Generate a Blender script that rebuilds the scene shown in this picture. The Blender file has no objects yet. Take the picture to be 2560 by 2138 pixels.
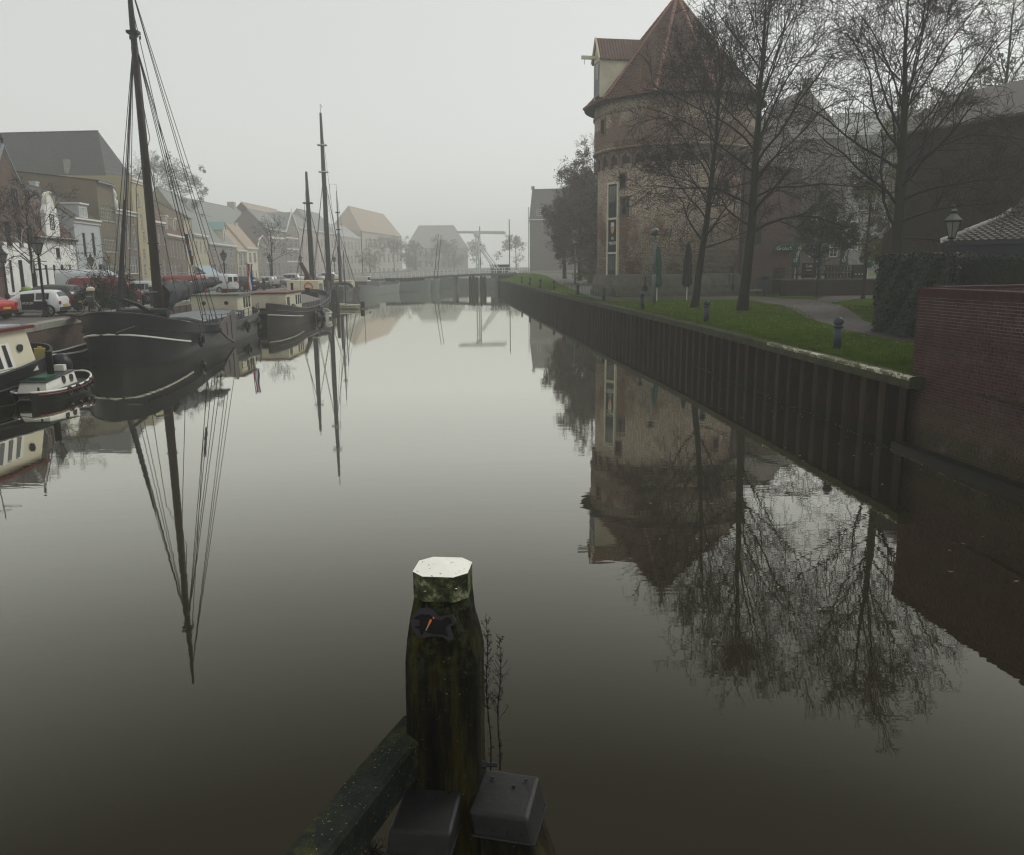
import bpy, math, random
import numpy as np
from mathutils import Vector, Matrix, Euler
S = bpy.context.scene
COL = S.collection
PI = math.pi
rad = math.radians

# ---------------------------------------------------------------- camera, world, sun, exposure
TH, RHO, FPX, IW, IH, HC = rad(11.3), rad(.52), 2047., 2560., 2138., 4.7
_F = np.array([0, math.cos(TH), -math.sin(TH)])
_R0 = np.array([1., 0, 0]); _U0 = np.array([0, math.sin(TH), math.cos(TH)])
_R = _R0 * math.cos(RHO) - _U0 * math.sin(RHO); _U = _U0 * math.cos(RHO) + _R0 * math.sin(RHO)
_C = np.array([0, 0, HC])
cd = bpy.data.cameras.new('camera'); cam = bpy.data.objects.new('camera', cd); COL.objects.link(cam)
cam.matrix_world = Matrix(((_R[0], _U[0], -_F[0], 0), (_R[1], _U[1], -_F[1], 0), (_R[2], _U[2], -_F[2], HC), (0, 0, 0, 1)))
cd.sensor_width = 36; cd.lens = 36 * FPX / IW; cd.clip_start = .1; cd.clip_end = 3000
S.camera = cam

W = bpy.data.worlds.new('World'); S.world = W; W.use_nodes = True
nt = W.node_tree; nt.nodes.clear()
SUN_EL, SUN_AZ = rad(44), rad(52)          # azimuth from +Y towards +X
sky = nt.nodes.new('ShaderNodeTexSky'); sky.sky_type = 'NISHITA'; sky.sun_disc = False
sky.sun_elevation = SUN_EL; sky.sun_rotation = SUN_AZ; sky.dust_density = 1; sky.air_density = 1
hs = nt.nodes.new('ShaderNodeHueSaturation'); hs.inputs['Saturation'].default_value = .12
nt.links.new(sky.outputs[0], hs.inputs['Color'])
b1 = nt.nodes.new('ShaderNodeBackground'); b1.inputs[1].default_value = .05; nt.links.new(hs.outputs[0], b1.inputs[0])
b2 = nt.nodes.new('ShaderNodeBackground'); b2.inputs[0].default_value = (.612, .624, .59, 1); b2.inputs[1].default_value = .95
ad = nt.nodes.new('ShaderNodeAddShader'); nt.links.new(b1.outputs[0], ad.inputs[0]); nt.links.new(b2.outputs[0], ad.inputs[1])
wo = nt.nodes.new('ShaderNodeOutputWorld'); nt.links.new(ad.outputs[0], wo.inputs[0])

sl = bpy.data.lights.new('sun', 'SUN'); sl.energy = 1.5; sl.angle = rad(22); sl.color = (1, .97, .92)
so = bpy.data.objects.new('sun', sl); COL.objects.link(so)
sd = Vector((math.sin(SUN_AZ) * math.cos(SUN_EL), math.cos(SUN_AZ) * math.cos(SUN_EL), math.sin(SUN_EL)))
so.rotation_euler = sd.to_track_quat('Z', 'Y').to_euler(); so.location = (60, 40, 60)
S.view_settings.view_transform = 'Standard'; S.view_settings.look = 'None'
S.view_settings.exposure = -0.22; S.view_settings.gamma = 1.0; S.view_settings.use_curve_mapping = False
S.cycles.max_bounces = 6; S.cycles.diffuse_bounces = 2; S.cycles.glossy_bounces = 3; S.cycles.transmission_bounces = 3
S.cycles.volume_bounces = 3; S.cycles.transparent_max_bounces = 6
S.cycles.use_denoising = True
try: S.cycles.denoiser = 'OPENIMAGEDENOISE'
except Exception: pass
S.cycles.filter_width = 1.25 if hasattr(S.cycles, 'filter_width') else 1.5
S.cycles.use_adaptive_sampling = True; S.cycles.adaptive_threshold = .015

# ---------------------------------------------------------------- surveying the photograph
def ray(px, py):
    return _F * FPX + _R * (px - IW / 2) - _U * (py - IH / 2)
def atZ(px, py, z):
    d = ray(px, py); return _C + d * ((z - HC) / d[2])
def atY(px, py, y):
    d = ray(px, py); return _C + d * (y / d[1])
def atX(px, py, x):
    d = ray(px, py); return _C + d * (x / d[0])

# ---------------------------------------------------------------- mesh building
class MB:
    def __init__(s): s.v = []; s.f = []; s.m = []
    def add(s, vs, fs, m=0):
        n = len(s.v); s.v.extend(vs)
        for f in fs: s.f.append(tuple(i + n for i in f)); s.m.append(m)
        return s
    def box(s, x0, x1, y0, y1, z0, z1, m=0):
        return s.add([(x0, y0, z0), (x1, y0, z0), (x1, y1, z0), (x0, y1, z0), (x0, y0, z1), (x1, y0, z1), (x1, y1, z1), (x0, y1, z1)],
                     [(0, 3, 2, 1), (4, 5, 6, 7), (0, 1, 5, 4), (1, 2, 6, 5), (2, 3, 7, 6), (3, 0, 4, 7)], m)
    def beam(s, a, b, w, h, m=0, up=(0, 0, 1), w2=None, h2=None):
        a = Vector(a); b = Vector(b); d = (b - a).normalized(); u = Vector(up)
        r = d.cross(u)
        if r.length < 1e-5: r = Vector((1, 0, 0))
        r.normalize(); u = r.cross(d).normalized(); w2 = w2 or w; h2 = h2 or h
        vs = []
        for p, ww, hh in ((a, w, h), (b, w2, h2)):
            for i, j in ((-1, -1), (1, -1), (1, 1), (-1, 1)): vs.append(tuple(p + r * (i * ww / 2) + u * (j * hh / 2)))
        return s.add(vs, [(0, 1, 2, 3), (7, 6, 5, 4), (0, 4, 5, 1), (1, 5, 6, 2), (2, 6, 7, 3), (3, 7, 4, 0)], m)
    def tube(s, pts, r, n=6, m=0, cap=True):
        pts = [Vector(p) for p in pts]; k = len(pts)
        rr = r if isinstance(r, (list, tuple)) else [r] * k
        vs = []; ref = None
        for i, p in enumerate(pts):
            d = (pts[min(i + 1, k - 1)] - pts[max(i - 1, 0)])
            if d.length < 1e-9: d = Vector((0, 0, 1))
            d.normalize()
            if ref is None: ref = Vector((0, 0, 1)) if abs(d.z) < .9 else Vector((1, 0, 0))
            a = d.cross(ref)
            if a.length < 1e-4: a = d.cross(Vector((0, 1, .3)))
            a.normalize(); b = a.cross(d); ref = b
            for j in range(n):
                t = 2 * PI * j / n; vs.append(tuple(p + a * (rr[i] * math.cos(t)) + b * (rr[i] * math.sin(t))))
        fs = []
        for i in range(k - 1):
            for j in range(n): fs.append((i * n + j, i * n + (j + 1) % n, (i + 1) * n + (j + 1) % n, (i + 1) * n + j))
        if cap: fs.append(tuple(range(n))[::-1]); fs.append(tuple((k - 1) * n + j for j in range(n)))
        return s.add(vs, fs, m)
    def lathe(s, prof, c=(0, 0, 0), n=12, m=0, a0=0):
        vs = []; fs = []
        for r, z in prof:
            for j in range(n):
                t = a0 + 2 * PI * j / n; vs.append((c[0] + r * math.cos(t), c[1] + r * math.sin(t), c[2] + z))
        for i in range(len(prof) - 1):
            for j in range(n): fs.append((i * n + j, i * n + (j + 1) % n, (i + 1) * n + (j + 1) % n, (i + 1) * n + j))
        if prof[0][0] > 1e-4: fs.append(tuple(range(n))[::-1])
        if prof[-1][0] > 1e-4: fs.append(tuple((len(prof) - 1) * n + j for j in range(n)))
        return s.add(vs, fs, m)
    def prism(s, poly, d0, d1, axis='y', m=0):
        # poly in the plane across axis; axis y: (x,z), axis z: (x,y), axis x: (y,z)
        n = len(poly)
        def P(p, d): return (p[0], d, p[1]) if axis == 'y' else ((p[0], p[1], d) if axis == 'z' else (d, p[0], p[1]))
        vs = [P(p, d0) for p in poly] + [P(p, d1) for p in poly]
        fs = [tuple(range(n)), tuple(range(2 * n - 1, n - 1, -1))] + [(i, i + n, (i + 1) % n + n, (i + 1) % n) for i in range(n)]
        return s.add(vs, fs, m)
    def build(s, name, mats, parent=None, loc=None, rz=0, smooth=False, kind=None):
        me = bpy.data.meshes.new(name); me.from_pydata(s.v, [], s.f)
        if not isinstance(mats, (list, tuple)): mats = [mats]
        for k in mats: me.materials.append(k)
        if len(mats) > 1: me.polygons.foreach_set('material_index', s.m)
        if smooth: me.polygons.foreach_set('use_smooth', [True] * len(me.polygons))
        me.update()
        return link(name, me, parent, loc, rz, kind)
def link(name, me, parent=None, loc=None, rz=0, kind=None):
    o = bpy.data.objects.new(name, me); COL.objects.link(o)
    if parent is not None: o.parent = parent
    if loc is not None: o.location = loc
    if rz: o.rotation_euler = (0, 0, rz)
    if kind: o['kind'] = kind
    return o
def tag(o, label, cat, group=None, kind=None):
    o['label'] = label; o['category'] = cat
    if group: o['group'] = group
    if kind: o['kind'] = kind
    return o
def thing(name, label, cat, loc=(0, 0, 0), rz=0, group=None):
    o = bpy.data.objects.new(name, None); COL.objects.link(o); o.location = loc; o.rotation_euler = (0, 0, rz)
    return tag(o, label, cat, group)
def dup(o, parent=None, loc=None, rz=None, label=None, group=None):
    c = o.copy(); COL.objects.link(c)
    if parent is not None: c.parent = parent
    if loc is not None: c.location = loc
    if rz is not None: c.rotation_euler = (0, 0, rz)
    if label: c['label'] = label
    if group: c['group'] = group
    for ch in list(o.children): dup(ch, c)
    return c
def fastmesh(name, V, F, mats, midx=None, smooth=False):
    """V (n,3) and F (m,3|4) numpy arrays"""
    me = bpy.data.meshes.new(name); V = np.asarray(V, dtype=np.float32); F = np.asarray(F, dtype=np.int32)
    k = F.shape[1]
    me.vertices.add(len(V)); me.vertices.foreach_set('co', V.ravel())
    me.loops.add(F.size); me.loops.foreach_set('vertex_index', F.ravel())
    me.polygons.add(len(F)); me.polygons.foreach_set('loop_start', np.arange(0, F.size, k, dtype=np.int32))
    try: me.polygons.foreach_set('loop_total', np.full(len(F), k, dtype=np.int32))
    except Exception: pass
    for q in (mats if isinstance(mats, (list, tuple)) else [mats]): me.materials.append(q)
    if midx is not None: me.polygons.foreach_set('material_index', np.asarray(midx, dtype=np.int32))
    if smooth: me.polygons.foreach_set('use_smooth', np.ones(len(F), dtype=bool))
    me.update(calc_edges=True); me.validate()
    return me

# ---------------------------------------------------------------- materials
def c4(c): return (c[0], c[1], c[2], 1)
class NT:
    def __init__(s, name):
        s.m = bpy.data.materials.new(name); s.m.use_nodes = True; s.t = s.m.node_tree; s.n = s.t.nodes
        s.b = s.n['Principled BSDF']; s.tc = None
    def node(s, ty, **kw):
        x = s.n.new(ty)
        for k, v in kw.items():
            if hasattr(x, k): setattr(x, k, v)
        return x
    def L(s, a, b): s.t.links.new(a, b)
    def obj(s):
        if s.tc is None: s.tc = s.node('ShaderNodeTexCoord')
        return s.tc.outputs['Object']
    def noise(s, scale, detail=5, rough=.6, vec=None, stretch=None):
        x = s.node('ShaderNodeTexNoise'); x.inputs['Scale'].default_value = scale; x.inputs['Detail'].default_value = detail; x.inputs['Roughness'].default_value = rough
        v = vec or s.obj()
        if stretch:
            mp = s.node('ShaderNodeMapping'); mp.inputs['Scale'].default_value = stretch; s.L(v, mp.inputs[0]); v = mp.outputs[0]
        s.L(v, x.inputs['Vector']); return x.outputs['Fac']
    def ramp(s, fac, stops):
        x = s.node('ShaderNodeValToRGB'); e = x.color_ramp.elements
        while len(e) < len(stops): e.new(.5)
        for i, (p, c) in enumerate(stops): e[i].position = p; e[i].color = c4(c) if not isinstance(c, float) else (c, c, c, 1)
        s.L(fac, x.inputs[0]); return x.outputs[0]
    def mix(s, fac, a, b, mode='MIX'):
        x = s.node('ShaderNodeMix'); x.data_type = 'RGBA'; x.blend_type = mode
        for val, i in ((fac, 0), (a, 6), (b, 7)):
            if isinstance(val, (int, float)): x.inputs[i].default_value = val if i == 0 else (val, val, val, 1)
            elif isinstance(val, tuple): x.inputs[i].default_value = c4(val)
            else: s.L(val, x.inputs[i])
        return x.outputs[2]
    def math(s, op, a, b=None):
        x = s.node('ShaderNodeMath'); x.operation = op
        for val, i in ((a, 0), (b, 1)):
            if val is None: continue
            if isinstance(val, (int, float)): x.inputs[i].default_value = val
            else: s.L(val, x.inputs[i])
        return x.outputs[0]
    def xyz(s, v=None):
        x = s.node('ShaderNodeSeparateXYZ'); s.L(v or s.obj(), x.inputs[0]); return x.outputs
    def comb(s, a, b, c=0.):
        x = s.node('ShaderNodeCombineXYZ')
        for val, i in ((a, 0), (b, 1), (c, 2)):
            if isinstance(val, (int, float)): x.inputs[i].default_value = val
            else: s.L(val, x.inputs[i])
        return x.outputs[0]
    def bump(s, h, strength=.3, dist=.02):
        x = s.node('ShaderNodeBump'); x.inputs['Strength'].default_value = strength; x.inputs['Distance'].default_value = dist
        s.L(h, x.inputs['Height']); s.L(x.outputs[0], s.b.inputs['Normal'])
    def col(s, c):
        if isinstance(c, tuple): s.b.inputs['Base Color'].default_value = c4(c)
        else: s.L(c, s.b.inputs['Base Color'])
        return s
    def set(s, rough=None, metal=None, spec=None):
        if rough is not None: s.b.inputs['Roughness'].default_value = rough
        if metal is not None: s.b.inputs['Metallic'].default_value = metal
        if spec is not None: s.b.inputs['Specular IOR Level'].default_value = spec
        return s
def lerp(c, k): return tuple(min(1., x * k) for x in c)
_cache = {}
def plain(name, c, rough=.6, metal=0., var=.25, scale=3., bump=.0, spec=.22, stretch=None, dirt=None):
    if name in _cache: return _cache[name]
    n = NT(name); f = n.noise(scale, 6, .65, stretch=stretch)
    col = n.ramp(f, [(.25, lerp(c, 1 - var)), (.55, c), (.85, lerp(c, 1 + var))])
    if dirt:
        g = n.noise(scale * .35, 7, .7); col = n.mix(n.ramp(g, [(.5, 0.), (.72, .8)]), col, dirt)
    n.col(col); n.set(rough, metal, spec)
    if bump: n.bump(n.noise(scale * 8, 4), bump, .01)
    _cache[name] = n.m; return n.m
def brick(name, c1, c2, mortar, bw=.22, bh=.068, ms=.009, cyl=None, patches=(), var=.3, rough=.85, bump=.4):
    if name in _cache: return _cache[name]
    n = NT(name); X = n.xyz()
    if cyl: u = n.math('MULTIPLY', n.math('ARCTAN2', X[0], X[1]), cyl)
    else: u = n.math('ADD', X[0], X[1])
    vec = n.comb(u, X[2])
    b = n.node('ShaderNodeTexBrick'); n.L(vec, b.inputs['Vector'])
    b.inputs['Scale'].default_value = 1; b.inputs['Brick Width'].default_value = bw; b.inputs['Row Height'].default_value = bh
    b.inputs['Mortar Size'].default_value = ms; b.inputs['Mortar Smooth'].default_value = .2; b.inputs['Bias'].default_value = 0
    b.inputs['Color1'].default_value = c4(c1); b.inputs['Color2'].default_value = c4(c2); b.inputs['Mortar'].default_value = c4(mortar)
    col = b.outputs['Color']
    sp = n.noise(7, 3, .6, vec=n.comb(n.math('MULTIPLY', u, 1.), n.math('MULTIPLY', X[2], 2.6)))
    col = n.mix(1., col, n.ramp(sp, [(.38, max(.2, 1 - var * 1.1)), (.62, 1 + var)]), 'MULTIPLY')
    for sc, lo, hi, cc, k in patches:
        f = n.noise(sc, 6, .62, vec=n.comb(u, X[2], float(len(name) + sc * 10)))
        col = n.mix(n.math('MULTIPLY', n.ramp(f, [(lo, 0.), (hi, 1.)]), k), col, cc if isinstance(cc, tuple) else cc, 'MIX')
    n.col(col); n.set(rough, spec=.12); n.bump(b.outputs['Fac'], -bump, .012)
    _cache[name] = n.m; return n.m
def tiles(name, c1, c2, ax='x', tw=.25, th=.28, moss=None):
    if name in _cache: return _cache[name]
    n = NT(name); X = n.xyz(); u = X[0] if ax == 'x' else X[1]
    z = n.math('MULTIPLY', X[2], 1.35)
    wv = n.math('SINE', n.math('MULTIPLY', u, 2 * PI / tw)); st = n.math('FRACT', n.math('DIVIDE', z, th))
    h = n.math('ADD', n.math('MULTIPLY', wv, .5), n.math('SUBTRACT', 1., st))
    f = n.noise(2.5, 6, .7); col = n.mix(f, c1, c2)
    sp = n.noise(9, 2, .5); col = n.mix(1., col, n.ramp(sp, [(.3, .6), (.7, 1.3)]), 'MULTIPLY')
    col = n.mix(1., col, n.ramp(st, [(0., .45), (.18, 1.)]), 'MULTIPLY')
    if moss: col = n.mix(n.ramp(n.noise(.7, 6, .7), [(.5, 0.), (.68, .6)]), col, moss)
    n.col(col); n.set(.75, spec=.3); n.bump(h, .8, .05)
    _cache[name] = n.m; return n.m

M = {}
M['white'] = plain('white_plaster', (.84, .85, .81), .8, var=.07, scale=.8, dirt=(.5, .5, .45))
M['cream'] = plain('cream_paint', (.62, .58, .44), .55, var=.07, scale=1.2, dirt=(.42, .38, .28))
M['creamdk'] = plain('dull_cream_plaster', (.42, .38, .27), .8, var=.15, scale=.6, dirt=(.3, .27, .2))
M['yellow'] = plain('ochre_plaster', (.4, .355, .22), .85, var=.13, scale=.5, dirt=(.36, .3, .16))
M['blue'] = plain('pale_blue_plaster', (.46, .49, .5), .8, var=.08, scale=.7, dirt=(.33, .37, .4))
M['trim'] = plain('white_trim', (.7, .69, .63), .5, var=.06, scale=2)
M['pane'] = plain('window_glass', (.035, .04, .045), .06, var=.3, scale=.6, spec=.6)
M['panel'] = plain('pale_glass', (.12, .13, .12), .1, var=.5, scale=.8, spec=.6)
M['dkframe'] = plain('dark_green_joinery', (.02, .03, .028), .4, var=.2)
M['black'] = plain('black_iron', (.012, .013, .015), .4, var=.3, scale=6)
M['rope'] = plain('rigging_rope', (.03, .03, .035), .8)
M['stone'] = plain('pale_coping_stone', (.3, .29, .25), .85, var=.2, scale=2, bump=.3, dirt=(.14, .14, .1))
M['zinc'] = plain('zinc', (.25, .29, .31), .45, metal=.4, var=.15)
M['brA'] = brick('brown_house_brick', (.1, .062, .05), (.13, .08, .06), (.17, .15, .13), patches=((.5, .45, .7, (.08, .055, .05), .6),))
M['brD'] = brick('khaki_warehouse_brick', (.16, .125, .08), (.2, .155, .1), (.2, .18, .14), patches=((.4, .45, .7, (.12, .1, .07), .6),))
M['brE'] = brick('grey_brown_house_brick', (.13, .1, .075), (.17, .13, .095), (.2, .18, .15))
M['brJ'] = brick('dark_house_brick', (.19, .16, .145), (.22, .185, .165), (.26, .24, .23))  # dark brick lightened, distance haze painted into its colour
M['brP'] = brick('pinkish_house_brick', (.36, .31, .28), (.4, .34, .305), (.42, .39, .36))  # pinkish brick paled to stand in for haze over far houses
M['brG'] = brick('right_bank_brick', (.15, .125, .11), (.18, .15, .13), (.2, .18, .17))
M['brQ'] = brick('quay_brick', (.1, .066, .05), (.14, .09, .065), (.09, .08, .07), bh=.075, patches=((.6, .45, .65, (.05, .04, .035), .7),))
M['brDark'] = brick('dark_town_wall_brick', (.034, .021, .017), (.048, .029, .022), (.06, .048, .042), bw=.27, bh=.085, ms=.012, patches=((.35, .45, .62, (.022, .017, .015), .7),), var=.5)
M['brT'] = brick('tower_brick', (.31, .235, .175), (.125, .075, .058), (.42, .37, .295), bw=.3, bh=.1, ms=.02, cyl=6.5, var=.75,
                 patches=((.22, .52, .6, (.14, .07, .055), .75), (.5, .55, .66, (.4, .36, .27), .6), (.13, .55, .7, (.1, .08, .065), .5), (1.3, .6, .75, (.12, .09, .08), .5)))
M['brT2'] = brick('tower_repair_brick', (.13, .078, .062), (.16, .095, .075), (.26, .21, .18), bw=.24, bh=.075, ms=.012, cyl=6.5, var=.4)
M['brR'] = brick('dark_red_annexe_brick', (.1, .055, .047), (.12, .065, .055), (.13, .105, .09), bw=.24, bh=.075, patches=((.4, .5, .7, (.08, .05, .045), .6),))
M['plinth'] = plain('tower_sandstone', (.115, .11, .09), .9, var=.5, scale=1.6, bump=.7, dirt=(.045, .047, .028))
for k, c1, c2, ms in (('rR', (.14, .06, .042), (.1, .052, .04), (.08, .08, .05)), ('rG', (.27, .29, .28), (.24, .26, .24), (.22, .25, .19)), ('rO', (.46, .36, .27), (.42, .345, .27), None), ('rF', (.42, .42, .4), (.4, .4, .385), None), ('rB', (.1, .08, .07), (.07, .06, .055), None), ('rBig', (.085, .08, .088), (.06, .063, .068), (.08, .09, .06))):  # green-grey, orange and palest tiles carry the fog fade in their colour
    for ax in 'xy': M[k + ax] = tiles('roof_tiles_' + {'rR': 'red', 'rG': 'hazed_green_grey', 'rO': 'orange', 'rF': 'hazed_grey', 'rB': 'brown', 'rBig': 'slate_grey'}[k] + '_' + ax, c1, c2, ax, moss=ms)
M['ridge'] = plain('red_ridge_tile', (.26, .125, .09), .7, var=.3, scale=2, dirt=(.16, .1, .06))
M['bark'] = plain('dark_wet_bark', (.016, .014, .011), .85, var=.4, scale=5, bump=.5, stretch=(1, 1, .25))
M['barkm'] = plain('mossy_bark', (.018, .018, .009), .9, var=.4, scale=5, bump=.6, stretch=(1, 1, .25), dirt=(.03, .036, .008))
M['twig'] = plain('dark_twigs', (.011, .009, .008), .9, var=.3)
M['farw'] = plain('hazed_far_wall', (.42, .39, .35), .9, var=.1, scale=.3)  # wall colour itself paled to imitate thick fog
M['hull_black'] = plain('black_hull_paint', (.008, .009, .012), .35, var=.4, scale=1.5, dirt=(.02, .022, .02))
# ================================================================ SETTING
rng = random.Random(4)
QR = [(-6., 11.9), (0., 11.3), (20., 9.8), (26.9, 9.3), (40.6, 8.3), (51.9, 7.1), (59.6, 6.3), (75.6, 4.9), (96.2, 3.0), (131.9, -.1), (156., -2.5)]     # (Y, X) of the right quay edge
QL = [(-10., -18.), (20., -20.8), (39.7, -23.4), (45.6, -24.3), (52.7, -25.4), (62., -26.2), (84., -27.2), (107., -28.2), (130., -28.), (156., -26.6), (200., -25.), (250., -16.), (300., 6.)]
def xq(y, T=QR): return float(np.interp(y, [a for a, b in T], [b for a, b in T]))
def sm(x, a, b):
    t = min(1., max(0., (x - a) / (b - a))); return t * t * (3 - 2 * t)
def gz(x, y):      # ground height of the right bank
    e = x - xq(y); return 1.9 + 1.0 * sm(y, 66, 148) * sm(e, .6, 5.) + .1 * sm(e, 0, 12) * sm(y, 20, 60) - .25 * math.exp(-((y - 30) / 9.) ** 2) * sm(e, 2, 6)

# ---- canal water
n = NT('canal_water')
w1 = n.noise(1., 3, .55, stretch=(.45, 2.2, 1)); w2 = n.noise(1., 2, .5, stretch=(3., 7., 1)); big = n.ramp(n.noise(.06, 3, .5), [(.35, .25), (.65, 1.)])
h_ = n.math('MULTIPLY', n.math('ADD', w1, n.math('MULTIPLY', w2, .22)), big); bp = n.node('ShaderNodeBump'); bp.inputs['Strength'].default_value = .016; bp.inputs['Distance'].default_value = .12; n.L(h_, bp.inputs['Height'])
fr_ = n.node('ShaderNodeFresnel'); fr_.inputs['IOR'].default_value = 1.33; n.L(bp.outputs[0], fr_.inputs['Normal'])
fac = n.ramp(fr_.outputs[0], [(0., .004), (.045, .02), (.062, .058), (.11, .19), (.165, .36), (.25, .59), (.4, .81), (1., 1.)])
gl_ = n.node('ShaderNodeBsdfGlossy'); gl_.inputs['Roughness'].default_value = .012; gl_.inputs['Color'].default_value = (1., .995, .92, 1); n.L(bp.outputs[0], gl_.inputs['Normal'])
df_ = n.node('ShaderNodeBsdfDiffuse'); df_.inputs['Color'].default_value = (.0155, .0128, .0055, 1)
mx_ = n.node('ShaderNodeMixShader'); n.L(fac, mx_.inputs[0]); n.L(df_.outputs[0], mx_.inputs[1]); n.L(gl_.outputs[0], mx_.inputs[2]); n.L(mx_.outputs[0], n.n['Material Output'].inputs['Surface'])
mw = n.m
b = MB(); b.add([(-60, -40, 0), (40, -40, 0), (40, 158, 0), (-60, 158, 0)], [(0, 1, 2, 3)])
b.add([(-60, 158, 0), (40, 158, 0), (40, 302, 0), (-60, 302, 0)], [(0, 1, 2, 3)]); b.build('canal_water', mw, kind='structure')
n = NT('canal_bed_mud'); n.col((.02, .017, .01)); bed = n.m
MB().box(-300, 300, -38, 590, -1.6, -1.2).build('canal_bed', bed, kind='structure')

# ---- lawn, path, paving
n = NT('lawn_grass'); f = n.noise(.55, 7, .7); g = n.noise(14, 4, .7)
col = n.ramp(f, [(.3, (.03, .052, .004)), (.5, (.055, .098, .006)), (.7, (.085, .12, .01))]); col = n.mix(n.ramp(n.noise(.9, 8, .8), [(.56, 0.), (.68, .75)]), col, (.04, .032, .018))
col = n.mix(1., col, n.ramp(g, [(.3, .45), (.7, 1.4)]), 'MULTIPLY'); n.col(col); n.set(.95, spec=.0); n.bump(g, .8, .04); M['lawn'] = n.m
n = NT('earth_path'); f = n.noise(.8, 7, .7); g = n.noise(25, 4, .7)
col = n.ramp(f, [(.3, (.022, .017, .014)), (.55, (.045, .035, .03)), (.8, (.07, .058, .048))]); col = n.mix(1., col, n.ramp(g, [(.3, .6), (.7, 1.3)]), 'MULTIPLY'); n.col(col); n.set(.75); n.bump(g, .5, .02); M['path'] = n.m
def sheet(name, pts_fn, nu, nv, mat, parent=None, kind='structure'):
    V = [pts_fn(i / nu, j / nv) for j in range(nv + 1) for i in range(nu + 1)]
    F = [(j * (nu + 1) + i, j * (nu + 1) + i + 1, (j + 1) * (nu + 1) + i + 1, (j + 1) * (nu + 1) + i) for j in range(nv) for i in range(nu)]
    return link(name, fastmesh(name, V, F, mat, smooth=True), parent, kind=kind)
def lawnpt(u, v):
    y = -4 + v * 162; x0 = xq(y) + .42; x = x0 + (u ** 1.6) * (58 - x0); return (x, y, gz(x, y) if y > 19.5 else 1.75)
sheet('lawn', lawnpt, 70, 160, M['lawn'])
def drape(name, lo, up, mat, dz=.006, z0=1.9):
    A = [atZ(x, y, z0) for x, y in lo]; Bq = [atZ(x, y, z0) for x, y in up]
    for L_ in (A, Bq):
        for i, p in enumerate(L_):
            for _ in range(4): p = atZ(*(lo if L_ is A else up)[i], gz(p[0], p[1])); L_[i] = p
    def fn(u, v):
        t = u * (len(A) - 1); i = min(int(t), len(A) - 2); t -= i
        a = A[i] * (1 - t) + A[i + 1] * t; c = Bq[i] * (1 - t) + Bq[i + 1] * t; p = a * (1 - v) + c * v
        return (p[0], p[1], gz(p[0], p[1]) + dz)
    return sheet(name, fn, (len(A) - 1) * 6, 10, mat)
drape('path', [(2330, 860), (2240, 852), (2122, 827), (2019, 796), (1958, 764), (1876, 752), (1780, 749), (1650, 749), (1540, 753), (1490, 751)],
      [(2330, 832), (2240, 826), (2160, 803), (2115, 770), (2040, 750), (1883, 742), (1780, 739), (1650, 741), (1545, 744), (1500, 738)], M['path'], .012)
drape('path', [(2115, 772), (2080, 757), (2150, 747), (2210, 744)], [(2040, 751), (2060, 742), (2140, 737), (2210, 733)], M['path'], .008)
M['paving'] = plain('grey_paving', (.1, .095, .085), .7, var=.35, scale=3, bump=.4)
drape('pavement', [(1492, 751), (1470, 740), (1440, 727), (1400, 716), (1370, 706), (1330, 697)], [(1506, 738), (1503, 726), (1500, 717), (1480, 711), (1440, 703), (1400, 695)], M['paving'], .01)

# grass blades and fallen leaves close to the water
def scatter_tris(name, cnt, posf, size, mat, parent=None, flat=False, seed=1):
    r = np.random.default_rng(seed); V = np.zeros((cnt * 3, 3)); k = 0
    for i in range(cnt):
        p = posf(r)
        if p is None: continue
        s = size * (.6 + .8 * r.random()); a = r.random() * 6.283; ca, sa = math.cos(a), math.sin(a)
        if flat:
            V[k] = (p[0] - ca * s, p[1] - sa * s, p[2]); V[k + 1] = (p[0] + ca * s * .3 - sa * s * .7, p[1] + sa * s * .3 + ca * s * .7, p[2] + s * .25); V[k + 2] = (p[0] + ca * s, p[1] + sa * s, p[2] + s * .1)
        else:
            w = .16 * s; l = (r.random() - .5) * s; V[k] = (p[0] - ca * w, p[1] - sa * w, p[2] - .01); V[k + 1] = (p[0] + ca * w, p[1] + sa * w, p[2] - .01); V[k + 2] = (p[0] + ca * l, p[1] + sa * l, p[2] + s)
        k += 3
    V = V[:k]; F = np.arange(k).reshape(-1, 3)
    return link(name, fastmesh(name, V, F, mat), parent, kind='stuff')
M['blade'] = plain('grass_blade', (.075, .125, .008), .8, var=.55, scale=1.5, spec=.0)
M['leafy'] = plain('yellow_fallen_leaf', (.26, .2, .06), .7, var=.5, scale=2)
PATHC = [(atZ(*p, 1.9)[:2]) for p in [(2280, 842), (2140, 812), (2050, 775), (1950, 755), (1850, 747), (1700, 745), (1550, 748)]]
def on_path(x, y):
    for (a, c) in zip(PATHC[:-1], PATHC[1:]):
        d = c - a; t = np.clip(((x - a[0]) * d[0] + (y - a[1]) * d[1]) / (d @ d), 0, 1); q = a + d * t
        wdt = 1.3 if q[1] < 52 else 2.0
        if (x - q[0]) ** 2 + (y - q[1]) ** 2 < wdt ** 2: return True
    return False
def gp(r):
    y = 20.5 + 45 * r.random() ** 1.7; x = xq(y) + .43 + r.random() ** 1.3 * (14 if y > 32 else 7)
    if on_path(x, y): return None
    return (x, y, gz(x, y))
tag(scatter_tris('lawn_blades', 60000, gp, .075, M['blade'], seed=3), 'short wet green grass blades along the sheet-piled canal edge', 'grass')
def cpos(r):
    y = 20.2 + 60 * r.random() ** 1.5; k_ = math.sin(y * 1.7) + math.sin(y * .61 + 2) + .6 * math.sin(y * 4.3)
    if r.random() > max(.06, .25 + .4 * k_): return None
    x = xq(y) + (.42 - .5 * r.random() ** 2.2); return (x, y, 1.885)
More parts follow.
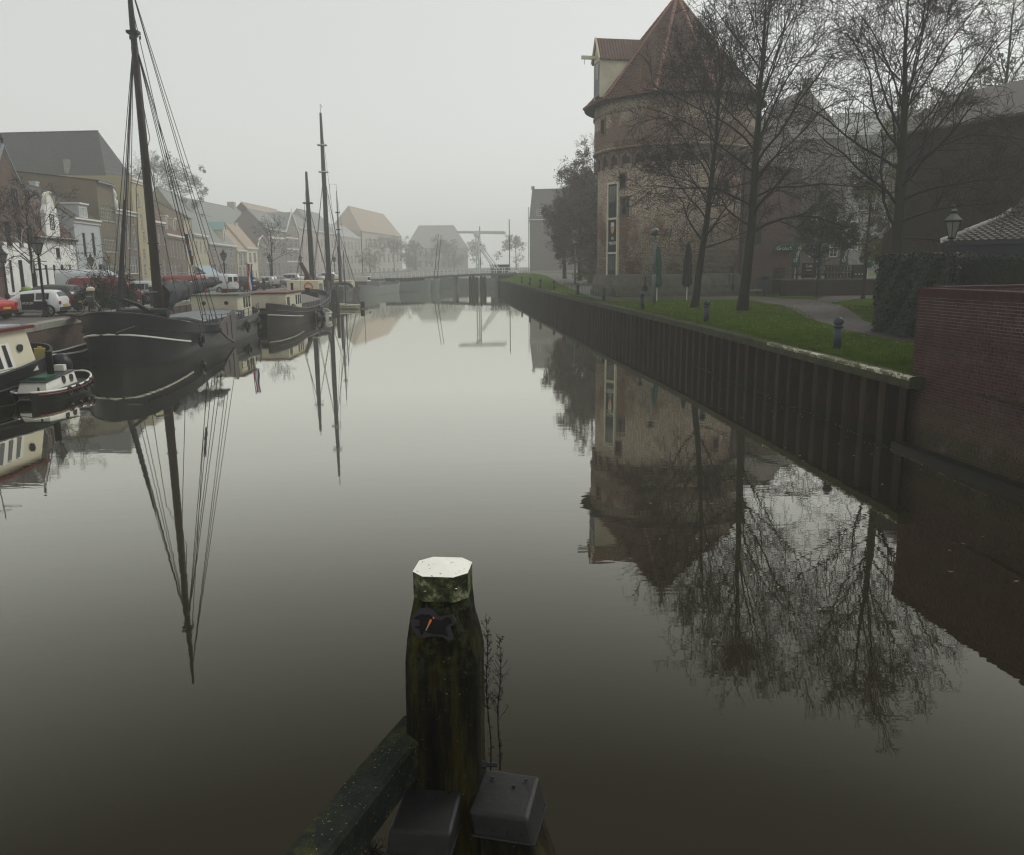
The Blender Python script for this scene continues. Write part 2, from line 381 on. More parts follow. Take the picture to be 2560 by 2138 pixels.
tag(scatter_tris('coping_weeds', 9000, cpos, .06, M['blade'], seed=9), 'ragged tufts of moss and grass growing over the quay coping', 'weeds')
def lp(r):
    y = 27 + 42 * r.random(); x = xq(y) + .6 + r.random() * 13
    if r.random() > .25 + .75 * math.exp(-abs(y - 48) / 7): return None
    return (x, y, gz(x, y) + .02)
tag(scatter_tris('fallen_leaves', 6000, lp, .055, M['leafy'], flat=True, seed=5), 'yellow fallen leaves scattered over the lawn and path edge', 'leaves')

# ---- right quay: sheet piles under a mossy coping
quay = thing('sheet_pile_quay', 'rusty brown corrugated sheet-pile quay with a mossy coping, right side of the canal', 'quay')
quay['kind'] = 'thing'
n = NT('rusty_sheet_pile'); Z = n.xyz()[2]
f = n.noise(1.2, 7, .7, stretch=(3, 3, .5)); col = n.ramp(f, [(.3, (.009, .006, .004)), (.5, (.022, .013, .008)), (.75, (.046, .029, .018))])
col = n.mix(n.math('MULTIPLY', n.ramp(n.math('ADD', Z, n.math('MULTIPLY', n.noise(3, 4), .25)), [(.3, 1.), (.52, 0.)]), .85), col, (.012, .012, .009))
oi = n.node('ShaderNodeObjectInfo'); col = n.mix(1., col, n.ramp(oi.outputs['Random'], [(0., .6), (1., 1.45)]), 'MULTIPLY'); n.col(col); n.set(.75, spec=.15); n.bump(n.noise(20, 5), .4, .01); M['pile'] = n.m
prof = [(0, 0), (.30, 0), (.40, .3), (.88, .3), (1.0, 0)]          # (along, back)
pb = MB()
for (a, c) in zip(prof[:-1], prof[1:]):
    pb.add([(c[1], a[0] * 0 + a[0], -.6), (c[1], a[0], -.6)], [], 0) if False else None
pv = []; pf = []
for i, (al, bk) in enumerate(prof): pv += [(bk, al, -.6), (bk, al, 1.62), ]
for i in range(len(prof) - 1): pf.append((2 * i, 2 * i + 1, 2 * i + 3, 2 * i + 2))
pb.add(pv, pf); pb.box(.0, .035, .13, .17, -.6, 1.6)
first = None; y = 20.15
while y < 136:
    x0 = xq(y); x1 = xq(y + 1.0); ang = math.atan2(-(x1 - x0), 1.0); Ls = math.hypot(1.0, x1 - x0)
    if first is None: first = pb.build('sheet_pile', M['pile'], quay, (x0 + .05, y, 0), ang); o = first
    else:
        o = first.copy(); COL.objects.link(o); o.location = (x0 + .05, y, 0); o.rotation_euler = (0, 0, ang)
    o.scale = (1, Ls + .003, 1); y += 1.0
n = NT('mossy_coping'); f = n.noise(1.6, 8, .75); col = n.ramp(f, [(.35, (.03, .028, .022)), (.5, (.045, .046, .025)), (.62, (.055, .065, .012)), (.78, (.12, .11, .08))]); col = n.mix(1., col, n.ramp(n.noise(18, 4), [(.3, .5), (.7, 1.3)]), 'MULTIPLY')
n.col(col); n.set(.9, spec=.2); n.bump(n.noise(12, 6, .7), .8, .03); M['coping'] = n.m
n = NT('worn_edge_paint'); f = n.noise(5, 7, .75, stretch=(1, .5, 1)); n.col(n.mix(n.ramp(f, [(.43, 0.), (.5, 1.)]), (.45, .44, .33), (.07, .075, .03))); n.set(.8); M['edgep'] = n.m
y = 19.9; k = 0
while y < 156:
    y2 = min(y + 4.6, 156.); a = Vector((xq(y), y, 0)); c = Vector((xq(y2 - .02), y2 - .02, 0)); d = (c - a).normalized(); r = Vector((d.y, -d.x, 0)); jit = rng.uniform(-.012, .012)
    cb = MB(); prof2 = [(-.05, 1.60), (.5, 1.60), (.5, 1.885), (.02, 1.90), (-.05, 1.86)]
    V = [tuple(p + r * q[0] + Vector((0, 0, q[1] + jit))) for p in (a, c) for q in prof2]
    cb.add(V, [(0, 1, 2, 3, 4), (9, 8, 7, 6, 5)] + [(i, i + 5, (i + 1) % 5 + 5, (i + 1) % 5) for i in range(5)])
    cb.build('coping_block', M['coping'], quay)
    if k < 2:
        eb = MB(); pr = [(-.053, 1.80), (-.053, 1.868), (.02, 1.904), (.12, 1.9)]
        V = [tuple(p + r * q[0] + Vector((0, 0, q[1] + jit + .004))) for p in (a, c) for q in pr]
        eb.add(V, [(i, i + 1, i + 5, i + 4) for i in range(3)]); eb.build('edge_paint', M['edgep'], quay)
    y = y2; k += 1
MB().add([(xq(20), 20, -1), (xq(20) + .1, 20, 1.6)], []).v
b = MB(); ys = [20, 40, 60, 80, 100, 120, 136, 156]
V = []
for yy in ys: V += [(xq(yy) + .42, yy, -1.), (xq(yy) + .42, yy, 1.75)]
b.add(V, [(2 * i, 2 * i + 1, 2 * i + 3, 2 * i + 2) for i in range(len(ys) - 1)])
b.box(xq(136) + .02, xq(136) + .3, 136, 157, -1, 1.6); b.build('backing_wall', M['pile'], quay)

# ---- left bank: brick quay wall, coping stones, street
n = NT('street_paving'); X = n.xyz(); bt = n.node('ShaderNodeTexBrick'); n.L(n.obj(), bt.inputs['Vector']); bt.inputs['Scale'].default_value = 1; bt.inputs['Brick Width'].default_value = .22; bt.inputs['Row Height'].default_value = .1; bt.inputs['Mortar Size'].default_value = .01
bt.inputs['Color1'].default_value = (.09, .08, .075, 1); bt.inputs['Color2'].default_value = (.12, .105, .095, 1); bt.inputs['Mortar'].default_value = (.05, .05, .045, 1)
n.col(n.mix(1., bt.outputs[0], n.ramp(n.noise(.4, 6), [(.3, .7), (.7, 1.3)]), 'MULTIPLY')); n.set(.55); M['street'] = n.m
def leftpt(u, v):
    y = -6 + v * 306
    x1 = xq(y, QL) - .3
    return (x1 - u * (150 + 0 * y), y, 1.95 + .05 * sm(u, 0, .05))
sheet('street', leftpt, 30, 90, M['street'])
lq = thing('brick_quay_wall', 'brown brick quay wall with pale coping stones, left side of the canal', 'quay wall')
n_ = 0; y = 14.
b = MB(); ys = [-6, 14, 24, 32, 39.7, 45.6, 52.7, 62, 74, 84, 96, 107, 120, 130, 145, 156]; V = []
for yy in ys: V += [(xq(yy, QL), yy, -1.2), (xq(yy, QL), yy, 1.66)]
b.add(V, [(2 * i, 2 * i + 2, 2 * i + 3, 2 * i + 1) for i in range(len(ys) - 1)]); b.build('brickwork', M['brQ'], lq)
while y < 156:
    ln = rng.uniform(1.5, 2.1); y2 = min(y + ln, 156.); a = Vector((xq(y, QL), y, 0)); c = Vector((xq(y2 - .015, QL), y2 - .015, 0)); d = (c - a).normalized(); r = Vector((-d.y, d.x, 0)); j = rng.uniform(-.01, .01)
    V = [tuple(p + r * q[0] + Vector((0, 0, q[1] + j))) for p in (a, c) for q in ((-.06, 1.66), (-.06, 1.97), (.5, 2.0), (.5, 1.66))]
    MB().add(V, [(0, 1, 2, 3), (7, 6, 5, 4)] + [(i, i + 4, (i + 1) % 4 + 4, (i + 1) % 4) for i in range(4)]).build('coping_stone', M['stone'], lq); y = y2
MB().add([(xq(q_, QL), q_, z_) for q_ in (156, 200, 250, 300) for z_ in (-1.2, 1.95)], [(0, 2, 3, 1), (2, 4, 5, 3), (4, 6, 7, 5)]).build('embankment', M['stone'], kind='structure')  # pale stone stands in for haze over the far quay wall
# ground beyond the bridge
M['ground'] = plain('far_ground', (.08, .085, .06), .9, var=.3, scale=.2)
MB().add([(-290, 300, 1.94), (300, 300, 1.94), (300, 590, 1.94), (-290, 590, 1.94)], [(0, 1, 2, 3)]).build('far_ground', M['ground'], kind='structure')
MB().add([(57.5, -6, 1.9), (300, -6, 1.9), (300, 300, 1.9), (57.5, 300, 2.9), (57.5, 157, 2.9)], [(0, 1, 2, 3, 4)]).add([(3.2, 157, 2.93), (57.5, 157, 2.93), (57.5, 300, 2.93), (6.2, 300, 2.93)], [(0, 1, 2, 3)]).add([(3.2, 157, -1), (3.2, 157, 2.93), (6.2, 300, 2.93), (6.2, 300, -1)], [(0, 1, 2, 3)]).build('far_ground', M['ground'], kind='structure')
MB().add([(-3, 157, -1), (60, 157, -1), (60, 157, 2.95), (-2.4, 157, 2.95)], [(0, 1, 2, 3)]).build('embankment', M['brQ'], kind='structure')

# ================================================================ TOWER
TX, TY, RL, RU, RE = 14.3, 75.0, 6.5, 6.85, 7.55
tw = thing('brick_tower', 'round medieval brick tower with a tall conical red tiled roof and cream dormer', 'tower', (TX, TY, 0))
NS = 96
def polar(phi, r): return (-r * math.sin(phi), -r * math.cos(phi))     # phi from the camera side (-Y) towards -X
def ringwall(prof, mat, name, parent=tw, n=NS, smooth=True):
    return MB().lathe(prof, n=n).build(name, mat, parent, smooth=smooth)
ringwall([(RL, 3.7), (RL, 12.9)], M['brT'], 'lower_wall')
ringwall([(RL + .02, 12.9), (RL + .1, 13.9), (RU, 14.0), (RU, 16.8)], M['brT'], 'upper_wall')
ringwall([(RU + .02, 16.8), (RU + .02, 17.95)], M['brT'], 'parapet_wall')
ringwall([(RU + .015, 14.55), (RU + .02, 14.6), (RU + .02, 15.7), (RU + .015, 15.75)], M['brT2'], 'repair_band')
ringwall([(RL + .55, 1.6), (RL + .5, 2.2), (RL + .3, 3.6), (RL + .02, 3.78)], M['plinth'], 'plinth')
blk = {}
for rw in range(4):
    nb = 34; z0 = 1.95 + rw * .44
    for i in range(nb):
        a = 2 * PI * (i + .5 * (rw % 2)) / nb
        if math.cos(a) < -.15: continue
        rr = RL + .52 - .052 * rw - (.08 if rw > 0 else 0) * rw; wdt = rr * 2 * PI / nb / 2 - .012; k = rw
        if k not in blk: blk[k] = MB().box(-wdt, wdt, -.03, .1, 0, .425).build('stone_block', M['plinth'], tw); o = blk[k]
        else: o = blk[k].copy(); COL.objects.link(o)
        p = polar(a, rr + rng.uniform(-.01, .012)); o.location = (p[0], p[1], z0); o.rotation_euler = (0, 0, -a)
ringwall([(RU, 13.86), (RU + .12, 13.93), (RU + .12, 14.02), (RU, 14.1)], M['brT'], 'string_course')
# dentils
dm = None
for i in range(110):
    a = 2 * PI * i / 110
    if dm is None: dm = MB().box(-.11, .11, -.1, .0, 0, .13).build('dentil', M['brT'], tw); o = dm
    else: o = dm.copy(); COL.objects.link(o)
    p = polar(a, RU + .02); o.location = (p[0], p[1], 16.82); o.rotation_euler = (0, 0, -a)
ringwall([(RU, 16.95), (RU + .12, 16.97), (RU + .12, 17.03), (RU, 17.06)], M['brT'], 'string_course')
# pointed blind arches
am = None
hw, hh = .52, .95
for i in range(32):
    a = 2 * PI * i / 32
    if am is None:
        b = MB(); N = 7
        pts_o = [(-hw - .09, 0)] + [(-hw - .09 + (hw + .09) * math.sin(t / N * PI / 2) ** 1.5, .35 + (hh - .25) * math.sin(t / N * PI / 2)) for t in range(N + 1)]
        pts_i = [(-hw + .07, 0)] + [(-hw + .07 + (hw - .07) * math.sin(t / N * PI / 2) ** 1.5, .35 + (hh - .43) * math.sin(t / N * PI / 2)) for t in range(N + 1)]
        for sgn in (1, -1):
            for q in range(len(pts_o) - 1):
                A, Bv, Cc, D = pts_o[q], pts_o[q + 1], pts_i[q + 1], pts_i[q]
                vs = [(sgn * p[0], yy, p[1]) for yy in (0, -.2) for p in (A, Bv, Cc, D)]
                b.add(vs, [(4, 5, 6, 7), (7, 6, 2, 3), (5, 4, 0, 1), (4, 7, 3, 0), (6, 5, 1, 2)])
        b.box(-hw - .14, -hw + .1, -.26, 0, -.28, 0)
        am = b.build('blind_arch', M['brT2'], tw); o = am; MB().add([(p_[0], -.02, p_[1]) for p_ in pts_i] + [(-p_[0], -.02, p_[1]) for p_ in pts_i[::-1]], [tuple(range(2 * len(pts_i)))]).build('arch_niche', plain('dark_niche_brick', (.06, .04, .032), .9, var=.4, scale=6), am)
    else: o = dup(am, tw)
    p = polar(a, RL + .03); o.location = (p[0], p[1], 12.75); o.rotation_euler = (0, 0, -a)
# window openings, seen on the camera side: recessed dark boxes with brick surround
def opening(phi, z0, z1, w, r, name, mat):
    p = polar(phi, r); g = MB(); g.box(-w / 2 - .12, -w / 2, -.05, .3, z0, z1).box(w / 2, w / 2 + .12, -.05, .3, z0, z1).box(-w / 2 - .12, w / 2 + .12, -.05, .3, z1, z1 + .14).box(-w / 2 - .12, w / 2 + .12, -.1, .3, z0 - .12, z0)
    o = g.build(name, mat, tw, (p[0], p[1], 0), -phi); MB().box(-w / 2, w / 2, -.03, .04, z0, z1).build('dark_opening', M['voidm'], o)
    return o
M['voidm'] = plain('unlit_opening', (.01, .01, .01), .9)
opening(rad(49), 10.8, 11.95, .62, RL, 'window', M['brT2'])
opening(rad(69), 15.35, 16.5, .6, RU + .02, 'window', M['brT2'])
opening(rad(-31), 10.2, 11.3, .6, RL, 'window', M['brT2'])
# gun ports with stone slabs
def gunport(phi, zc, r, big=1.):
    p = polar(phi, r); g = MB().box(-.45 * big, .45 * big, -.06, .2, zc - .85 * big, zc + .85 * big); o = g.build('gun_port', M['plinth'], tw, (p[0], p[1], 0), -phi)
    prof = [(-.06, zc + .6), (-.06, zc - .05), (-.2, zc - .2), (-.24, zc - .4), (-.14, zc - .62), (.14, zc - .62), (.24, zc - .4), (.2, zc - .2), (.06, zc - .05), (.06, zc + .6)]
    MB().prism(prof, -.075, .0).build('slot', M['voidm'], o)
gunport(rad(47), 9.3, RL); gunport(rad(27), 2.95, RL + .4, .8); gunport(rad(-38), 3.0, RL + .4, .8)
# tall cream frame: window, sign panel and door
PHI = rad(58); p = polar(PHI, RL + .02); fr = MB(); w = .72
for xx in (-w, w - .14): fr.box(xx, xx + .14, -.16, .25, 2.75, 11.35)
for zz in (11.2, 8.3, 5.45): fr.box(-w, w, -.165, .25, zz, zz + .16)
fr.box(-w - .05, w + .05, -.3, .25, 2.6, 2.76)
dfo = fr.build('door_frame', M['cream'], tw, (p[0], p[1], 0), -PHI)
g = MB().box(-w + .14, w - .14, -.06, -.02, 8.46, 11.2); g.build('window_panel', M['dkframe'], dfo)
g = MB()
for i in range(4): g.box(-w + .22 + i * .29, -w + .42 + i * .29, -.075, -.062, 9.75, 11.05)
g.build('pane', M['panel'], dfo)
MB().box(-w + .14, w - .14, -.08, -.02, 5.61, 8.3).build('sign_panel', plain('dark_blue_sign', (.014, .02, .03), .4, var=.1), dfo)
MB().box(-w + .14, w - .14, -.06, -.02, 2.76, 5.45).build('door', M['dkframe'], dfo)
g = MB()
for i in range(4): g.box(-w + .22 + i * .29, -w + .42 + i * .29, -.075, -.062, 4.1, 5.3)
g.build('pane', M['panel'], dfo)
sh = [(-.2, .62), (-.12, .5), (0, .62), (.12, .5), (.2, .62), (.24, .2), (.2, -.2), (.0, -.5), (-.2, -.2), (-.24, .2)]
MB().prism([(x * .9, 7.55 + z * .9) for x, z in sh], -.11, -.08).build('emblem', plain('pale_emblem', (.62, .55, .5), .5, var=.1), dfo)
MB().prism([(x * .9, 7.52 + z * .9) for x, z in [(-.19, .12), (.19, .12), (.16, -.2), (0, -.42), (-.16, -.2)]], -.125, -.11).build('emblem', plain('orange_emblem', (.6, .28, .1), .5, var=.1), dfo)
MB().prism([(x * .9, 7.5 + z * .9) for x, z in [(-.14, .26), (.14, .26), (.1, .1), (-.1, .1)]], -.135, -.125).build('emblem', plain('green_emblem', (.12, .2, .1), .5, var=.1), dfo)
def lettering(txt, size, loc, rot, mat, parent, name='lettering', ext=.004, align='CENTER', sx=1.):
    cu = bpy.data.curves.new(name, 'FONT'); cu.body = txt; cu.size = size; cu.extrude = ext; cu.align_x = align; cu.align_y = 'CENTER'; cu.materials.append(mat)
    o = bpy.data.objects.new(name, cu); COL.objects.link(o); o.parent = parent; o.location = loc; o.rotation_euler = rot; o.scale = (sx, 1, 1); return o
M['letters'] = plain('pale_lettering', (.7, .68, .6), .5, var=.05)
lettering('DE', .3, (0, -.09, 6.75), (PI / 2, 0, 0), M['letters'], dfo)
lettering('WIJNJAGERS', .36, (0, -.09, 6.35), (PI / 2, 0, 0), M['letters'], dfo, sx=.5)
# stone steps by the door
st = MB()
for i in range(3): st.box(-1.0 + i * .15, 1.0 - i * .15, -1.2 + i * .35, .3, 1.8 if i == 0 else 2.3 + (i - 1) * .15, 2.3 + i * .15)
st.build('door_step', M['plinth'], tw, (p[0], p[1], 0), -PHI)
# roof: ten flat sides of overlapping pantiles
ZE, ZA, NRf = 17.75, 26.75, 10
A0 = rad(22)
def roofpt(k, t):          # k = corner number, t = 0 eaves .. 1 apex, slight kick at the eaves
    a = A0 + 2 * PI * k / NRf; r = (RE + .08) * (1 - t) + .02; z = ZE + (ZA - ZE) * t
    if t < .06: r += (.06 - t) * 3.2
    q = polar(a, r); return Vector((q[0], q[1], z))
rows = 40; V = []; F = []
for k in range(NRf):
    for j in range(rows):
        t0, t1 = j / rows, min(1., (j + 1.12) / rows)
        a0, a1, c0, c1 = roofpt(k, t0), roofpt(k + 1, t0), roofpt(k, t1), roofpt(k + 1, t1)
        nrm = (a1 - a0).cross(c0 - a0).normalized() if (c0 - a0).length > 0 else Vector((0, 0, 1))
        if nrm.z < 0: nrm = -nrm
        wdt = (a1 - a0).length; nt_ = max(1, int(round(wdt / .27))); base = len(V)
        m = nt_ * 3
        for i in range(m + 1):
            u = i / m; ph = (i % 3) / 3.; h = .05 * (0.2 + (1, .0, .55)[i % 3]); jt = rng.uniform(-.008, .008)
            V.append(tuple(a0.lerp(a1, u) + nrm * (h + .045 + jt))); V.append(tuple(c0.lerp(c1, u) + nrm * (h * .8 + jt)))
        for i in range(m): F.append((base + 2 * i, base + 2 * i + 2, base + 2 * i + 3, base + 2 * i + 1))
n = NT('tower_pantile'); f = n.noise(.5, 7, .7); sp = n.noise(5, 3, .6)
col = n.ramp(f, [(.3, (.05, .027, .021)), (.5, (.09, .038, .027)), (.7, (.125, .056, .036))]); col = n.mix(1., col, n.ramp(sp, [(.3, .45), (.7, 1.45)]), 'MULTIPLY')
col = n.mix(n.ramp(n.noise(.35, 6, .75), [(.52, 0.), (.66, .7)]), col, (.09, .085, .045)); n.col(col); n.set(.75, spec=.3); M['pantile'] = n.m
rf = link('roof', fastmesh('roof', V, F, M['pantile']), tw); 
MB().lathe([(RE + .2, ZE - .05), (RU - .05, ZE + .05)], n=NS).build('eaves_soffit', plain('dark_soffit', (.05, .045, .04), .9), tw)
hm = None
for k in range(NRf):
    for j in range(24):
        t0, t1 = j / 24, (j + 1.15) / 24
        if t1 > 1: t1 = 1.
        a = roofpt(k, t0); c = roofpt(k, t1); d = c - a
        if hm is None:
            hb = MB(); pr = [(math.cos(t), math.sin(t)) for t in [PI * i / 5 for i in range(6)]]
            V_ = [(q[0] * .15, 0, q[1] * .12) for q in pr] + [(q[0] * .12, .45, q[1] * .085 - .0) for q in pr]
            hb.add(V_, [(i, i + 1, i + 7, i + 6) for i in range(5)] + [(0, 5, 4, 3, 2, 1)]); hm = hb.build('ridge_tile', M['ridge'], rf); o = hm
        else: o = hm.copy(); COL.objects.link(o)
        o.location = a + Vector((0, 0, .1)); o.rotation_mode = 'QUATERNION'; yv = d.normalized(); xv = yv.cross(Vector((0, 0, 1))).normalized(); zv = xv.cross(yv)
        o.rotation_quaternion = Matrix((xv, yv, zv)).transposed().to_quaternion(); o.scale = (1, d.length / .45, 1)
MB().lathe([(.25, -.1), (.22, .15), (.08, .35), (.05, .9), (0, 1.)], (0, 0, ZA), 8).build('finial', M['zinc'], tw)
# dormer facing the canal
PD = rad(80); dq = thing('dormer', '', '', (0, 0, 0)); del dq['label']; del dq['category']; dq.parent = tw; q0 = polar(PD, 7.0); dq.location = (q0[0], q0[1] - .5, 0); dq.rotation_euler = (0, 0, -PD)
dw = .95
b = MB(); b.box(-dw, -dw + .12, -.0, .1, 18.3, 21.3).box(dw - .12, dw, 0, .1, 18.3, 21.3).box(-dw, dw, 0, .1, 21.2, 21.45)
b.prism([(-dw, 21.45), (dw, 21.45), (0, 22.95)], 0, .1); b.build('gable_front', M['cream'], dq)
for i in range(7):
    z = 21.65 + i * .15; hwid = dw * (22.95 - z) / 1.5 - .12
    if hwid > .08: MB().box(-hwid, hwid, -.03, .0, z, z + .07).build('louvre_slat', M['cream'], dq)
MB().box(-dw, -dw + .1, .1, 3.6, 18.3, 21.4).build('side_wall', M['cream'], dq); MB().box(dw - .1, dw, .1, 3.6, 18.3, 21.4).build('side_wall', M['cream'], dq)
MB().box(-dw + .12, dw - .12, .03, .06, 18.5, 21.2).build('shutter_door', plain('grey_blue_door', (.1, .125, .15), .5, var=.15), dq)
MB().box(-.42, -.06, .0, .03, 19.8, 21.1).box(.06, .42, 0, .03, 19.8, 21.1).build('pane', M['pane'], dq)
b = MB(); 
for s in (-1, 1):
    b.add([(s * (dw + .22), -.12, 21.25), (0, -.12, 23.1), (0, 4.2, 23.1), (s * (dw + .22), 4.2, 21.25)], [(0, 1, 2, 3)]); b.add([(s * (dw + .22), -.12, 21.17), (0, -.12, 23.0), (0, 4.2, 23.0), (s * (dw + .22), 4.2, 21.17)], [(0, 3, 2, 1)])
b.build('dormer_roof', M['rRy'], dq)
b = MB()
for s in (-1, 1): b.beam((s * (dw + .2), -.14, 21.28), (0, -.14, 23.12), .06, .16, up=(0, -1, 0))
b.build('bargeboard', M['cream'], dq)
MB().box(-.11, .11, -1.35, .3, 21.42, 21.68).build('hoist_beam', M['cream'], dq)
MB().tube([(0, -1.1, 21.42), (0, -1.1, 21.15), (.06, -1.1, 21.08), (0, -1.1, 21.0)], .02).build('hook', M['black'], dq)

# ---------------------------------------------------------------- red annexe right of the tower, and the town behind
def rect_building(name, label, p0, p1, depth, ze, mat, parts=None):
    d = Vector((p1[0] - p0[0], p1[1] - p0[1])); L_ = d.length; o = thing(name, label, 'building', (p0[0], p0[1], 0), math.atan2(d.y, d.x)); return o, L_
# ================================================================ HOUSES
FL = [(-38., 40.), (-42.5, 68.), (-44.6, 84.6), (-46., 96.), (-49., 121.), (-55.7, 150.), (-61.5, 185.), (-60.9, 215.), (-61., 260.), (-59.4, 320.), (-54.7, 400.), (-20., 420.)]
def onfac(px, off=0., y=668.):
    d = ray(px, y); k = d[0] / d[1]           # X = k Y
    for (a, c) in zip(FL[:-1], FL[1:]):
        ax, ay = a[0] - off, a[1]; cx_, cy_ = c[0] - off, c[1]
        den = (cx_ - ax) - k * (cy_ - ay)
        if abs(den) < 1e-9: continue
        t = (k * ay - ax) / den
        if -1e-6 <= t <= 1 + 1e-6 or (c is FL[-1] and t > 1): return (ax + t * (cx_ - ax), ay + t * (cy_ - ay))
    return (FL[0][0] - off, FL[0][1])
def holed(b, w, h, holes, m=0, depth=.16, mr=None):
    """facade in the plane y=0 with real openings and reveals"""
    xs = sorted({0., w} | {q for hl in holes for q in (hl[0], hl[2])}); zs = sorted({0., h} | {q for hl in holes for q in (hl[1], hl[3])})
    xs = [x for x in xs if 0 <= x <= w]; zs = [z for z in zs if 0 <= z <= h]
    for i in range(len(xs) - 1):
        for j in range(len(zs) - 1):
            cx_, cz = (xs[i] + xs[i + 1]) / 2, (zs[j] + zs[j + 1]) / 2
            if any(hl[0] < cx_ < hl[2] and hl[1] < cz < hl[3] for hl in holes): continue
            b.add([(xs[i], 0, zs[j]), (xs[i + 1], 0, zs[j]), (xs[i + 1], 0, zs[j + 1]), (xs[i], 0, zs[j + 1])], [(0, 1, 2, 3)], m)
    for x0, z0, x1, z1 in holes:
        b.add([(x0, 0, z0), (x1, 0, z0), (x1, 0, z1), (x0, 0, z1), (x0, depth, z0), (x1, depth, z0), (x1, depth, z1), (x0, depth, z1)], [(0, 4, 5, 1), (1, 5, 6, 2), (2, 6, 7, 3), (3, 7, 4, 0)], m)
def window(par, x0, z0, x1, z1, frame, pane, nx=2, nz=3, y=.1, fw=.07, sill=None, name='window'):
    b = MB(); w = x1 - x0; h = z1 - z0; fw = min(fw, w * .2)
    b.box(0, fw, -.05, .04, 0, h).box(w - fw, w, -.05, .04, 0, h).box(fw, w - fw, -.05, .04, h - fw, h).box(fw, w - fw, -.05, .04, 0, fw)
    bw = .028
    for i in range(1, nx): b.box(w * i / nx - bw / 2, w * i / nx + bw / 2, -.035, .03, fw, h - fw)
    for j in range(1, nz): zz = h * j / nz; b.box(fw, w - fw, -.03, .03, zz - (bw if j == nz // 2 + 1 else bw / 2), zz + (bw if j == nz // 2 + 1 else bw / 2))
    o = b.build(name, frame, par, (x0, y, z0)); MB().add([(0, 0, 0), (w, 0, 0), (w, 0, h), (0, 0, h)], [(0, 1, 2, 3)]).build('pane', pane, o, (0, .03, 0))
    if sill: MB().box(-.08, w + .08, -y - .08, .0, -.09, 0).build('sill', sill, o)
    return o
def house(name, label, px, eave, ridge, wall, roof, kind='side', depth=9., off=0., wins=(), doors=(), frame=None, cornice=None, pane=None, parapet=0., gl=1.95, group='canal-side houses on the left bank', chim=(), hipr=0., cat='house', p0=None, p1=None, sidew=None, rk=None):
    if p0 is None: p0 = onfac(px[0], off); p1 = onfac(px[1], off)
    d = Vector((p1[0] - p0[0], p1[1] - p0[1])); w = d.length; d.normalize(); nrm = Vector((-d.y, d.x)); rz = math.atan2(d.y, d.x)
    o = thing(name, label, cat, (p0[0], p0[1], gl), rz, group)
    def loc(x, y):
        r = ray(x, y); A = np.array([[r[0], -d.x], [r[1], -d.y]]); s, u = np.linalg.solve(A, np.array([p0[0], p0[1]])); return u, HC + r[2] * s - gl
    def zat(x, y): return loc(x, y)[1]
    xm = (px[0] + px[1]) / 2
    he = zat(xm, eave) if eave is not None else 6.; hr = he + ridge
    fr = frame or M['trim']; pn = pane or M['pane']
    def cl(bx):
        (u0, z1), (u1, z0) = loc(bx[0], bx[1]), loc(bx[2], bx[3]); u0, u1 = max(.05, min(u0, u1)), min(w - .05, max(u0, u1)); return u0, max(.02, min(z0, z1)), u1, max(z0, z1)
    W_ = [(cl(q), q[4] if len(q) > 4 else (2, 3)) for q in wins]; D_ = [(cl(q), q[4] if len(q) > 4 else (1, 1)) for q in doors]
    low = [q for q, _ in W_ + D_ if q[3] < he - .02 and q[2] - q[0] > .15]
    b = MB(); holed(b, w, he, low)
    b.add([(0, 0, 0), (0, depth, 0), (0, depth, he), (0, 0, he)], [(0, 3, 2, 1)]); b.add([(w, 0, 0), (w, depth, 0), (w, depth, he), (w, 0, he)], [(0, 1, 2, 3)]); b.add([(0, depth, 0), (w, depth, 0), (w, depth, he), (0, depth, he)], [(0, 3, 2, 1)])
    if kind == 'front': b.prism([(0, he), (w, he), (w / 2, hr)], 0, .25); b.prism([(0, he), (w, he), (w / 2, hr)], depth - .25, depth)
    if kind == 'side' and not hipr:
        b.prism([(0, he), (depth, he), (depth / 2, hr)], 0, .22, 'x'); b.prism([(0, he), (depth, he), (depth / 2, hr)], w - .22, w, 'x')
    if kind == 'flat': b.box(0, w, 0.0, depth, he - .01, he + .25)
    b.build('wall', wall, o)
    rm = rk or roof
    if kind in ('side', 'hip'):
        e = .3; g = .12; b = MB(); hip = hipr if kind == 'side' else min(depth / 2, w / 2)
        hl = hip if kind == 'hip' or hipr else 0
        sl = (hr - he) / (depth / 2); z0 = he - e * sl + .06
        A = [(-g, -e, z0), (w + g, -e, z0), (w + g - hl, depth / 2, hr + .06), (-g + (hl if kind == 'hip' else 0), depth / 2, hr + .06), (w + g, depth + e, z0), (-g, depth + e, z0)]
        b.add(A, [(0, 1, 2, 3), (3, 2, 4, 5), (1, 4, 2)] + ([(0, 3, 5)] if kind == 'hip' else [])); A2 = [(x, y, z - .1) for x, y, z in A]; b.add(A2, [(3, 2, 1, 0), (5, 4, 2, 3)])
        b.add([A[0], A[1], A2[1], A2[0]], [(0, 3, 2, 1)])
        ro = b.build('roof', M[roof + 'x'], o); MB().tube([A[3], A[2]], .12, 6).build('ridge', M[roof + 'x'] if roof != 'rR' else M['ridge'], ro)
    elif kind == 'front':
        e = .25; b = MB(); sl = (hr - he) / (w / 2)
        for s in (0, 1):
            x0 = -e if s == 0 else w + e; z0 = he - e * sl + .08
            b.add([(x0, .02, z0), (w / 2, .02, hr + .08), (w / 2, depth, hr + .08), (x0, depth, z0)], [(0, 1, 2, 3)]); b.add([(x0, .02, z0 - .08), (w / 2, .02, hr), (w / 2, depth, hr), (x0, depth, z0 - .08)], [(3, 2, 1, 0)])
        ro = b.build('roof', M[roof + 'y'], o)
    else: ro = None
    if cornice: MB().box(-.08, w + .08, -.28, -.0, he - .22, he + .04).box(-.04, w + .04, -.14, -.0, he - .5, he - .22).build('cornice', cornice, o)
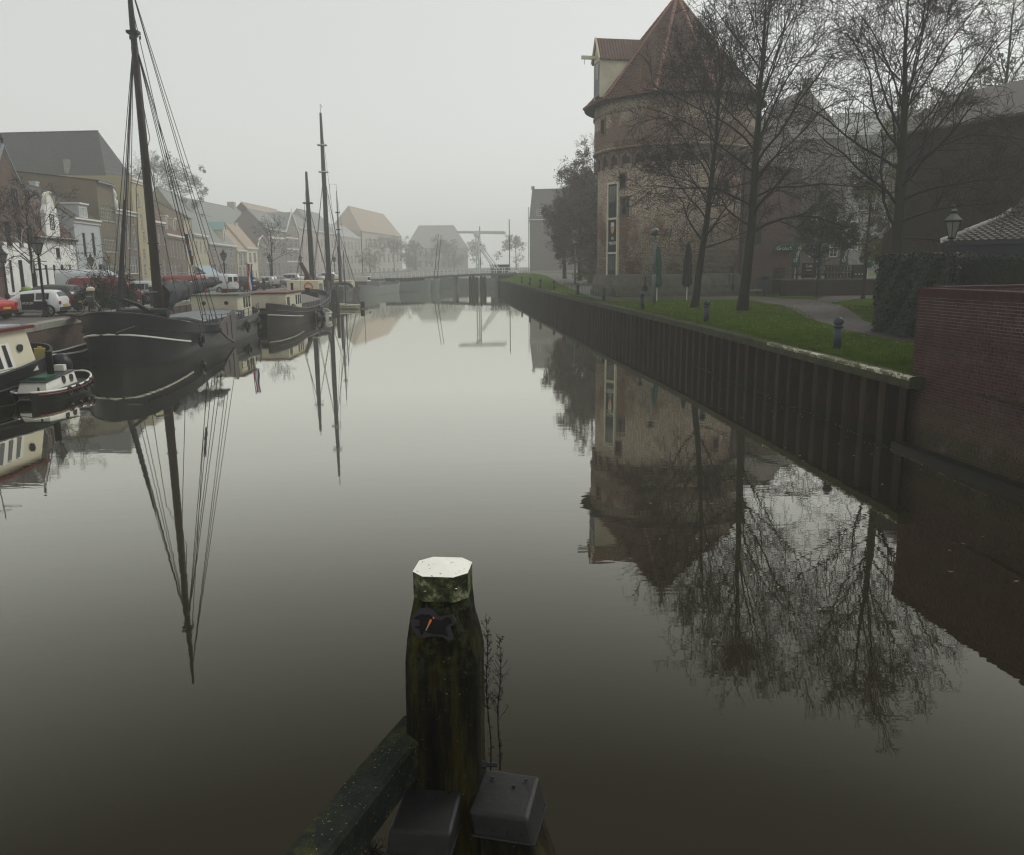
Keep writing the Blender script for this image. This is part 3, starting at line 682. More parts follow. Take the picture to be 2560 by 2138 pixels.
    for (q, (nx, nz)) in W_:
        if q[2] - q[0] < .15: continue
        window(o, *q, fr, pn, nx, nz, y=.1 if q[3] < he - .02 else -.03, sill=M['stone'] if q[3] < he else None)
    for (q, (nx, nz)) in D_:
        if q[2] - q[0] < .15: continue
        dd = MB().box(0, q[2] - q[0], -.04, .04, 0, (q[3] - q[1])).build('door', M['dkframe'] if frame is not M['dkframe'] else M['black'], o, (q[0], .1, q[1]))
        ww = q[2] - q[0]; hh_ = q[3] - q[1]; MB().box(.12, ww - .12, -.055, -.04, hh_ * .78, hh_ - .08).build('pane', M['panel'], dd)
    if group and kind != 'flat' and not any(k_ in name for k_ in ('fog', 'misty')):
        chim = tuple(chim) + ((w * rng.uniform(.2, .8) if kind == 'side' else w * .8, depth * rng.uniform(.45, .6), rng.uniform(-.2, .7)),)
        MB().tube([(w - .12, -.1, 0), (w - .12, -.1, he - .3)], .05, 6).build('downpipe', M['zinc'], o)
    if group and not cornice and kind == 'side': MB().tube([(-.1, -.34, he - .18), (w + .1, -.34, he - .18)], .09, 6).build('gutter', M['zinc'], o)
    for (cu, cy, ch) in chim:
        t = MB().box(cu - .4, cu + .4, cy - .3, cy + .3, he, hr + ch); t.box(cu - .46, cu + .46, cy - .36, cy + .36, hr + ch - .15, hr + ch); t.build('chimney', wall, ro or o)
    o['_w'] = w
    return o, w, he, hr, loc
def clean(o):
    if '_w' in o: del o['_w']
# --- Z: dark red brown corner building at the frame edge
h = house('corner_building', 'dark red-brown brick building cut off by the left edge of the frame', (-260, 6), 600, 2.5, M['brR'], 'rB', depth=10, off=-1.2, cornice=M['black'])
# --- A: brown gable with white ground floor
A, w, he, hr, loc = house('gable_house', 'brown brick gabled house with a white painted ground floor, behind the white hatchback', (-20, 98), 530, 5.3, M['brA'], 'rB', 'front', 11,
    wins=[(26, 469, 46.5, 519, (2, 2)), (9, 551, 31, 616, (2, 4)), (40, 553, 59, 618, (2, 4)), (67, 560, 85, 619, (2, 4)), (44, 650, 63, 724, (2, 3)), (73, 650, 89, 724, (2, 3))], doors=[(20, 650, 37, 730)], frame=M['dkframe'])
z0 = loc(40, 607)[1]
wl = [loc(44, 650), loc(63, 724)]
b = MB(); hl = []
for q in [(44, 650, 63, 724), (73, 650, 89, 724), (20, 650, 37, 730)]:
    (u0, z1), (u1, zz) = loc(q[0], q[1]), loc(q[2], q[3]); hl.append((u0, max(.02, zz), u1, z1))
for q in [(9, 551, 31, 616), (40, 553, 59, 618), (67, 560, 85, 619)]:
    (u0, z1), (u1, zz) = loc(q[0], q[1]), loc(q[2], q[3]); hl.append((u0, zz, u1, z0 + .01))
holed(b, w, z0, hl, depth=-.03); b.build('painted_render', M['white'], A, (0, -.012, 0))
MB().box(.0, w, -.05, -.015, 0, .5).build('plinth', M['stone'], A)
MB().beam((-.2, -.1, he), (w / 2, -.1, hr + .2), .25, .12, up=(0, -1, 0)).build('verge_flashing', M['zinc'], A)
MB().beam((w / 2, -.1, hr + .2), (w + .2, -.1, he), .1, .1, up=(0, -1, 0)).build('verge_flashing', M['zinc'], A)
MB().lathe([(.1, 0), (.12, .5), (.18, .6), (.05, .9), (0, .95)], (w / 2, -.05, hr + .1), 8).build('finial', M['black'], A)
# --- B: white house with bell gable
Bh, w, he, hr, loc = house('bell_gable_house', 'white plastered house with a round-topped bell gable and red hipped roof', (100, 194), 592, 6.2, M['white'], 'rR', 'side', 9, hipr=2.6,
    wins=[(139, 620, 152, 645, (2, 2)), (112, 662, 125, 722, (2, 3)), (132, 662, 145, 722, (2, 3)), (151, 662, 165, 722, (2, 3))], doors=[(171, 662, 184, 722)], frame=M['dkframe'])
c0, c1 = loc(112, 560)[0], loc(147, 560)[0]; cm = (c0 + c1) / 2; hwid = (c1 - c0) / 2; zt = loc(128, 482)[1]; zsh = loc(128, 512)[1]
pr = [(cm - hwid, he - .4), (cm + hwid, he - .4), (cm + hwid * .92, zsh - .6), (cm + hwid * .6, zsh)] + [(cm + hwid * .6 * math.cos(t), zsh + (zt - zsh) * math.sin(t)) for t in [PI * i / 8 for i in range(1, 8)]] + [(cm - hwid * .6, zsh), (cm - hwid * .92, zsh - .6)]
MB().prism(pr, -.04, .35).build('bell_gable', M['white'], Bh)
b = MB(); b.tube([(p[0], -.06, p[1]) for p in pr[3:12]], .11, 6); b.build('gable_moulding', M['cream'], Bh)
gw = loc(121, 535); gw2 = loc(135, 575); window(Bh, gw[0], gw2[1], gw2[0], gw[1], M['dkframe'], M['pane'], 2, 3, y=-.06)
MB().box(w - .9, w - .2, 3.0, 9, 0, 4).build('wall_extension', M['white'], Bh)
# --- C pale blue
C_, w, he, hr, loc = house('pale_blue_house', 'pale blue-grey plastered house with a white dormer and fanlight over its doorway', (196, 260), 550, 3.2, M['blue'], 'rB', 'side', 9,
    wins=[(205, 582, 218, 640, (2, 4)), (228, 582, 241, 640, (2, 4)), (246, 661, 256, 677, (2, 2))], doors=[(214, 680, 243, 722)], frame=M['dkframe'], cornice=M['trim'])
u0, u1 = loc(200, 530)[0], loc(221, 530)[0]; zt = loc(210, 512)[1]
dm_ = MB().box(u0, u1, .1, 2.6, he + .02, zt).build('dormer', M['blue'], C_); MB().box(u0 - .15, u1 + .15, -.1, 2.7, zt, zt + .16).build('dormer_roof', M['trim'], dm_)
window(C_, u0 + .35, he + .15, u1 - .35, zt - .3, M['trim'], M['pane'], 2, 2, y=.08)
fc = loc(228.5, 679); b = MB(); fr_ = (loc(243, 679)[0] - loc(214, 679)[0]) / 2
for i in range(9): t = PI * i / 8; b.beam((fc[0], -.05, fc[1]), (fc[0] + fr_ * math.cos(t), -.05, fc[1] + fr_ * math.sin(t)), .05, .04, up=(0, -1, 0))
b.tube([(fc[0] + fr_ * math.cos(PI * i / 12), -.05, fc[1] + fr_ * math.sin(PI * i / 12)) for i in range(13)], .05, 5); fo = b.build('fanlight', M['trim'], C_)
MB().prism([(fc[0] + fr_ * math.cos(PI * i / 12), fc[1] + fr_ * math.sin(PI * i / 12)) for i in range(13)], -.02, .0).build('pane', M['pane'], fo)
# --- D warehouse
Dh, w, he, hr, loc = house('khaki_warehouse', 'tall khaki brick warehouse with wide small-paned windows beside the pale blue house', (262, 300), 462, 1.2, M['brD'], 'rB', 'side', 22,
    wins=[(249, 510, 288, 556, (8, 4)), (257, 589, 293, 631, (8, 4)), (266, 655, 296, 690, (6, 3))], frame=M['creamdk'], pane=M['panel'])
# --- E brown house with white cornice
Eh, w, he, hr, loc = house('brown_cornice_house', 'brown brick house with tall white-framed windows and broad white cornice', (301, 352), 530, 2.8, M['brE'], 'rB', 'side', 9,
    wins=[(299, 556, 309, 619, (2, 3)), (314, 559, 326, 622, (2, 3)), (330, 561, 343, 624, (2, 3)), (323, 642, 348, 684, (3, 2)), (306, 642, 317, 684, (1, 2))], cornice=M['trim'])
p_ = loc(292, 500); b = MB().lathe([(.35, 0), (.4, 1.0), (.2, 1.2), (.35, 1.6), (.3, 2.0), (0, 2.4)], (max(.5, p_[0]), .3, he), 8); b.build('pinnacle', M['trim'], Eh, smooth=True)
# --- F yellow
Fh, w, he, hr, loc = house('yellow_house', 'tall narrow ochre yellow house rising behind the big ship mast', (347, 391), 458, .6, M['yellow'], 'rBig', 'flat', 14, cornice=M['trim'],
    wins=[(x, y0, x + 8, y1, (2, 3)) for x, y0, y1 in [(342, 482, 517), (359, 484, 519), (374, 486, 520), (350, 536, 571), (365, 538, 573), (356, 578, 602), (372, 580, 604), (357, 622, 648), (373, 623, 649), (359, 660, 690), (376, 660, 690)]])
# --- big slate roof behind A..E
Big, w, he, hr, loc = house('church_like_hall', 'huge hall with a long grey tiled roof towering behind the small houses', (-60, 338), 500, 10.4, M['brD'], 'rBig', 'side', 12, hipr=4.6, p0=(-104., 128.), p1=(-58.3, 124.), group=None, cat='hall')
MB().beam((w * .83, 2.6, he + 1.8), (w * .83, 2.6, he + 6.), .7, .7).build('chimney', M['stone'], Big); MB().tube([(w * .74, .5, he), (w * .74, .5, he + 1.8)], .22, 8).lathe([(.35, 0), (.35, .15)], (w * .74, .5, he + 1.8), 8).build('flue', M['zinc'], Big)
MB().box(w - 3.4, w - 3.1, 3.6, 6.5, he + 3.4, he + 3.6).build('roof_light', M['trim'], Big)
# --- G, H, I
house('red_roof_house', 'grey-brown brick house under a steep red roof, right of the yellow house', (392, 420), 556, 5.2, M['brE'], 'rR', 'side', 9, wins=[(394, 575, 402, 612), (407, 576, 415, 613), (396, 650, 404, 690), (408, 650, 416, 690)], cornice=M['trim'])
H_, w, he, hr, loc = house('white_cornice_house', 'brown brick house with a deep white cornice and triple white windows', (421, 468), 590, 6.0, M['brE'], 'rR', 'side', 10, wins=[(425, 602, 431, 642), (432, 603, 438, 643), (440, 604, 446, 645), (449, 606, 455, 646), (457, 607, 463, 647), (427, 657, 434, 688), (436, 657, 443, 688)], doors=[(449, 660, 458, 700)], cornice=M['trim'])
for uu in (w * .3, w * .72): d_ = MB().box(uu - .9, uu + .9, .6, 2.8, he + .4, he + 2.6).build('dormer', M['cream'], H_); MB().box(uu - 1.1, uu + 1.1, .4, 3., he + 2.6, he + 2.75).build('dormer_roof', M['trim'], d_); MB().box(uu - .5, uu + .5, .57, .6, he + .8, he + 2.3).build('pane', M['pane'], d_)
house('narrow_cream_house', 'narrow cream house squeezed beside the white cornice house', (469, 486), 545, 2.4, M['creamdk'], 'rB', 'side', 9, wins=[(472, 570, 478, 600), (472, 615, 478, 645), (480, 616, 485, 646)], doors=[(474, 660, 480, 700)])
I_, w, he, hr, loc = house('awning_house', 'beige house with a pale blue shop awning at street level', (487, 524), 588, 7.5, M['creamdk'], 'rG', 'side', 10, wins=[(489, 602, 495, 632), (499, 603, 505, 633), (509, 604, 515, 634), (518, 606, 523, 634)], doors=[(500, 672, 510, 700)], cornice=M['trim'])
zz = loc(508, 664)[1]; MB().add([(.3, -.02, zz), (w - .3, -.02, zz), (w - .3, -1.9, zz - 1.5), (.3, -1.9, zz - 1.5), (.3, -1.9, zz - 1.8), (w - .3, -1.9, zz - 1.8)], [(0, 1, 2, 3), (3, 2, 5, 4)]).build('awning', plain('pale_blue_awning', (.3, .4, .45), .7, var=.1), I_)
# --- J corner house
J_, w, he, hr, loc = house('dark_corner_house', 'dark brick corner house with white cornice and turquoise roofed dormer', (525, 593), 611, 6.3, M['brJ'], 'rG', 'side', 10, wins=[(531, 621, 539, 646), (559, 619, 569, 646), (573, 620, 583, 646), (527, 660, 543, 690, (3, 1)), (563, 660, 590, 690, (4, 1))], doors=[(546, 664, 554, 700)], cornice=M['trim'])
uu = loc(566, 600)[0]; zt = he + 3.1
d_ = MB().box(uu - 1.2, uu + 1.2, .3, 3., he + .1, zt).prism([(uu - 1.2, zt), (uu + 1.2, zt), (uu, zt + 1.4)], .3, 5.5).build('dormer', M['cream'], J_); MB().add([(uu - 1.5, .1, zt - .1), (uu, .1, zt + 1.6), (uu, 6.5, zt + 1.6), (uu - 1.5, 6.5, zt - .1)], [(0, 1, 2, 3)]).add([(uu + 1.5, .1, zt - .1), (uu, .1, zt + 1.6), (uu, 6.5, zt + 1.6), (uu + 1.5, 6.5, zt - .1)], [(3, 2, 1, 0)]).build('dormer_roof', plain('turquoise_zinc', (.22, .4, .38), .5, var=.1), d_)
MB().box(uu - .55, uu + .55, .27, .3, he + .6, zt - .3).build('pane', M['pane'], d_)
house('cream_shop_house', 'narrow pale house with one wide first-floor window', (594, 618), 626, 5.5, M['creamdk'], 'rO', 'side', 9, wins=[(597, 634, 607, 664, (2, 2)), (608, 634, 616, 664, (2, 2)), (597, 668, 606, 692), (608, 668, 616, 692)], cornice=M['trim'])
house('cream_door_house', 'cream house with white window pair above a dark door', (619, 646), 620, 5.6, M['cream'], 'rO', 'side', 9, wins=[(622, 632, 630, 656), (633, 632, 641, 656)], doors=[(627, 676, 635, 702), (639, 676, 643, 702)], cornice=M['trim'])
Mh, w, he, hr, loc = house('scroll_gable_house', 'brick house with a white scrolled neck gable', (647, 675), 622, .2, M['brJ'], 'rG', 'flat', 9, wins=[(656, 612, 664, 632), (648, 642, 655, 656), (665, 642, 673, 656), (650, 672, 656, 692), (660, 672, 666, 692), (669, 672, 674, 692)])
u = w / 2; zt = loc(660, 590)[1]
MB().prism([(.2, he), (w - .2, he), (w - .5, he + .9), (w - 1.2, he + 1.4), (w - 1.3, zt - 1.0), (u, zt), (1.3, zt - 1.0), (1.2, he + 1.4), (.5, he + .9)], -.02, .3).build('neck_gable', M['brJ'], Mh)
b = MB(); b.tube([(.2, -.06, he), (.5, -.06, he + .9), (1.2, -.06, he + 1.4), (1.3, -.06, zt - 1.), (u, -.06, zt), (w - 1.3, -.06, zt - 1.), (w - 1.2, -.06, he + 1.4), (w - .5, -.06, he + .9), (w - .2, -.06, he)], .16, 6); b.build('gable_scroll', M['trim'], Mh)
N_, w, he, hr, loc = house('frieze_house', 'dark brick house with a white window frieze under the eaves', (676, 718), 577, 5., M['brJ'], 'rG', 'side', 10, wins=[(679, 578.5, 686, 589, (2, 1)), (691, 579, 698, 590, (2, 1)), (703, 580, 710, 591, (2, 1)), (680, 604, 690, 634), (696, 604, 702, 634), (707, 604, 714, 634), (684, 656, 692, 690), (696, 656, 703, 690), (708, 656, 714, 690)])
zb, za = loc(697, 593)[1], loc(697, 576)[1]; MB().box(-.02, w + .02, -.08, -.02, zb - .5, zb).box(-.02, w + .02, -.3, -.02, he - .15, he + .1).build('frieze', M['trim'], N_)
O_, w, he, hr, loc = house('pointed_gable_house', 'dark brick house with a steep white pointed gable and white bands', (719, 750), 580, 5.2, M['brJ'], 'rG', 'front', 10, wins=[(728, 568, 733, 586), (736, 568, 741, 586), (724, 600, 731, 620), (737, 600, 744, 620), (726, 628, 732, 650), (738, 628, 744, 650), (724, 664, 731, 690), (738, 664, 745, 690)])
for yb in (596, 623, 654): zz = loc(734, yb)[1]; MB().box(0, w, -.07, -.01, zz - .16, zz + .16).build('white_band', M['trim'], O_)
b = MB()
for s in (0, 1): b.beam(((-.3, w + .3)[s], -.25, he - .3), (w / 2, -.25, hr + .25), .5, .2, up=(0, -1, 0))
b.build('bargeboard', M['trim'], O_); MB().lathe([(.12, 0), (.1, 1), (0, 1.6)], (w / 2, -.2, hr + .1), 6).build('finial', M['trim'], O_)
# --- roofs behind
Gr, w, he, hr, loc = house('green_roof_hall', 'large building with a mossy green-grey roof behind the corner house', (528, 672), 577, 7.2, M['brP'], 'rG', 'side', 14, off=13, group=None, cat='building', chim=((w * .0 + 3, 4, -1.4),))
MB().box(w - 10, w - 8.2, 6, 8, hr - 1.5, hr + 1.6).build('chimney', M['brP'], Gr); MB().box(0, w, -.3, 0, he - .3, he).build('gutter', M['trim'], Gr)
house('orange_roof_building', 'building with a pale orange tiled hipped roof behind the pointed gable', (672, 760), 573, 7.0, M['brP'], 'rO', 'side', 14, off=12, hipr=5, group=None, cat='building')
# --- P..S
def grid(x0, x1, y0, y1, nx, ny, fw=.45, fh=.6):
    r = []
    for j in range(ny):
        for i in range(nx):
            cx_ = x0 + (x1 - x0) * (i + .5) / nx; cy_ = y0 + (y1 - y0) * (j + .5) / ny; a = (x1 - x0) / nx * fw / 2; c = (y1 - y0) / ny * fh / 2; r.append((cx_ - a, cy_ - c, cx_ + a, cy_ + c, (2, 3)))
    return r
house('pink_brick_house', 'long pinkish brick house with white cornice, half lost in mist', (752, 796), 573, 4.4, M['brP'], 'rG', 'side', 11, wins=grid(754, 794, 585, 700, 5, 3), cornice=M['trim'])
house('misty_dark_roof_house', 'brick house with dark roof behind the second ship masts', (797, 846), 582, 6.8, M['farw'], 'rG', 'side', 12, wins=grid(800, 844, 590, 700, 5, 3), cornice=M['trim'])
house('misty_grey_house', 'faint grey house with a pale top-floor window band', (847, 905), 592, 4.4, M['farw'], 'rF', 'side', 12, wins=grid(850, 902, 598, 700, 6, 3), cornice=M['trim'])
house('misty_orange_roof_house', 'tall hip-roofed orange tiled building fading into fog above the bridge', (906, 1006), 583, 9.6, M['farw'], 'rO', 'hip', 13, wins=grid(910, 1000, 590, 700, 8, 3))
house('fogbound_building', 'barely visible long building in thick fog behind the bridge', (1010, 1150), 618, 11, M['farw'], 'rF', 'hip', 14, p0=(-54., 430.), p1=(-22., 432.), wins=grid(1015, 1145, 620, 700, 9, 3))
# --- right bank: building beyond the tower, and the town behind the terrace
g1 = atY(1324, 600, 225.); RH, w, he, hr, loc = house('misty_brick_house', 'tall misty brick house with tiled roof at the far end of the right quay', (1324, 1490), 548, 8.2, M['brG'], 'rB', 'side', 12, p0=(g1[0], 225.), p1=(g1[0] + 29, 220.), gl=2.9, group=None,
    wins=[(1394, 639, 1409, 661, (3, 4)), (1342, 523, 1352, 540, (2, 3)), (1432, 635, 1446, 660, (3, 4))])
MB().box(-.05, w, -.2, 0, he - .15, he + .1).build('gutter', M['trim'], RH); MB().tube([(-.25, -.2, 0), (-.25, -.2, he + 3.2)], .09, 6).build('drainpipe', plain('green_pipe', (.08, .16, .13), .5), RH); MB().box(-.3, .5, 5.7, 6.3, hr, hr + .9).build('chimney', M['brG'], RH)
AX = thing('brick_annexe', 'dark red brick annexe joined to the right flank of the tower', 'building', (17.3, 70.6, 1.9), rad(8))
b = MB(); holed(b, 7.4, 10.5, [(3.2, 4.2, 4.0, 5.6), (5.2, .1, 6.3, 2.3)]); b.add([(7.4, 0, 0), (7.4, 7, 0), (7.4, 7, 10.5), (7.4, 0, 10.5), (0, 7, 0), (0, 7, 10.5), (0, 0, 0), (0, 0, 10.5)], [(0, 1, 2, 3), (6, 7, 5, 4), (7, 3, 2, 5)]); b.build('wall', M['brR'], AX)
window(AX, 3.2, 4.2, 4.0, 5.6, M['dkframe'], M['pane']); MB().box(5.2, 6.3, .05, .12, .1, 2.3).build('door', M['dkframe'], AX)
MB().add([(-.2, -.3, 10.4), (7.6, -.3, 10.4), (7.6, 3.6, 14.3), (-.2, 3.6, 14.3), (7.6, 7.5, 10.4), (-.2, 7.5, 10.4)], [(0, 1, 2, 3), (3, 2, 4, 5)]).build('roof', M['rBx'], AX)
MB().tube([(2.2, -.12, 0), (2.2, -.12, 10.4)], .07, 6).build('drainpipe', M['black'], AX)
T1, w, he, hr, loc = house('steep_gable_house', 'grey-brown house with a steep pointed gable and chimney, misty behind the bare trees', (1890, 2090), 335, 9., M['brG'], 'rB', 'front', 14, p0=(53.6, 180.), p1=(71.5, 183.), gl=2., group=None, wins=grid(1910, 2080, 380, 640, 4, 4, .3, .45))
MB().box(w / 2 - .7, w / 2 + .7, .2, 1.4, hr - 1.5, hr + 2.2).build('chimney', M['brG'], T1)
T2, w, he, hr, loc = house('grey_town_house', 'pale grey house front with white sash windows seen between the trees', (2060, 2250), 330, 4., plain('grey_render', (.14, .14, .13), .85, var=.15), 'rG', 'side', 12, p0=(57.2, 150.), p1=(71., 147.), gl=2., group=None, wins=grid(2075, 2240, 360, 640, 4, 4, .32, .55), cornice=M['trim'])
T3, w, he, hr, loc = house('low_town_house', 'low brown brick house behind the terrace parasols', (1950, 2120), 470, 5., M['brG'], 'rB', 'side', 9, p0=(24.5, 84.), p1=(32.5, 82.), gl=2., group=None, wins=grid(1955, 2110, 520, 660, 3, 2, .35, .5))
# --- dark town wall on the right
P0, P1 = (23.2, 50.5), (29.5, 37.0); d = Vector((P1[0] - P0[0], P1[1] - P0[1])); Lw = d.length; TWall = thing('dark_brick_wall_building', 'massive dark old brick building filling the right edge behind the ivy hedge', 'building', (P0[0], P0[1], 1.9), math.atan2(d.y, d.x))
b = MB(); b.box(0, Lw, 0, 8, 0, 10.2).prism([(-1.3, 0), (0, 0), (0, 5.4), (-.55, 4.6), (-.9, 4.4)], .0, 6, 'y'); b.build('wall', M['brDark'], TWall)
MB().add([(-.4, -.5, 10.1), (Lw + .4, -.5, 10.1), (Lw + .4, 4, 12.6), (-.4, 4, 12.6), (-.4, -.5, 9.95), (Lw + .4, -.5, 9.95)], [(0, 1, 2, 3), (4, 5, 1, 0)]).build('roof', M['rBx'], TWall)
# --- shed with tiled roof and lamp
# ================================================================ RIGHT BANK OBJECTS
SX, SY = 19.2, 36.5
SH = thing('tiled_shed', 'low navy shed with a dark tiled roof and white bargeboard behind the hedges', 'shed', (SX, SY, 1.9), rad(-60))
ze = atY(2366, 612, 36.5)[2] - 1.9
MB().box(0.1, 8, .0, 9, 0, ze + .1).build('wall', plain('navy_boarding', (.012, .015, .03), .4, var=.2), SH)
rows_ = 26; V = []; F = []
for j in range(rows_):
    t0, t1 = j / rows_, (j + 1.15) / rows_
    def rp(x, t): d_ = 9 * t; return (x, -.35 + d_, ze + .12 + .25 * d_ + max(0., d_ - 4.6) ** 1.3 * .45)
    m = 8 * 12; base = len(V)
    for i in range(m + 1):
        x = -.15 + i / 12.; h = .05 * (1, .25, .0, .45)[i % 4]; a = rp(x, t0); c = rp(x, t1); V += [(a[0], a[1], a[2] + h + .04), (c[0], c[1], c[2] + h * .8)]
    for i in range(m): F.append((base + 2 * i, base + 2 * i + 2, base + 2 * i + 3, base + 2 * i + 1))
n = NT('shed_pantile'); col = n.mix(1., n.ramp(n.noise(.9, 7, .75), [(.3, (.012, .010, .008)), (.55, (.028, .02, .015)), (.7, (.05, .022, .016))]), n.ramp(n.noise(7, 3), [(.3, .5), (.7, 1.4)]), 'MULTIPLY'); n.col(col); n.set(.7)
link('roof', fastmesh('roof', V, F, n.m), SH)
b = MB(); pts = [rp(-.22, t / 16) for t in range(10)]
for a, c in zip(pts[:-1], pts[1:]): b.beam((a[0], a[1] - .05, a[2] + .05), (c[0], c[1] + .02, c[2] + .05), .07, .2)
b.build('bargeboard', M['trim'], SH); MB().box(0, 8, -.4, -.3, ze - .02, ze + .12).build('gutter', plain('navy_gutter', (.02, .022, .035), .5), SH)
# ---- hedges
M['ivy'] = plain('ivy_leaf', (.009, .019, .008), .42, var=.8, scale=9, spec=.25); M['yew'] = plain('yew_green', (.012, .022, .006), .85, var=.6, scale=3, spec=.1); M['hcore'] = plain('hedge_inside', (.006, .009, .005), .95)
def hedge(name, label, quad, z0, z1, cnt, size, mat, seed):
    o = thing(name, label, 'hedge', (quad[0][0], quad[0][1], 0)); ox, oy = quad[0]
    q = [(x - ox, y - oy) for x, y in quad]; MB().prism(q, z0, z1 - .05, 'z').build('hedge_inside', M['hcore'], o)
    r = np.random.default_rng(seed); V = []
    ed = [(q[i], q[(i + 1) % 4]) for i in range(4)]; le = [math.dist(a, c) * (z1 - z0) for a, c in ed]; top = 12.; tot = sum(le) + top
    ctr = (sum(p[0] for p in q) / 4, sum(p[1] for p in q) / 4)
    for _ in range(cnt):
        k = r.random() * tot; s = size * (.6 + .8 * r.random())
        if k < sum(le):
            i = 0
            while k > le[i]: k -= le[i]; i += 1
            a, c = ed[i]; t = r.random(); nx, ny = c[1] - a[1], -(c[0] - a[0]); ln = math.hypot(nx, ny); nx /= ln; ny /= ln
            if nx * (a[0] - ctr[0]) + ny * (a[1] - ctr[1]) < 0: nx, ny = -nx, -ny
            z = z0 + (z1 - z0) * r.random(); of = .0 + .14 * r.random() + .07 * math.sin(t * 17 + z * 2.3) + .05 * math.sin(z * 6 + t * 31); p = np.array([a[0] + (c[0] - a[0]) * t + nx * of, a[1] + (c[1] - a[1]) * t + ny * of, z]); nn = np.array([nx, ny, .35])
        else:
            t, u = r.random(), r.random(); p = np.array([(q[0][0] * (1 - t) + q[1][0] * t) * (1 - u) + (q[3][0] * (1 - t) + q[2][0] * t) * u, (q[0][1] * (1 - t) + q[1][1] * t) * (1 - u) + (q[3][1] * (1 - t) + q[2][1] * t) * u, z1 + .1 * r.random() + .05 * math.sin(t * 20)]); nn = np.array([0, 0, 1.])
        nn = nn + r.normal(0, .45, 3); nn /= np.linalg.norm(nn); a1 = np.cross(nn, r.normal(0, 1, 3)); a1 /= np.linalg.norm(a1) + 1e-9; a2 = np.cross(nn, a1)
        V += [p - a1 * s, p - a2 * s * .7, p + a1 * s, p + a2 * s * .7]
    V = np.array(V); link('leaves', fastmesh('leaves', V, np.arange(len(V)).reshape(-1, 4), mat), o, kind='stuff'); return o
hedge('ivy_hedge', 'tall clipped ivy-covered hedge beside the earth path', [(15.55, 35.2), (17.4, 36.), (18.4, 33.), (15.8, 29.8)], 1.75, 4.85, 26000, .05, M['ivy'], 2)
hedge('yew_hedge', 'smooth dark yew hedge in front of the navy shed', [(16.35, 30.7), (18.2, 33.), (27., 27.6), (25., 24.6)], 1.75, 4.75, 14000, .045, M['yew'], 3)
# ---- near brick abutment wall, brick by brick
WA, WB = Vector((10.1, 20.5)), Vector((10.1 + .122 * 17, 3.5)); d = (WB - WA); Lw = d.length; d.normalize()
AW = thing('brick_abutment_wall', 'dark red brick bridge wing wall standing in the water at the right edge', 'wall', (WA.x, WA.y, 0), math.atan2(d.y, d.x))
n = NT('wall_mortar'); n.col(n.ramp(n.noise(2, 6), [(.35, (.1, .08, .07)), (.7, (.19, .16, .14))])); n.set(.95); M['mortar'] = n.m
def wallbrick(name, c):
    n = NT(name); Z = n.xyz()[2]; oi = n.node('ShaderNodeObjectInfo')
    f = n.noise(9, 5, .7, vec=None); col = n.ramp(f, [(.3, lerp(c, .7)), (.7, lerp(c, 1.3))])
    n.col(col); n.set(.75, spec=.15); n.bump(n.noise(60, 4), .3, .005); return n
cols = [(.05, .019, .021), (.066, .026, .027), (.034, .015, .02), (.05, .026, .02)]
mats = [wallbrick('abutment_brick_%s' % s, c).m for s, c in zip(('red', 'light_red', 'purple', 'brown'), cols)]
n = NT('abutment_brick_mass'); G = n.node('ShaderNodeNewGeometry'); Z = n.xyz()[2]
rp_ = n.ramp(G.outputs['Random Per Island'], [(0., cols[2]), (.3, cols[0]), (.6, cols[1]), (.85, cols[3]), (1., (.06, .032, .032))])
col = n.mix(1., rp_, n.ramp(n.noise(9, 5, .7), [(.3, .75), (.7, 1.25)]), 'MULTIPLY')
wet = n.math('ADD', Z, n.math('MULTIPLY', n.noise(1.6, 5), .6)); col = n.mix(n.ramp(wet, [(.0, 0.), (1., 0.)]), col, col)
mr_ = n.node('ShaderNodeMapRange'); n.L(wet, mr_.inputs[0]); mr_.inputs[1].default_value = .85; mr_.inputs[2].default_value = 1.05; mr_.inputs[3].default_value = 1.; mr_.inputs[4].default_value = 0.
col = n.mix(n.math('MULTIPLY', mr_.outputs[0], .9), col, (.008, .008, .006))
mr2 = n.node('ShaderNodeMapRange'); n.L(wet, mr2.inputs[0]); mr2.inputs[1].default_value = 1.1; mr2.inputs[2].default_value = 2.; mr2.inputs[3].default_value = .6; mr2.inputs[4].default_value = 0.
col = n.mix(mr2.outputs[0], col, (.075, .06, .03)); col = n.mix(n.math('MULTIPLY', n.ramp(n.noise(1.1, 7, .75), [(.55, 0.), (.72, 1.)]), .35), col, (.2, .17, .17))
n.col(col); n.set(.7, spec=.15); n.bump(n.noise(60, 4), .3, .005); M['brmass'] = n.m
# mortar backing gets the same waterline
n = NT('abutment_mortar'); Z = n.xyz()[2]; wet = n.math('ADD', Z, n.math('MULTIPLY', n.noise(1.6, 5), .6)); mr_ = n.node('ShaderNodeMapRange'); n.L(wet, mr_.inputs[0]); mr_.inputs[1].default_value = .85; mr_.inputs[2].default_value = 1.05; mr_.inputs[3].default_value = 1.; mr_.inputs[4].default_value = 0.
mo = n.mix(n.ramp(Z, [(0., 0.), (1., 1.)]), (.1, .08, .065), (.1, .08, .065)); mr3 = n.node('ShaderNodeMapRange'); n.L(Z, mr3.inputs[0]); mr3.inputs[1].default_value = 2.9; mr3.inputs[2].default_value = 3.1
mo = n.mix(mr3.outputs[0], (.105, .082, .075), (.21, .175, .165)); mo = n.mix(1., mo, n.ramp(n.noise(1.5, 6), [(.3, .55), (.7, 1.5)]), 'MULTIPLY')
n.col(n.mix(mr_.outputs[0], mo, (.01, .01, .008))); n.set(.9); M['mortar2'] = n.m
TOP = 4.03; MB().box(0, Lw, .0, .45, -1.2, TOP - .01).build('wall_core', M['mortar2'], AW)
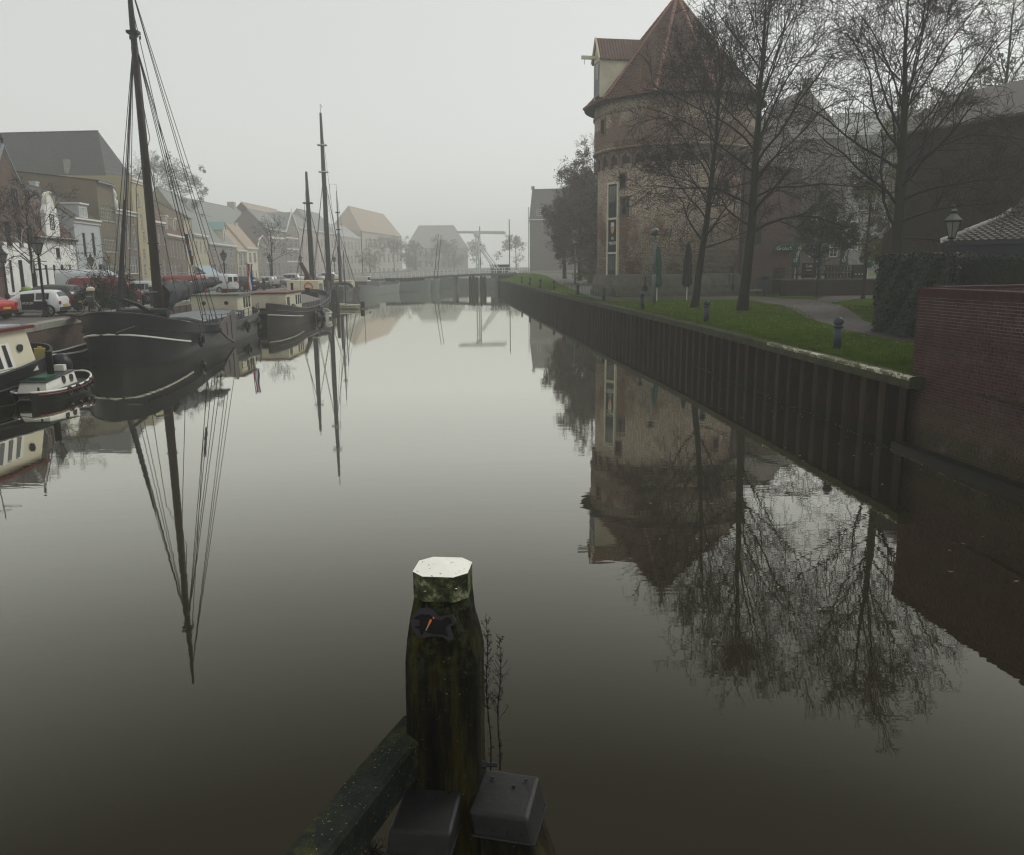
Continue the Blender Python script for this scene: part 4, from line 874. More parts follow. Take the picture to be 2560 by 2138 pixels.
ch = .0735; bricks = []; nc = int((TOP - .22 + .3) / ch)
for r_ in range(nc):
    z = TOP - .225 - (r_ + 1) * ch
    x = -.005 if r_ % 2 == 0 else -.005; header = (r_ % 2 == 1); first_ = True
    while x < Lw - .3:
        ln = (.105 if header else .215) if not (first_ and header) else .16
        if r_ % 4 == 2 and first_: ln = .105
        bricks.append((x + .006, x + ln - .006 + .012 * 0, z + .008, z + ch - .006)); x += ln + .011; first_ = False
vis = [q for q in bricks if q[1] < 6.2]; key = sorted(vis, key=lambda q: -(q[2] * .55 + q[0] * .25 + (.5 if q[1] - q[0] > .15 else 0)))
ind = set(key[:300]); bm_ = {}
def ubox(l, h, m): 
    k = (round(l, 2), m)
    if k not in bm_: me_o = MB().box(0, l, -.012, .0, 0, h).build('brick', mats[m], AW); bm_[k] = me_o; return me_o, True
    return bm_[k], False
for q in ind:
    m = rng.choice((0, 0, 1, 1, 2, 3)); o, new = ubox(q[1] - q[0], q[3] - q[2], m)
    if not new: o = o.copy(); COL.objects.link(o)
    o.location = (q[0], rng.uniform(-.002, .003), q[2])
b = MB()
for q in bricks:
    if q in ind: continue
    j = rng.uniform(-.003, .003); b.box(q[0], q[1], -.012 + j, .002, q[2], q[3])
b.build('brickwork', M['brmass'], AW, kind='stuff')
# soldier course on edge along the top (parts as well), seen from above
x = -.01; so_ = None
while x < 6.6:
    if so_ is None: so_ = MB().box(0, .064, -.035, .46, 0, .215).build('coping_brick', mats[0], AW); o = so_
    else: o = so_.copy(); COL.objects.link(o)
    o.location = (x, rng.uniform(-.003, .003), TOP - .215 + rng.uniform(-.002, .003)); x += .0735
MB().box(6.6, Lw, -.035, .46, TOP - .215, TOP).build('coping', mats[0], AW)
MB().box(-.1, Lw, -.35, .05, -1.2, .14).build('footing', plain('wet_footing', (.012, .011, .009), .5, var=.4), AW)
e2 = atZ(2560, 713, 4.05); W2 = thing('low_wing_wall', 'dark brick wing wall running back from the corner of the near abutment', 'wall', (10.5, 20.55, 0), math.atan2(2.5, 9.)); MB().box(.1, 9, -.2, .2, 1.6, 4.0).build('wall', M['brR'], W2); MB().box(.1, 9, -.24, .24, 4.003, 4.06).build('coping', mats[0], W2)
# ---- bollards
def bollard():
    o = thing('bollard', '', 'bollard'); MB().lathe([(.13, 0), (.13, .72)], n=16).build('post', M['bol'], o, smooth=True)
    MB().lathe([(.155, .72), (.165, .75), (.155, .78), (.12, .79), (.115, .83), (.15, .85), (.165, .87), (.165, .9), (.15, .96), (.11, 1.02), (.06, 1.05), (0, 1.06)], n=16).build('domed_cap', M['bol'], o, smooth=True); return o
M['bol'] = plain('blue_grey_iron_paint', (.035, .043, .055), .45, var=.25, scale=4, dirt=(.05, .055, .05))
bs = [(2092, 873, 'nearest dark iron bollard, largest, standing on the grass by the white coping edge'), (1765, 805, 'dark iron bollard just right of the first bare tree trunk'), (1605, 773, 'dark iron bollard left of the grey lamp pole below the tower'), (1509, 752, 'dark iron bollard at the right end of the green railing'),
      (1444, 737, 'green-black bollard half hidden behind the railing'), (1385, 725, 'bollard first beyond the railing, on misty grass'), (1351, 720, 'small misty bollard, second beyond the railing'), (1325, 714, 'small misty bollard, third beyond the railing'), (1305, 709, 'tiniest misty bollard near the end of the right quay')]
b0 = None
for x, y, lab in bs:
    p = atZ(x, y, 1.9)
    for _ in range(3): p = atZ(x, y, gz(p[0], p[1]))
    if b0 is None: b0 = bollard(); o = b0
    else: o = dup(b0)
    o.location = (p[0], p[1], gz(p[0], p[1]) - .02); o['label'] = lab; o['group'] = 'bollards along the right quay'
# ---- green railing on the quay
RL0, RL1 = atZ(1497, 752, 1.9), atZ(1412, 736, 1.95); d = Vector((RL1[0] - RL0[0], RL1[1] - RL0[1])); Lr = d.length
FE = thing('green_railing', 'low green iron railing on the quay edge left of the tower', 'railing', (RL0[0] + .25, RL0[1], 1.9), math.atan2(d.y, d.x)); M['grn'] = plain('green_iron', (.03, .06, .035), .5, var=.2)
MB().tube([(0, 0, 1.0), (Lr, 0, 1.0)], .022, 6).tube([(0, 0, .12), (Lr, 0, .12)], .018, 6).build('rail', M['grn'], FE)
pk = None
for i in range(24):
    if pk is None: pk = MB().tube([(0, 0, 0), (0, 0, 1.08)], .014, 5).build('picket', M['grn'], FE); o = pk
    else: o = pk.copy(); COL.objects.link(o)
    o.location = (Lr * i / 23., 0, 0)
hoop = MB(); hoop.tube([(0, 0, 0), (0, 0, .8)] + [(.45 - .45 * math.cos(t), 0, .8 + .2 * math.sin(t)) for t in [PI * i / 6 for i in range(1, 6)]] + [(.9, 0, .8), (.9, 0, 0)], .02, 6)
HO = tag(hoop.build('hoop_barrier', M['grn'], None, (RL1[0] + .2, RL1[1] + 1.5, 1.95), math.atan2(d.y, d.x)), 'rounded green hoop barrier at the far end of the railing', 'barrier')
# ---- lamp poles
M['galv'] = plain('galvanised_pole', (.16, .19, .19), .5, metal=.3, var=.25, scale=1.5, stretch=(1, 1, .2)); M['glass'] = plain('lantern_glass', (.16, .16, .14), .3, var=.2, spec=.6)
def pole_lamp(x, y, z, h, label):
    o = thing('pole_lamp', label, 'lamp', (x, y, z), 0, 'modern pole lamps on the right bank'); MB().lathe([(.14, 0), (.13, 1.9), (.1, 2.0)], n=12).build('base_post', M['galv'], o, smooth=True)
    MB().lathe([(.075, 1.95), (.065, h)], n=10).build('pole', M['galv'], o, smooth=True); MB().lathe([(.1, h), (.3, h + .05), (.42, h + .1), (.38, h + .16), (.2, h + .2)], n=14).build('lamp_dish', M['black'], o, smooth=True)
    MB().lathe([(.2, h + .2), (.26, h + .3), (.24, h + .42), (.1, h + .5), (0, h + .5)], n=12).build('lamp_globe', M['glass'], o, smooth=True); MB().tube([(0, -.13, 2.9), (0, -.13, 3.2)], .07, 6).build('bracket', M['galv'], o); return o
p = atZ(1634, 758, 1.95); pole_lamp(p[0], p[1], 1.9, 4.6, 'grey galvanised pole lamp in front of the tower base, next to a furled green parasol')
pole_lamp(7.5, 97., gz(7.5, 97) - .02, 4.5, 'slender mottled pole lamp left of the tower, in front of the brown thicket')
# ---- litter bin, bench, furled parasols, terrace
p = atZ(1908, 742, 1.95); LB = thing('litter_bin', 'blue-grey square litter bin on a single post by the terrace wall', 'bin', (p[0], p[1], 1.9)); MB().box(-.09, .09, -.09, .09, 0, .8).build('post', M['bol'], LB)
MB().prism([(-.38, .75), (.38, .75), (.4, 1.5), (.3, 1.7), (-.3, 1.7), (-.4, 1.5)], -.3, .3).build('bin_body', M['bol'], LB); MB().box(-.22, .22, -.31, -.29, 1.4, 1.62).build('opening', M['voidm'], LB)
p = atZ(1885, 740, 1.95); TB = thing('stone_bench', 'low bench with a pale slab top beside the litter bin', 'bench', (p[0], p[1] - .3, 1.9)); MB().box(-1., .7, -.3, .3, .46, .56).build('seat', M['stone'], TB); MB().box(-.6, -.35, -.2, .2, 0, .45).build('leg', M['plinth'], TB); MB().box(.2, .45, -.2, .2, 0, .45).build('leg', M['plinth'], TB)
M['pgreen'] = plain('bottle_green_canvas', (.015, .07, .05), .8, var=.35, scale=5, bump=.4, stretch=(1, 1, .2)); M['pblack'] = plain('black_canvas', (.01, .012, .012), .8, var=.4, scale=5, bump=.4)
def furled(x, y, z, h, label, mat, text=None, cat='parasol'):
    o = thing('furled_parasol', label, cat, (x, y, z), 0, 'furled parasols around the tower terrace'); MB().tube([(0, 0, 0), (0, 0, h)], .035, 8).build('pole', M['trim'], o); N = 14; V = []; prf = [(.16, h * .25), (.3, h * .32), (.24, h * .5), (.26, h * .62), (.2, h * .8), (.12, h * .93), (.03, h)]; b = MB()
    for r, z_ in prf:
        for j in range(N): rr = r * (1 + .28 * (j % 2) + rng.uniform(-.1, .1)); V.append((rr * math.cos(6.283 * j / N), rr * math.sin(6.283 * j / N), z_ + (rng.uniform(-.15, .1) if z_ < h * .3 else 0)))
    b.add(V, [(i * N + j, i * N + (j + 1) % N, (i + 1) * N + (j + 1) % N, (i + 1) * N + j) for i in range(len(prf) - 1) for j in range(N)]); b.build('furled_canopy', mat, o)
    if text: lettering(text, .42, (0, -.36, h * .56), (PI / 2, rad(-75), 0), M['letters'], o)
    return o
furled(10.75, 61., 1.9, 4.0, 'furled green parasol immediately behind the grey pole lamp', M['pgreen']); furled(12.85, 60.5, 1.9, 4.2, 'furled black parasol behind the first bare tree trunk', M['pblack'])
ter0 = atZ(1962, 744, 1.95); TR = thing('terrace_wall', 'low dark brick retaining wall of the raised cafe terrace', 'wall', (21.6, 66.2, 1.85), rad(-3)); MB().box(0, 15, 0, .35, 0, 1.35).build('wall', M['brDark'], TR); MB().box(-.05, 15, -.05, .4, 1.353, 1.45).build('coping', M['plinth'], TR)
MB().add([(21.7, 66.5, 3.25), (36.6, 65.8, 3.25), (40, 82, 3.25), (21.7, 82, 3.25)], [(0, 1, 2, 3)]).build('terrace_floor', M['paving'], kind='structure')
TZ = 3.25
for i, (px, yy, lab) in enumerate([(1990, 70, 'furled green parasol with white lettering nearest the open green awning'), (2045, 71, 'furled green parasol with a twisted skirt, second from the open awning'), (2110, 70, 'furled green parasol standing behind the slatted crates'), (2172, 69, 'furled green parasol on a white base at the hedge end of the terrace')]):
    p = atY(px, 640, yy); furled(p[0], yy, TZ, 3.6, lab, M['pgreen'], 'Grolsch')
p = atY(1952, 628, 72.); AWN = thing('open_parasol', 'open green cafe parasol with white script lettering on its valance', 'parasol', (p[0], 72., TZ)); MB().tube([(0, 0, 0), (0, 0, 2.9)], .04, 8).build('pole', plain('orange_pole', (.5, .09, .04), .5), AWN)
b = MB(); zb = atY(1952, 616, 72.)[2] - TZ; b.add([(-.9, -.9, zb), (.9, -.9, zb), (.9, .9, zb), (-.9, .9, zb), (0, 0, zb + .55)], [(0, 1, 4), (1, 2, 4), (2, 3, 4), (3, 0, 4)]); b.add([(-.9, -.9, zb), (.9, -.9, zb), (.9, -.9, zb - .42), (-.9, -.9, zb - .42), (.9, .9, zb), (.9, .9, zb - .42), (-.9, .9, zb), (-.9, .9, zb - .42)], [(0, 3, 2, 1), (1, 2, 5, 4), (0, 6, 7, 3)]); b.build('canopy', M['pgreen'], AWN); lettering('Grolsch', .42, (0, -.92, zb - .2), (PI / 2, 0, 0), M['letters'], AWN)
MB().lathe([(.25, 0), (.22, .08), (.05, .1)], (0, 0, zb - .95), 10).build('heater', M['black'], AWN)
M['wood'] = plain('weathered_wood', (.075, .068, .035), .85, var=.35, scale=4, bump=.3, stretch=(.4, 3, 3)); M['wood2'] = plain('dark_wood', (.03, .024, .018), .8, var=.35, scale=4)
def table(px, yy, lab):
    p = atY(px, 700, yy); o = thing('picnic_table', lab, 'table', (p[0], yy, TZ), rng.uniform(-.1, .1), 'wooden picnic tables on the terrace')
    for k in range(4): MB().box(-.95, .95, -.36 + k * .185, -.36 + k * .185 + .16, .72, .76).build('tabletop_board', M['wood'], o)
    for s in (-1, 1): MB().box(-.95, .95, s * .75 - .13, s * .75 + .13, .42, .46).build('bench_seat', M['wood'], o)
    for s in (-1, 1): MB().beam((s * .7, -.3, .72), (s * .7, -.75, 0), .06, .09).beam((s * .7, .3, .72), (s * .7, .75, 0), .06, .09).beam((s * .7, -.8, .4), (s * .7, .8, .4), .05, .09).build('leg_frame', M['wood2'], o)
table(1965, 67.6, 'wooden picnic table nearest the tower annexe'); table(2020, 67.8, 'wooden picnic table below the middle furled parasols'); table(2075, 67.5, 'wooden picnic table left of the slatted crate stand')
p = atY(2092, 690, 67.); CR = thing('slatted_planter', 'long slatted wooden planter stand on the terrace wall', 'planter', (p[0], 66.9, 3.3))
for r_ in range(2):
    for k in range(8): MB().box(-1. + k * .26, -1. + k * .26 + .2, -.02, .02, .12 + r_ * .5, .48 + r_ * .5).build('slat', M['wood2'], CR)
    MB().box(-1.05, 1.1, -.05, .03, .0 + r_ * .5, .12 + r_ * .5).build('rail', M['wood'], CR)
MB().box(-1.05, 1.1, -.05, .5, 1.0, 1.1).build('top_rail', M['wood'], CR)
CR2 = thing('crate_stack', 'dark wooden crate with three round holes right of the slatted planter', 'crate', (p[0] + 1.7, 66.9, 3.3)); MB().prism([(-.42, 0), (.55, 0), (.42, 1.1), (-.35, 1.1)], 0, .6).build('box', M['wood2'], CR2)
for k in range(3): MB().tube([(-.22 + k * .25, -.02, .35), (-.22 + k * .25, .0, .35)], .05, 8).build('hole', M['trim'], CR2)
p = atY(2018, 676, 69.); CB = thing('chalkboard', 'small dark menu board with white chalk lines on the terrace', 'menu board', (p[0], 68.6, TZ)); MB().box(-.6, .6, 0, .05, .1, 1.3).build('board', M['pblack'], CB); lettering('Café', .3, (0, -.01, 1.05), (PI / 2, 0, 0), M['letters'], CB); lettering('open', .24, (0, -.01, .75), (PI / 2, 0, 0), M['letters'], CB)
# lantern lamp above the hedge, right
def lantern_head(o, z, s=1., gl=None):
    MB().lathe([(.1, 0), (.17, .05), (.1, .1)], (0, 0, z), 8).build('lantern_base', M['black'], o)
    N = 6; pr = [(.14 * s, .08), (.33 * s, .62)]; g = MB().lathe(pr, (0, 0, z), N); g.build('lantern_glass', gl or M['glass'], o)
    b = MB()
    for j in range(N): t = 2 * PI * j / N; b.tube([(.15 * s * math.cos(t), .15 * s * math.sin(t), z + .07), (.345 * s * math.cos(t), .345 * s * math.sin(t), z + .63)], .016, 4)
    b.lathe([(.37 * s, .6), (.39 * s, .64), (.37 * s, .67)], (0, 0, z), N); b.build('lantern_frame', M['black'], o)
    MB().lathe([(.38 * s, .66), (.24 * s, .8), (.1, .9), (.12, .97), (.05, 1.02), (.03, 1.16), (0, 1.18)], (0, 0, z), N).build('lantern_roof', M['black'], o)
p = atY(2380, 590, 30.); LT = thing('courtyard_lantern', 'old green-topped lantern poking above the hedge left of the tiled shed', 'lamp', (p[0], 30., 1.9)); zb = atY(2380, 592, 30.)[2] - 1.9; MB().lathe([(.07, 0), (.05, zb - .1), (.03, zb)], n=8).build('pole', M['black'], LT); lantern_head(LT, zb - .1, .8); MB().lathe([(.33, .68), (.2, .8), (.1, .9), (.12, 1.0), (.06, 1.06)], (0, 0, zb - .1), 6).build('lantern_cap', plain('dull_green_zinc', (.1, .12, .11), .6), LT)
# ================================================================ TREES
class TreeMB:
    def __init__(s): s.V = []; s.F = []; s.n = 0
    def tube(s, pts, rr, n):
        pts = np.asarray(pts); k = len(pts); d = np.gradient(pts, axis=0); d /= np.linalg.norm(d, axis=1)[:, None] + 1e-9
        ref = np.array([.31, .2, .93]) if abs(d[0][2]) < .85 else np.array([1, .1, 0.]); a = np.cross(d, ref); a /= np.linalg.norm(a, axis=1)[:, None] + 1e-9; b = np.cross(a, d)
        t = np.arange(n) * 2 * PI / n; ring = pts[:, None, :] + np.asarray(rr)[:, None, None] * (np.cos(t)[None, :, None] * a[:, None, :] + np.sin(t)[None, :, None] * b[:, None, :])
        s.V.append(ring.reshape(-1, 3)); i = np.arange(k - 1)[:, None] * n; j = np.arange(n)[None, :]; jn = (j + 1) % n
        s.F.append((np.stack([i + j, i + jn, i + n + jn, i + n + j], -1)).reshape(-1, 4) + s.n); s.n += k * n
    def mesh(s, name, mat): return fastmesh(name, np.concatenate(s.V), np.concatenate(s.F), mat, smooth=True)
def unit(v): return v / (np.linalg.norm(v) + 1e-9)
def bare_tree(name, label, loc, H, tr, seed, lean=(0, 0), nprim=34, crown_r=4.6, clear=.16, twig=1., bark=None, droop=.25, lv=(9, 6, 4), group='bare trees on the right bank', split=None, kinds='lime'):
    r = np.random.default_rng(seed); o = thing(name, label, 'tree', loc, 0, group); T = TreeMB(); Cn = TreeMB(); tips = []
    k = 18; ts = np.linspace(0, 1, k); P = np.zeros((k, 3)); P[:, 2] = ts * H * .93; wob = np.cumsum(r.normal(0, .045, (k, 2)), axis=0); wob -= wob[0]
    P[:, :2] = wob * (H / 20) + np.outer(ts, lean); R_ = tr * ((1 - ts) ** .75 * .93 + .04); R_[0] *= 1.35; T.tube(P, R_, 10)
    def branch(p, d, L, rad_, lev, up):
        m = 7 if lev == 1 else (5 if lev == 2 else 4); pts = [p]; dd = d.copy(); st = L / (m - 1)
        for i in range(m - 1):
            dd = unit(dd + r.normal(0, .10 + .05 * lev, 3) + np.array([0, 0, up * (.3 if lev == 1 else .16) * (1 if lev < 3 else .6)])); pts.append(pts[-1] + dd * st)
        pts = np.array(pts); rr = np.linspace(rad_, max(rad_ * .3, .009), m); Cn.tube(pts, rr, 5 if lev == 1 else (4 if lev == 2 else 3))
        if lev >= 4 or (lev == 3 and lv[2] == 0): tips.append(pts[-1]); return
        cnt = lv[lev - 1] if lev <= 3 else 0; cnt = max(2, int(round(cnt * (.75 + .5 * r.random()) * (min(1., L / 3.) if lev == 1 else 1))))
        for c in range(cnt):
            f = (.28 if lev == 1 else .15) + .74 * (c + r.random() * .9) / cnt; f = min(f, .98); q = f * (m - 1); i = min(int(q), m - 2); bp = pts[i] * (1 - (q - i)) + pts[i + 1] * (q - i); bd = unit(pts[i + 1] - pts[i])
            side = unit(np.cross(bd, r.normal(0, 1, 3))); an = rad(28 + 26 * r.random()); nd = unit(bd * math.cos(an) + side * math.sin(an)); bl = L * (.62 - .3 * f) * (.7 + .6 * r.random()); bl = max(bl, .35 * twig)
            branch(bp, nd, bl, max(np.interp(q, range(m), rr) * .55, .0105), lev + 1, up * .8)
    for i in range(nprim):
        t = clear + (1 - clear) * ((i + r.random() * .6) / nprim) ** .9; t = min(t, .985); q = t * (k - 1); j = min(int(q), k - 2); bp = P[j] * (1 - (q - j)) + P[j + 1] * (q - j)
        az = i * 2.39996 + r.normal(0, .35); h = (t - clear) / (1 - clear)
        el = rad(24 + 52 * h ** .7 + r.normal(0, 9)) if kinds == 'lime' else rad(25 + 45 * h)
        prof = (math.sin(PI * min(1, (h * .78 + .24))) ** .7); L = crown_r * prof * (.85 + .35 * r.random()) + .5
        if h > .72 and i % 2: continue
        if h > .75: L = max(L, (1 - t) * H * .9 + .9)
        d = np.array([math.cos(az) * math.cos(el), math.sin(az) * math.cos(el), math.sin(el)])
        up = (-droop * (.4 + r.random()) if h < .35 else .3)
        branch(bp, d, L, max(.03, R_[j] * (.26 + .14 * r.random())), 1, up)
    tk = link('trunk', T.mesh('trunk', bark or M['barkm']), o); link('crown', Cn.mesh('crown', M['twig']), o, kind='stuff'); return o, np.array(tips)
bare_tree('bare_tree', 'bare lime tree nearest the tower front, thin leaning trunk left of the pair', (11.45, 51.6, 1.85), 16.9, .24, 11, lean=(1.3, .5), crown_r=5., clear=.22, nprim=36, lv=(8, 6, 3))
bare_tree('bare_tree', 'taller bare lime tree right of the pair, mossy trunk on the lawn', (13.4, 47.8, 1.85), 18.9, .31, 23, lean=(.7, .3), crown_r=6.4, clear=.24, nprim=40, lv=(8, 6, 4))
bare_tree('bare_tree', 'big bare tree with thick trunk rising behind the ivy hedge', (17.95, 38.4, 1.85), 15.2, .31, 37, lean=(-.2, .3), crown_r=5.3, clear=.26, nprim=36, droop=.2, lv=(8, 6, 4))
bare_tree('bare_tree', 'misty bare tree beyond the dark brick building at the right edge', (38., 66., 1.9), 24, .3, 51, crown_r=6, nprim=24, lv=(7, 4, 3), clear=.3)
# small spreading street tree on the left bank, wound with white cable
Lt, tips = bare_tree('bare_street_tree', 'low spreading bare street tree wound with white light cable, in front of the white houses', (-34.6, 60.5, 1.95), 6.9, .2, 77, crown_r=4.4, nprim=17, clear=.38, lv=(7, 4, 3), kinds='spread', group='bare trees on the left bank')
b = MB(); r_ = np.random.default_rng(3)
for i in range(4):
    a = r_.random() * 6.28; b.tube([(.2 * math.cos(a), .2 * math.sin(a), 2.0 + i * .2)] + [(q * 1.6 * math.cos(a + q * 1.5) + .1, q * 1.6 * math.sin(a + q * 1.5), 2.6 + i * .3 + 2.0 * q + .25 * math.sin(9 * q)) for q in np.linspace(.1, 1, 9)], .025, 4)
b.build('light_cable', M['trim'], Lt)
bare_tree('bare_street_tree', 'thin misty bare tree in front of the frieze house', (-33.8, 118., 1.95), 8.5, .16, 78, crown_r=3., nprim=14, clear=.4, lv=(5, 4, 2), group='bare trees on the left bank')
# leafy crowns: leaf cards spread through clumps on real limbs
def leafy(name, label, loc, H, tr, blobs, cnt, size, mat, seed, group=None, clear=.3, sparse=1., cat='tree', bark=None, nprim=18, crown_r=3.5, lv=(5, 3, 0)):
    o, tips = bare_tree(name, label, loc, H, tr, seed, nprim=nprim, crown_r=crown_r, clear=clear, lv=lv, group=group, kinds='spread', bark=bark); o['category'] = cat
    r = np.random.default_rng(seed + 1); C_ = []
    bl = np.array(blobs); nb = len(bl); w = bl[:, 3] ** 2; w = w / w.sum(); sub = []
    for _ in range(nb * 22):
        k = r.choice(nb, p=w); v = unit(r.normal(0, 1, 3)) * r.random() ** .33; sub.append((*(bl[k, :3] + v * bl[k, 3]), bl[k, 3] * (.16 + .2 * r.random())))
    sub = np.array(sub); idx = r.integers(0, len(sub), cnt); v = r.normal(0, 1, (cnt, 3)); v /= np.linalg.norm(v, axis=1)[:, None]; p = sub[idx, :3] + v * (r.random((cnt, 1)) ** .5) * sub[idx, 3:4]
    a1 = r.normal(0, 1, (cnt, 3)); a1 /= np.linalg.norm(a1, axis=1)[:, None]; a2 = np.cross(a1, r.normal(0, 1, (cnt, 3))); a2 /= np.linalg.norm(a2, axis=1)[:, None] + 1e-9; s = size * (.5 + r.random((cnt, 1)))
    V = np.stack([p - a1 * s, p - a2 * s * .6, p + a1 * s, p + a2 * s * .6], 1).reshape(-1, 3); link('foliage', fastmesh('foliage', V, np.arange(len(V)).reshape(-1, 4), mat), o, kind='stuff'); return o
def leafmat(name, c1, c2, c3):
    n = NT(name); G = n.node('ShaderNodeNewGeometry'); n.col(n.mix(1., n.ramp(G.outputs['Random Per Island'], [(0., c1), (.5, c2), (1., c3)]), n.ramp(n.noise(.8, 3), [(.3, .6), (.7, 1.3)]), 'MULTIPLY')); n.set(.7, spec=.25); return n.m
M['lbrown'] = leafmat('brown_thicket_leaf', (.09, .075, .06), (.13, .1, .075), (.17, .1, .075)); M['lgreen'] = leafmat('dark_evergreen_leaf', (.012, .028, .012), (.022, .045, .018), (.04, .06, .02)); M['lyel'] = leafmat('yellow_green_leaf', (.07, .08, .015), (.12, .11, .025), (.2, .16, .04)); M['lmist2'] = leafmat('hazed_leaf', (.24, .25, .21), (.28, .29, .24), (.32, .32, .27)); M['lmist'] = leafmat('grey_green_leaf', (.1, .11, .075), (.13, .14, .09), (.16, .16, .1))  # palest leaf has the fog fade of far trees in its colour
def ground_blobs(h0, h1, r, n, seed, spread):
    q = np.random.default_rng(seed); return [(q.normal(0, spread), q.normal(0, spread), h0 + (h1 - h0) * q.random(), r * (.6 + .6 * q.random())) for _ in range(n)]
for i, (px, yy, top, rr, lab) in enumerate([(1482, 104, 335, 2.5, 'tall dense brown-leaved tree hard against the left side of the tower'), (1450, 108, 400, 2.0, 'brown-leaved misty tree, middle of the thicket left of the tower'), (1412, 116, 470, 1.7, 'lower brown-leaved tree at the left edge of the thicket, by the misty house'), (1500, 98, 480, 2.2, 'dark shrubby tree touching the foot of the tower on its left')]):
    p = atY(px, 600, yy); ht = atY(px, top, yy)[2] - 2.3; leafy('brown_leaved_tree', lab, (p[0], yy, 2.3), ht * 1.0, .3, ground_blobs(ht * .2, ht * .9, rr, 16, 40 + i, rr * .5), 26000, .09, M['lbrown'], 60 + i, 'brown thicket trees left of the tower', lv=(6, 4, 3), crown_r=rr, nprim=26)
p = atY(2060, 640, 63.); leafy('evergreen_shrub', 'dark glossy evergreen tree overhanging the terrace tables', (p[0], 64., 1.9), 8.2, .13, [(0, 0, 4.6, 1.7), (1.4, .2, 5.2, 1.3), (-1.3, .3, 5.4, 1.2), (.2, 0, 6.8, 1.1), (2.2, 0, 4.4, .9)], 9000, .1, M['lgreen'], 81, cat='tree')
for i, (px, yy, z0_, z1_, n_, lab) in enumerate([(2175, 60, 3., 10.5, 7000, 'yellow-green creeper-like tree beside the edge of the dark brick building'), (2230, 76, 8., 17., 4500, 'thin yellowish tree rising behind the roof of the dark brick building'), (2410, 80, 12., 20., 5500, 'dull green tree crown over the roofline at right')]):
    p = atY(px, 500, yy); leafy('yellowing_tree', lab, (p[0], yy, 1.9), z1_, .14, [(q[0], q[1], q[2], q[3]) for q in ground_blobs(z0_, z1_ - 1, 1.0 + .4 * i, 9, 90 + i, 1. + .5 * i)], n_, .085 + .02 * i, M['lyel'] if i < 2 else M['lgreen'], 95 + i, lv=(5, 3, 2), crown_r=2.5)
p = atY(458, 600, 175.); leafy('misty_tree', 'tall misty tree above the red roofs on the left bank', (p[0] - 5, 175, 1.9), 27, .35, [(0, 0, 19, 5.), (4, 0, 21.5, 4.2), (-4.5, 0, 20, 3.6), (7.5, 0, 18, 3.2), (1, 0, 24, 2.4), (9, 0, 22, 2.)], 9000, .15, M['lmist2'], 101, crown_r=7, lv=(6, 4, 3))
for i, (px, yy, top) in enumerate([(925, 304, 592), (985, 316, 584), (1040, 322, 600), (1090, 338, 592), (1135, 354, 606), (1195, 382, 598), (1290, 330, 590)]):
    p = atY(px, 660, yy); ht = atY(px, top, yy)[2] - 1.9
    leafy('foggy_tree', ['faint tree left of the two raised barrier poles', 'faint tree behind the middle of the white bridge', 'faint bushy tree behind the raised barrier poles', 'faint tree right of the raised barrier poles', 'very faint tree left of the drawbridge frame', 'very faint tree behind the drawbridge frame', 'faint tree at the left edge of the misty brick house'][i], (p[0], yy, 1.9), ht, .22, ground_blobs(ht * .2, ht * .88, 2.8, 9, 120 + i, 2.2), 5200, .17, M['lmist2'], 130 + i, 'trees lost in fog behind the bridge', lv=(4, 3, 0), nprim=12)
# shrubs on the left quay edge
for i, (x, y, h, rr, lab) in enumerate([(-26.6, 53.6, 1.7, .8, 'dark green leafy bush on the left quay in front of the dark car'), (-26.9, 56.0, 2.7, .8, 'tall straggly climbing bush in front of the red van'), (-27.0, 58.4, 1.5, .9, 'reddish green bush just left of the ship mast')]):
    leafy('quay_bush', lab, (x, y, 1.95), h, .05, ground_blobs(.4, h * .75, rr * .7, 7, 150 + i, rr * .45), 2600, .06, M['lgreen'], 160 + i, 'bushes on the left quay', cat='bush', lv=(4, 3, 2), crown_r=rr, nprim=14, clear=.1)

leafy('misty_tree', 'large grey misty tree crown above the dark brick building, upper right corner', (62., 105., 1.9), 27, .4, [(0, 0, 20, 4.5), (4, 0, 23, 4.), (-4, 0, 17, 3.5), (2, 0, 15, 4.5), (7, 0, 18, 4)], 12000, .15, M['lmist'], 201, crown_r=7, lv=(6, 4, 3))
# ================================================================ SHIPS
def hullP(L, B, zb, zm, zs, bow=.30, stern=.22, flare=.12, pw=2.2):
    def half(t):
        if t > 1 - bow: q = (t - (1 - bow)) / bow; return B / 2 * max(0., 1 - q ** pw) ** (1 / pw)
        if t < stern: q = (stern - t) / stern; return B / 2 * max(0., 1 - q ** pw * .93) ** (1 / pw)
        return B / 2
    def zt(t): return zm + (zb - zm) * max(0, (t - .45) / .55) ** 2.1 + (zs - zm) * max(0, (.4 - t) / .4) ** 2
    def P(t, f, s, out=0.):
        h = half(t); z = zt(t) * f; k = 1 - flare * (1 - f) * (1. if f >= 0 else 1.3)
        k2 = 1 - .02 * abs(2 * t - 1)
        x = L * (t * k2 + .01); 
        if t > 1 - bow: x -= (1 - f) * .25 * ((t - 1 + bow) / bow) ** 3
        return (x - 0., s * (h * k + out * (1 if h > .05 else 0)), z)
    return P, half, zt
def ts_(n): return [.5 - .5 * math.cos(PI * i / n) for i in range(n + 1)]
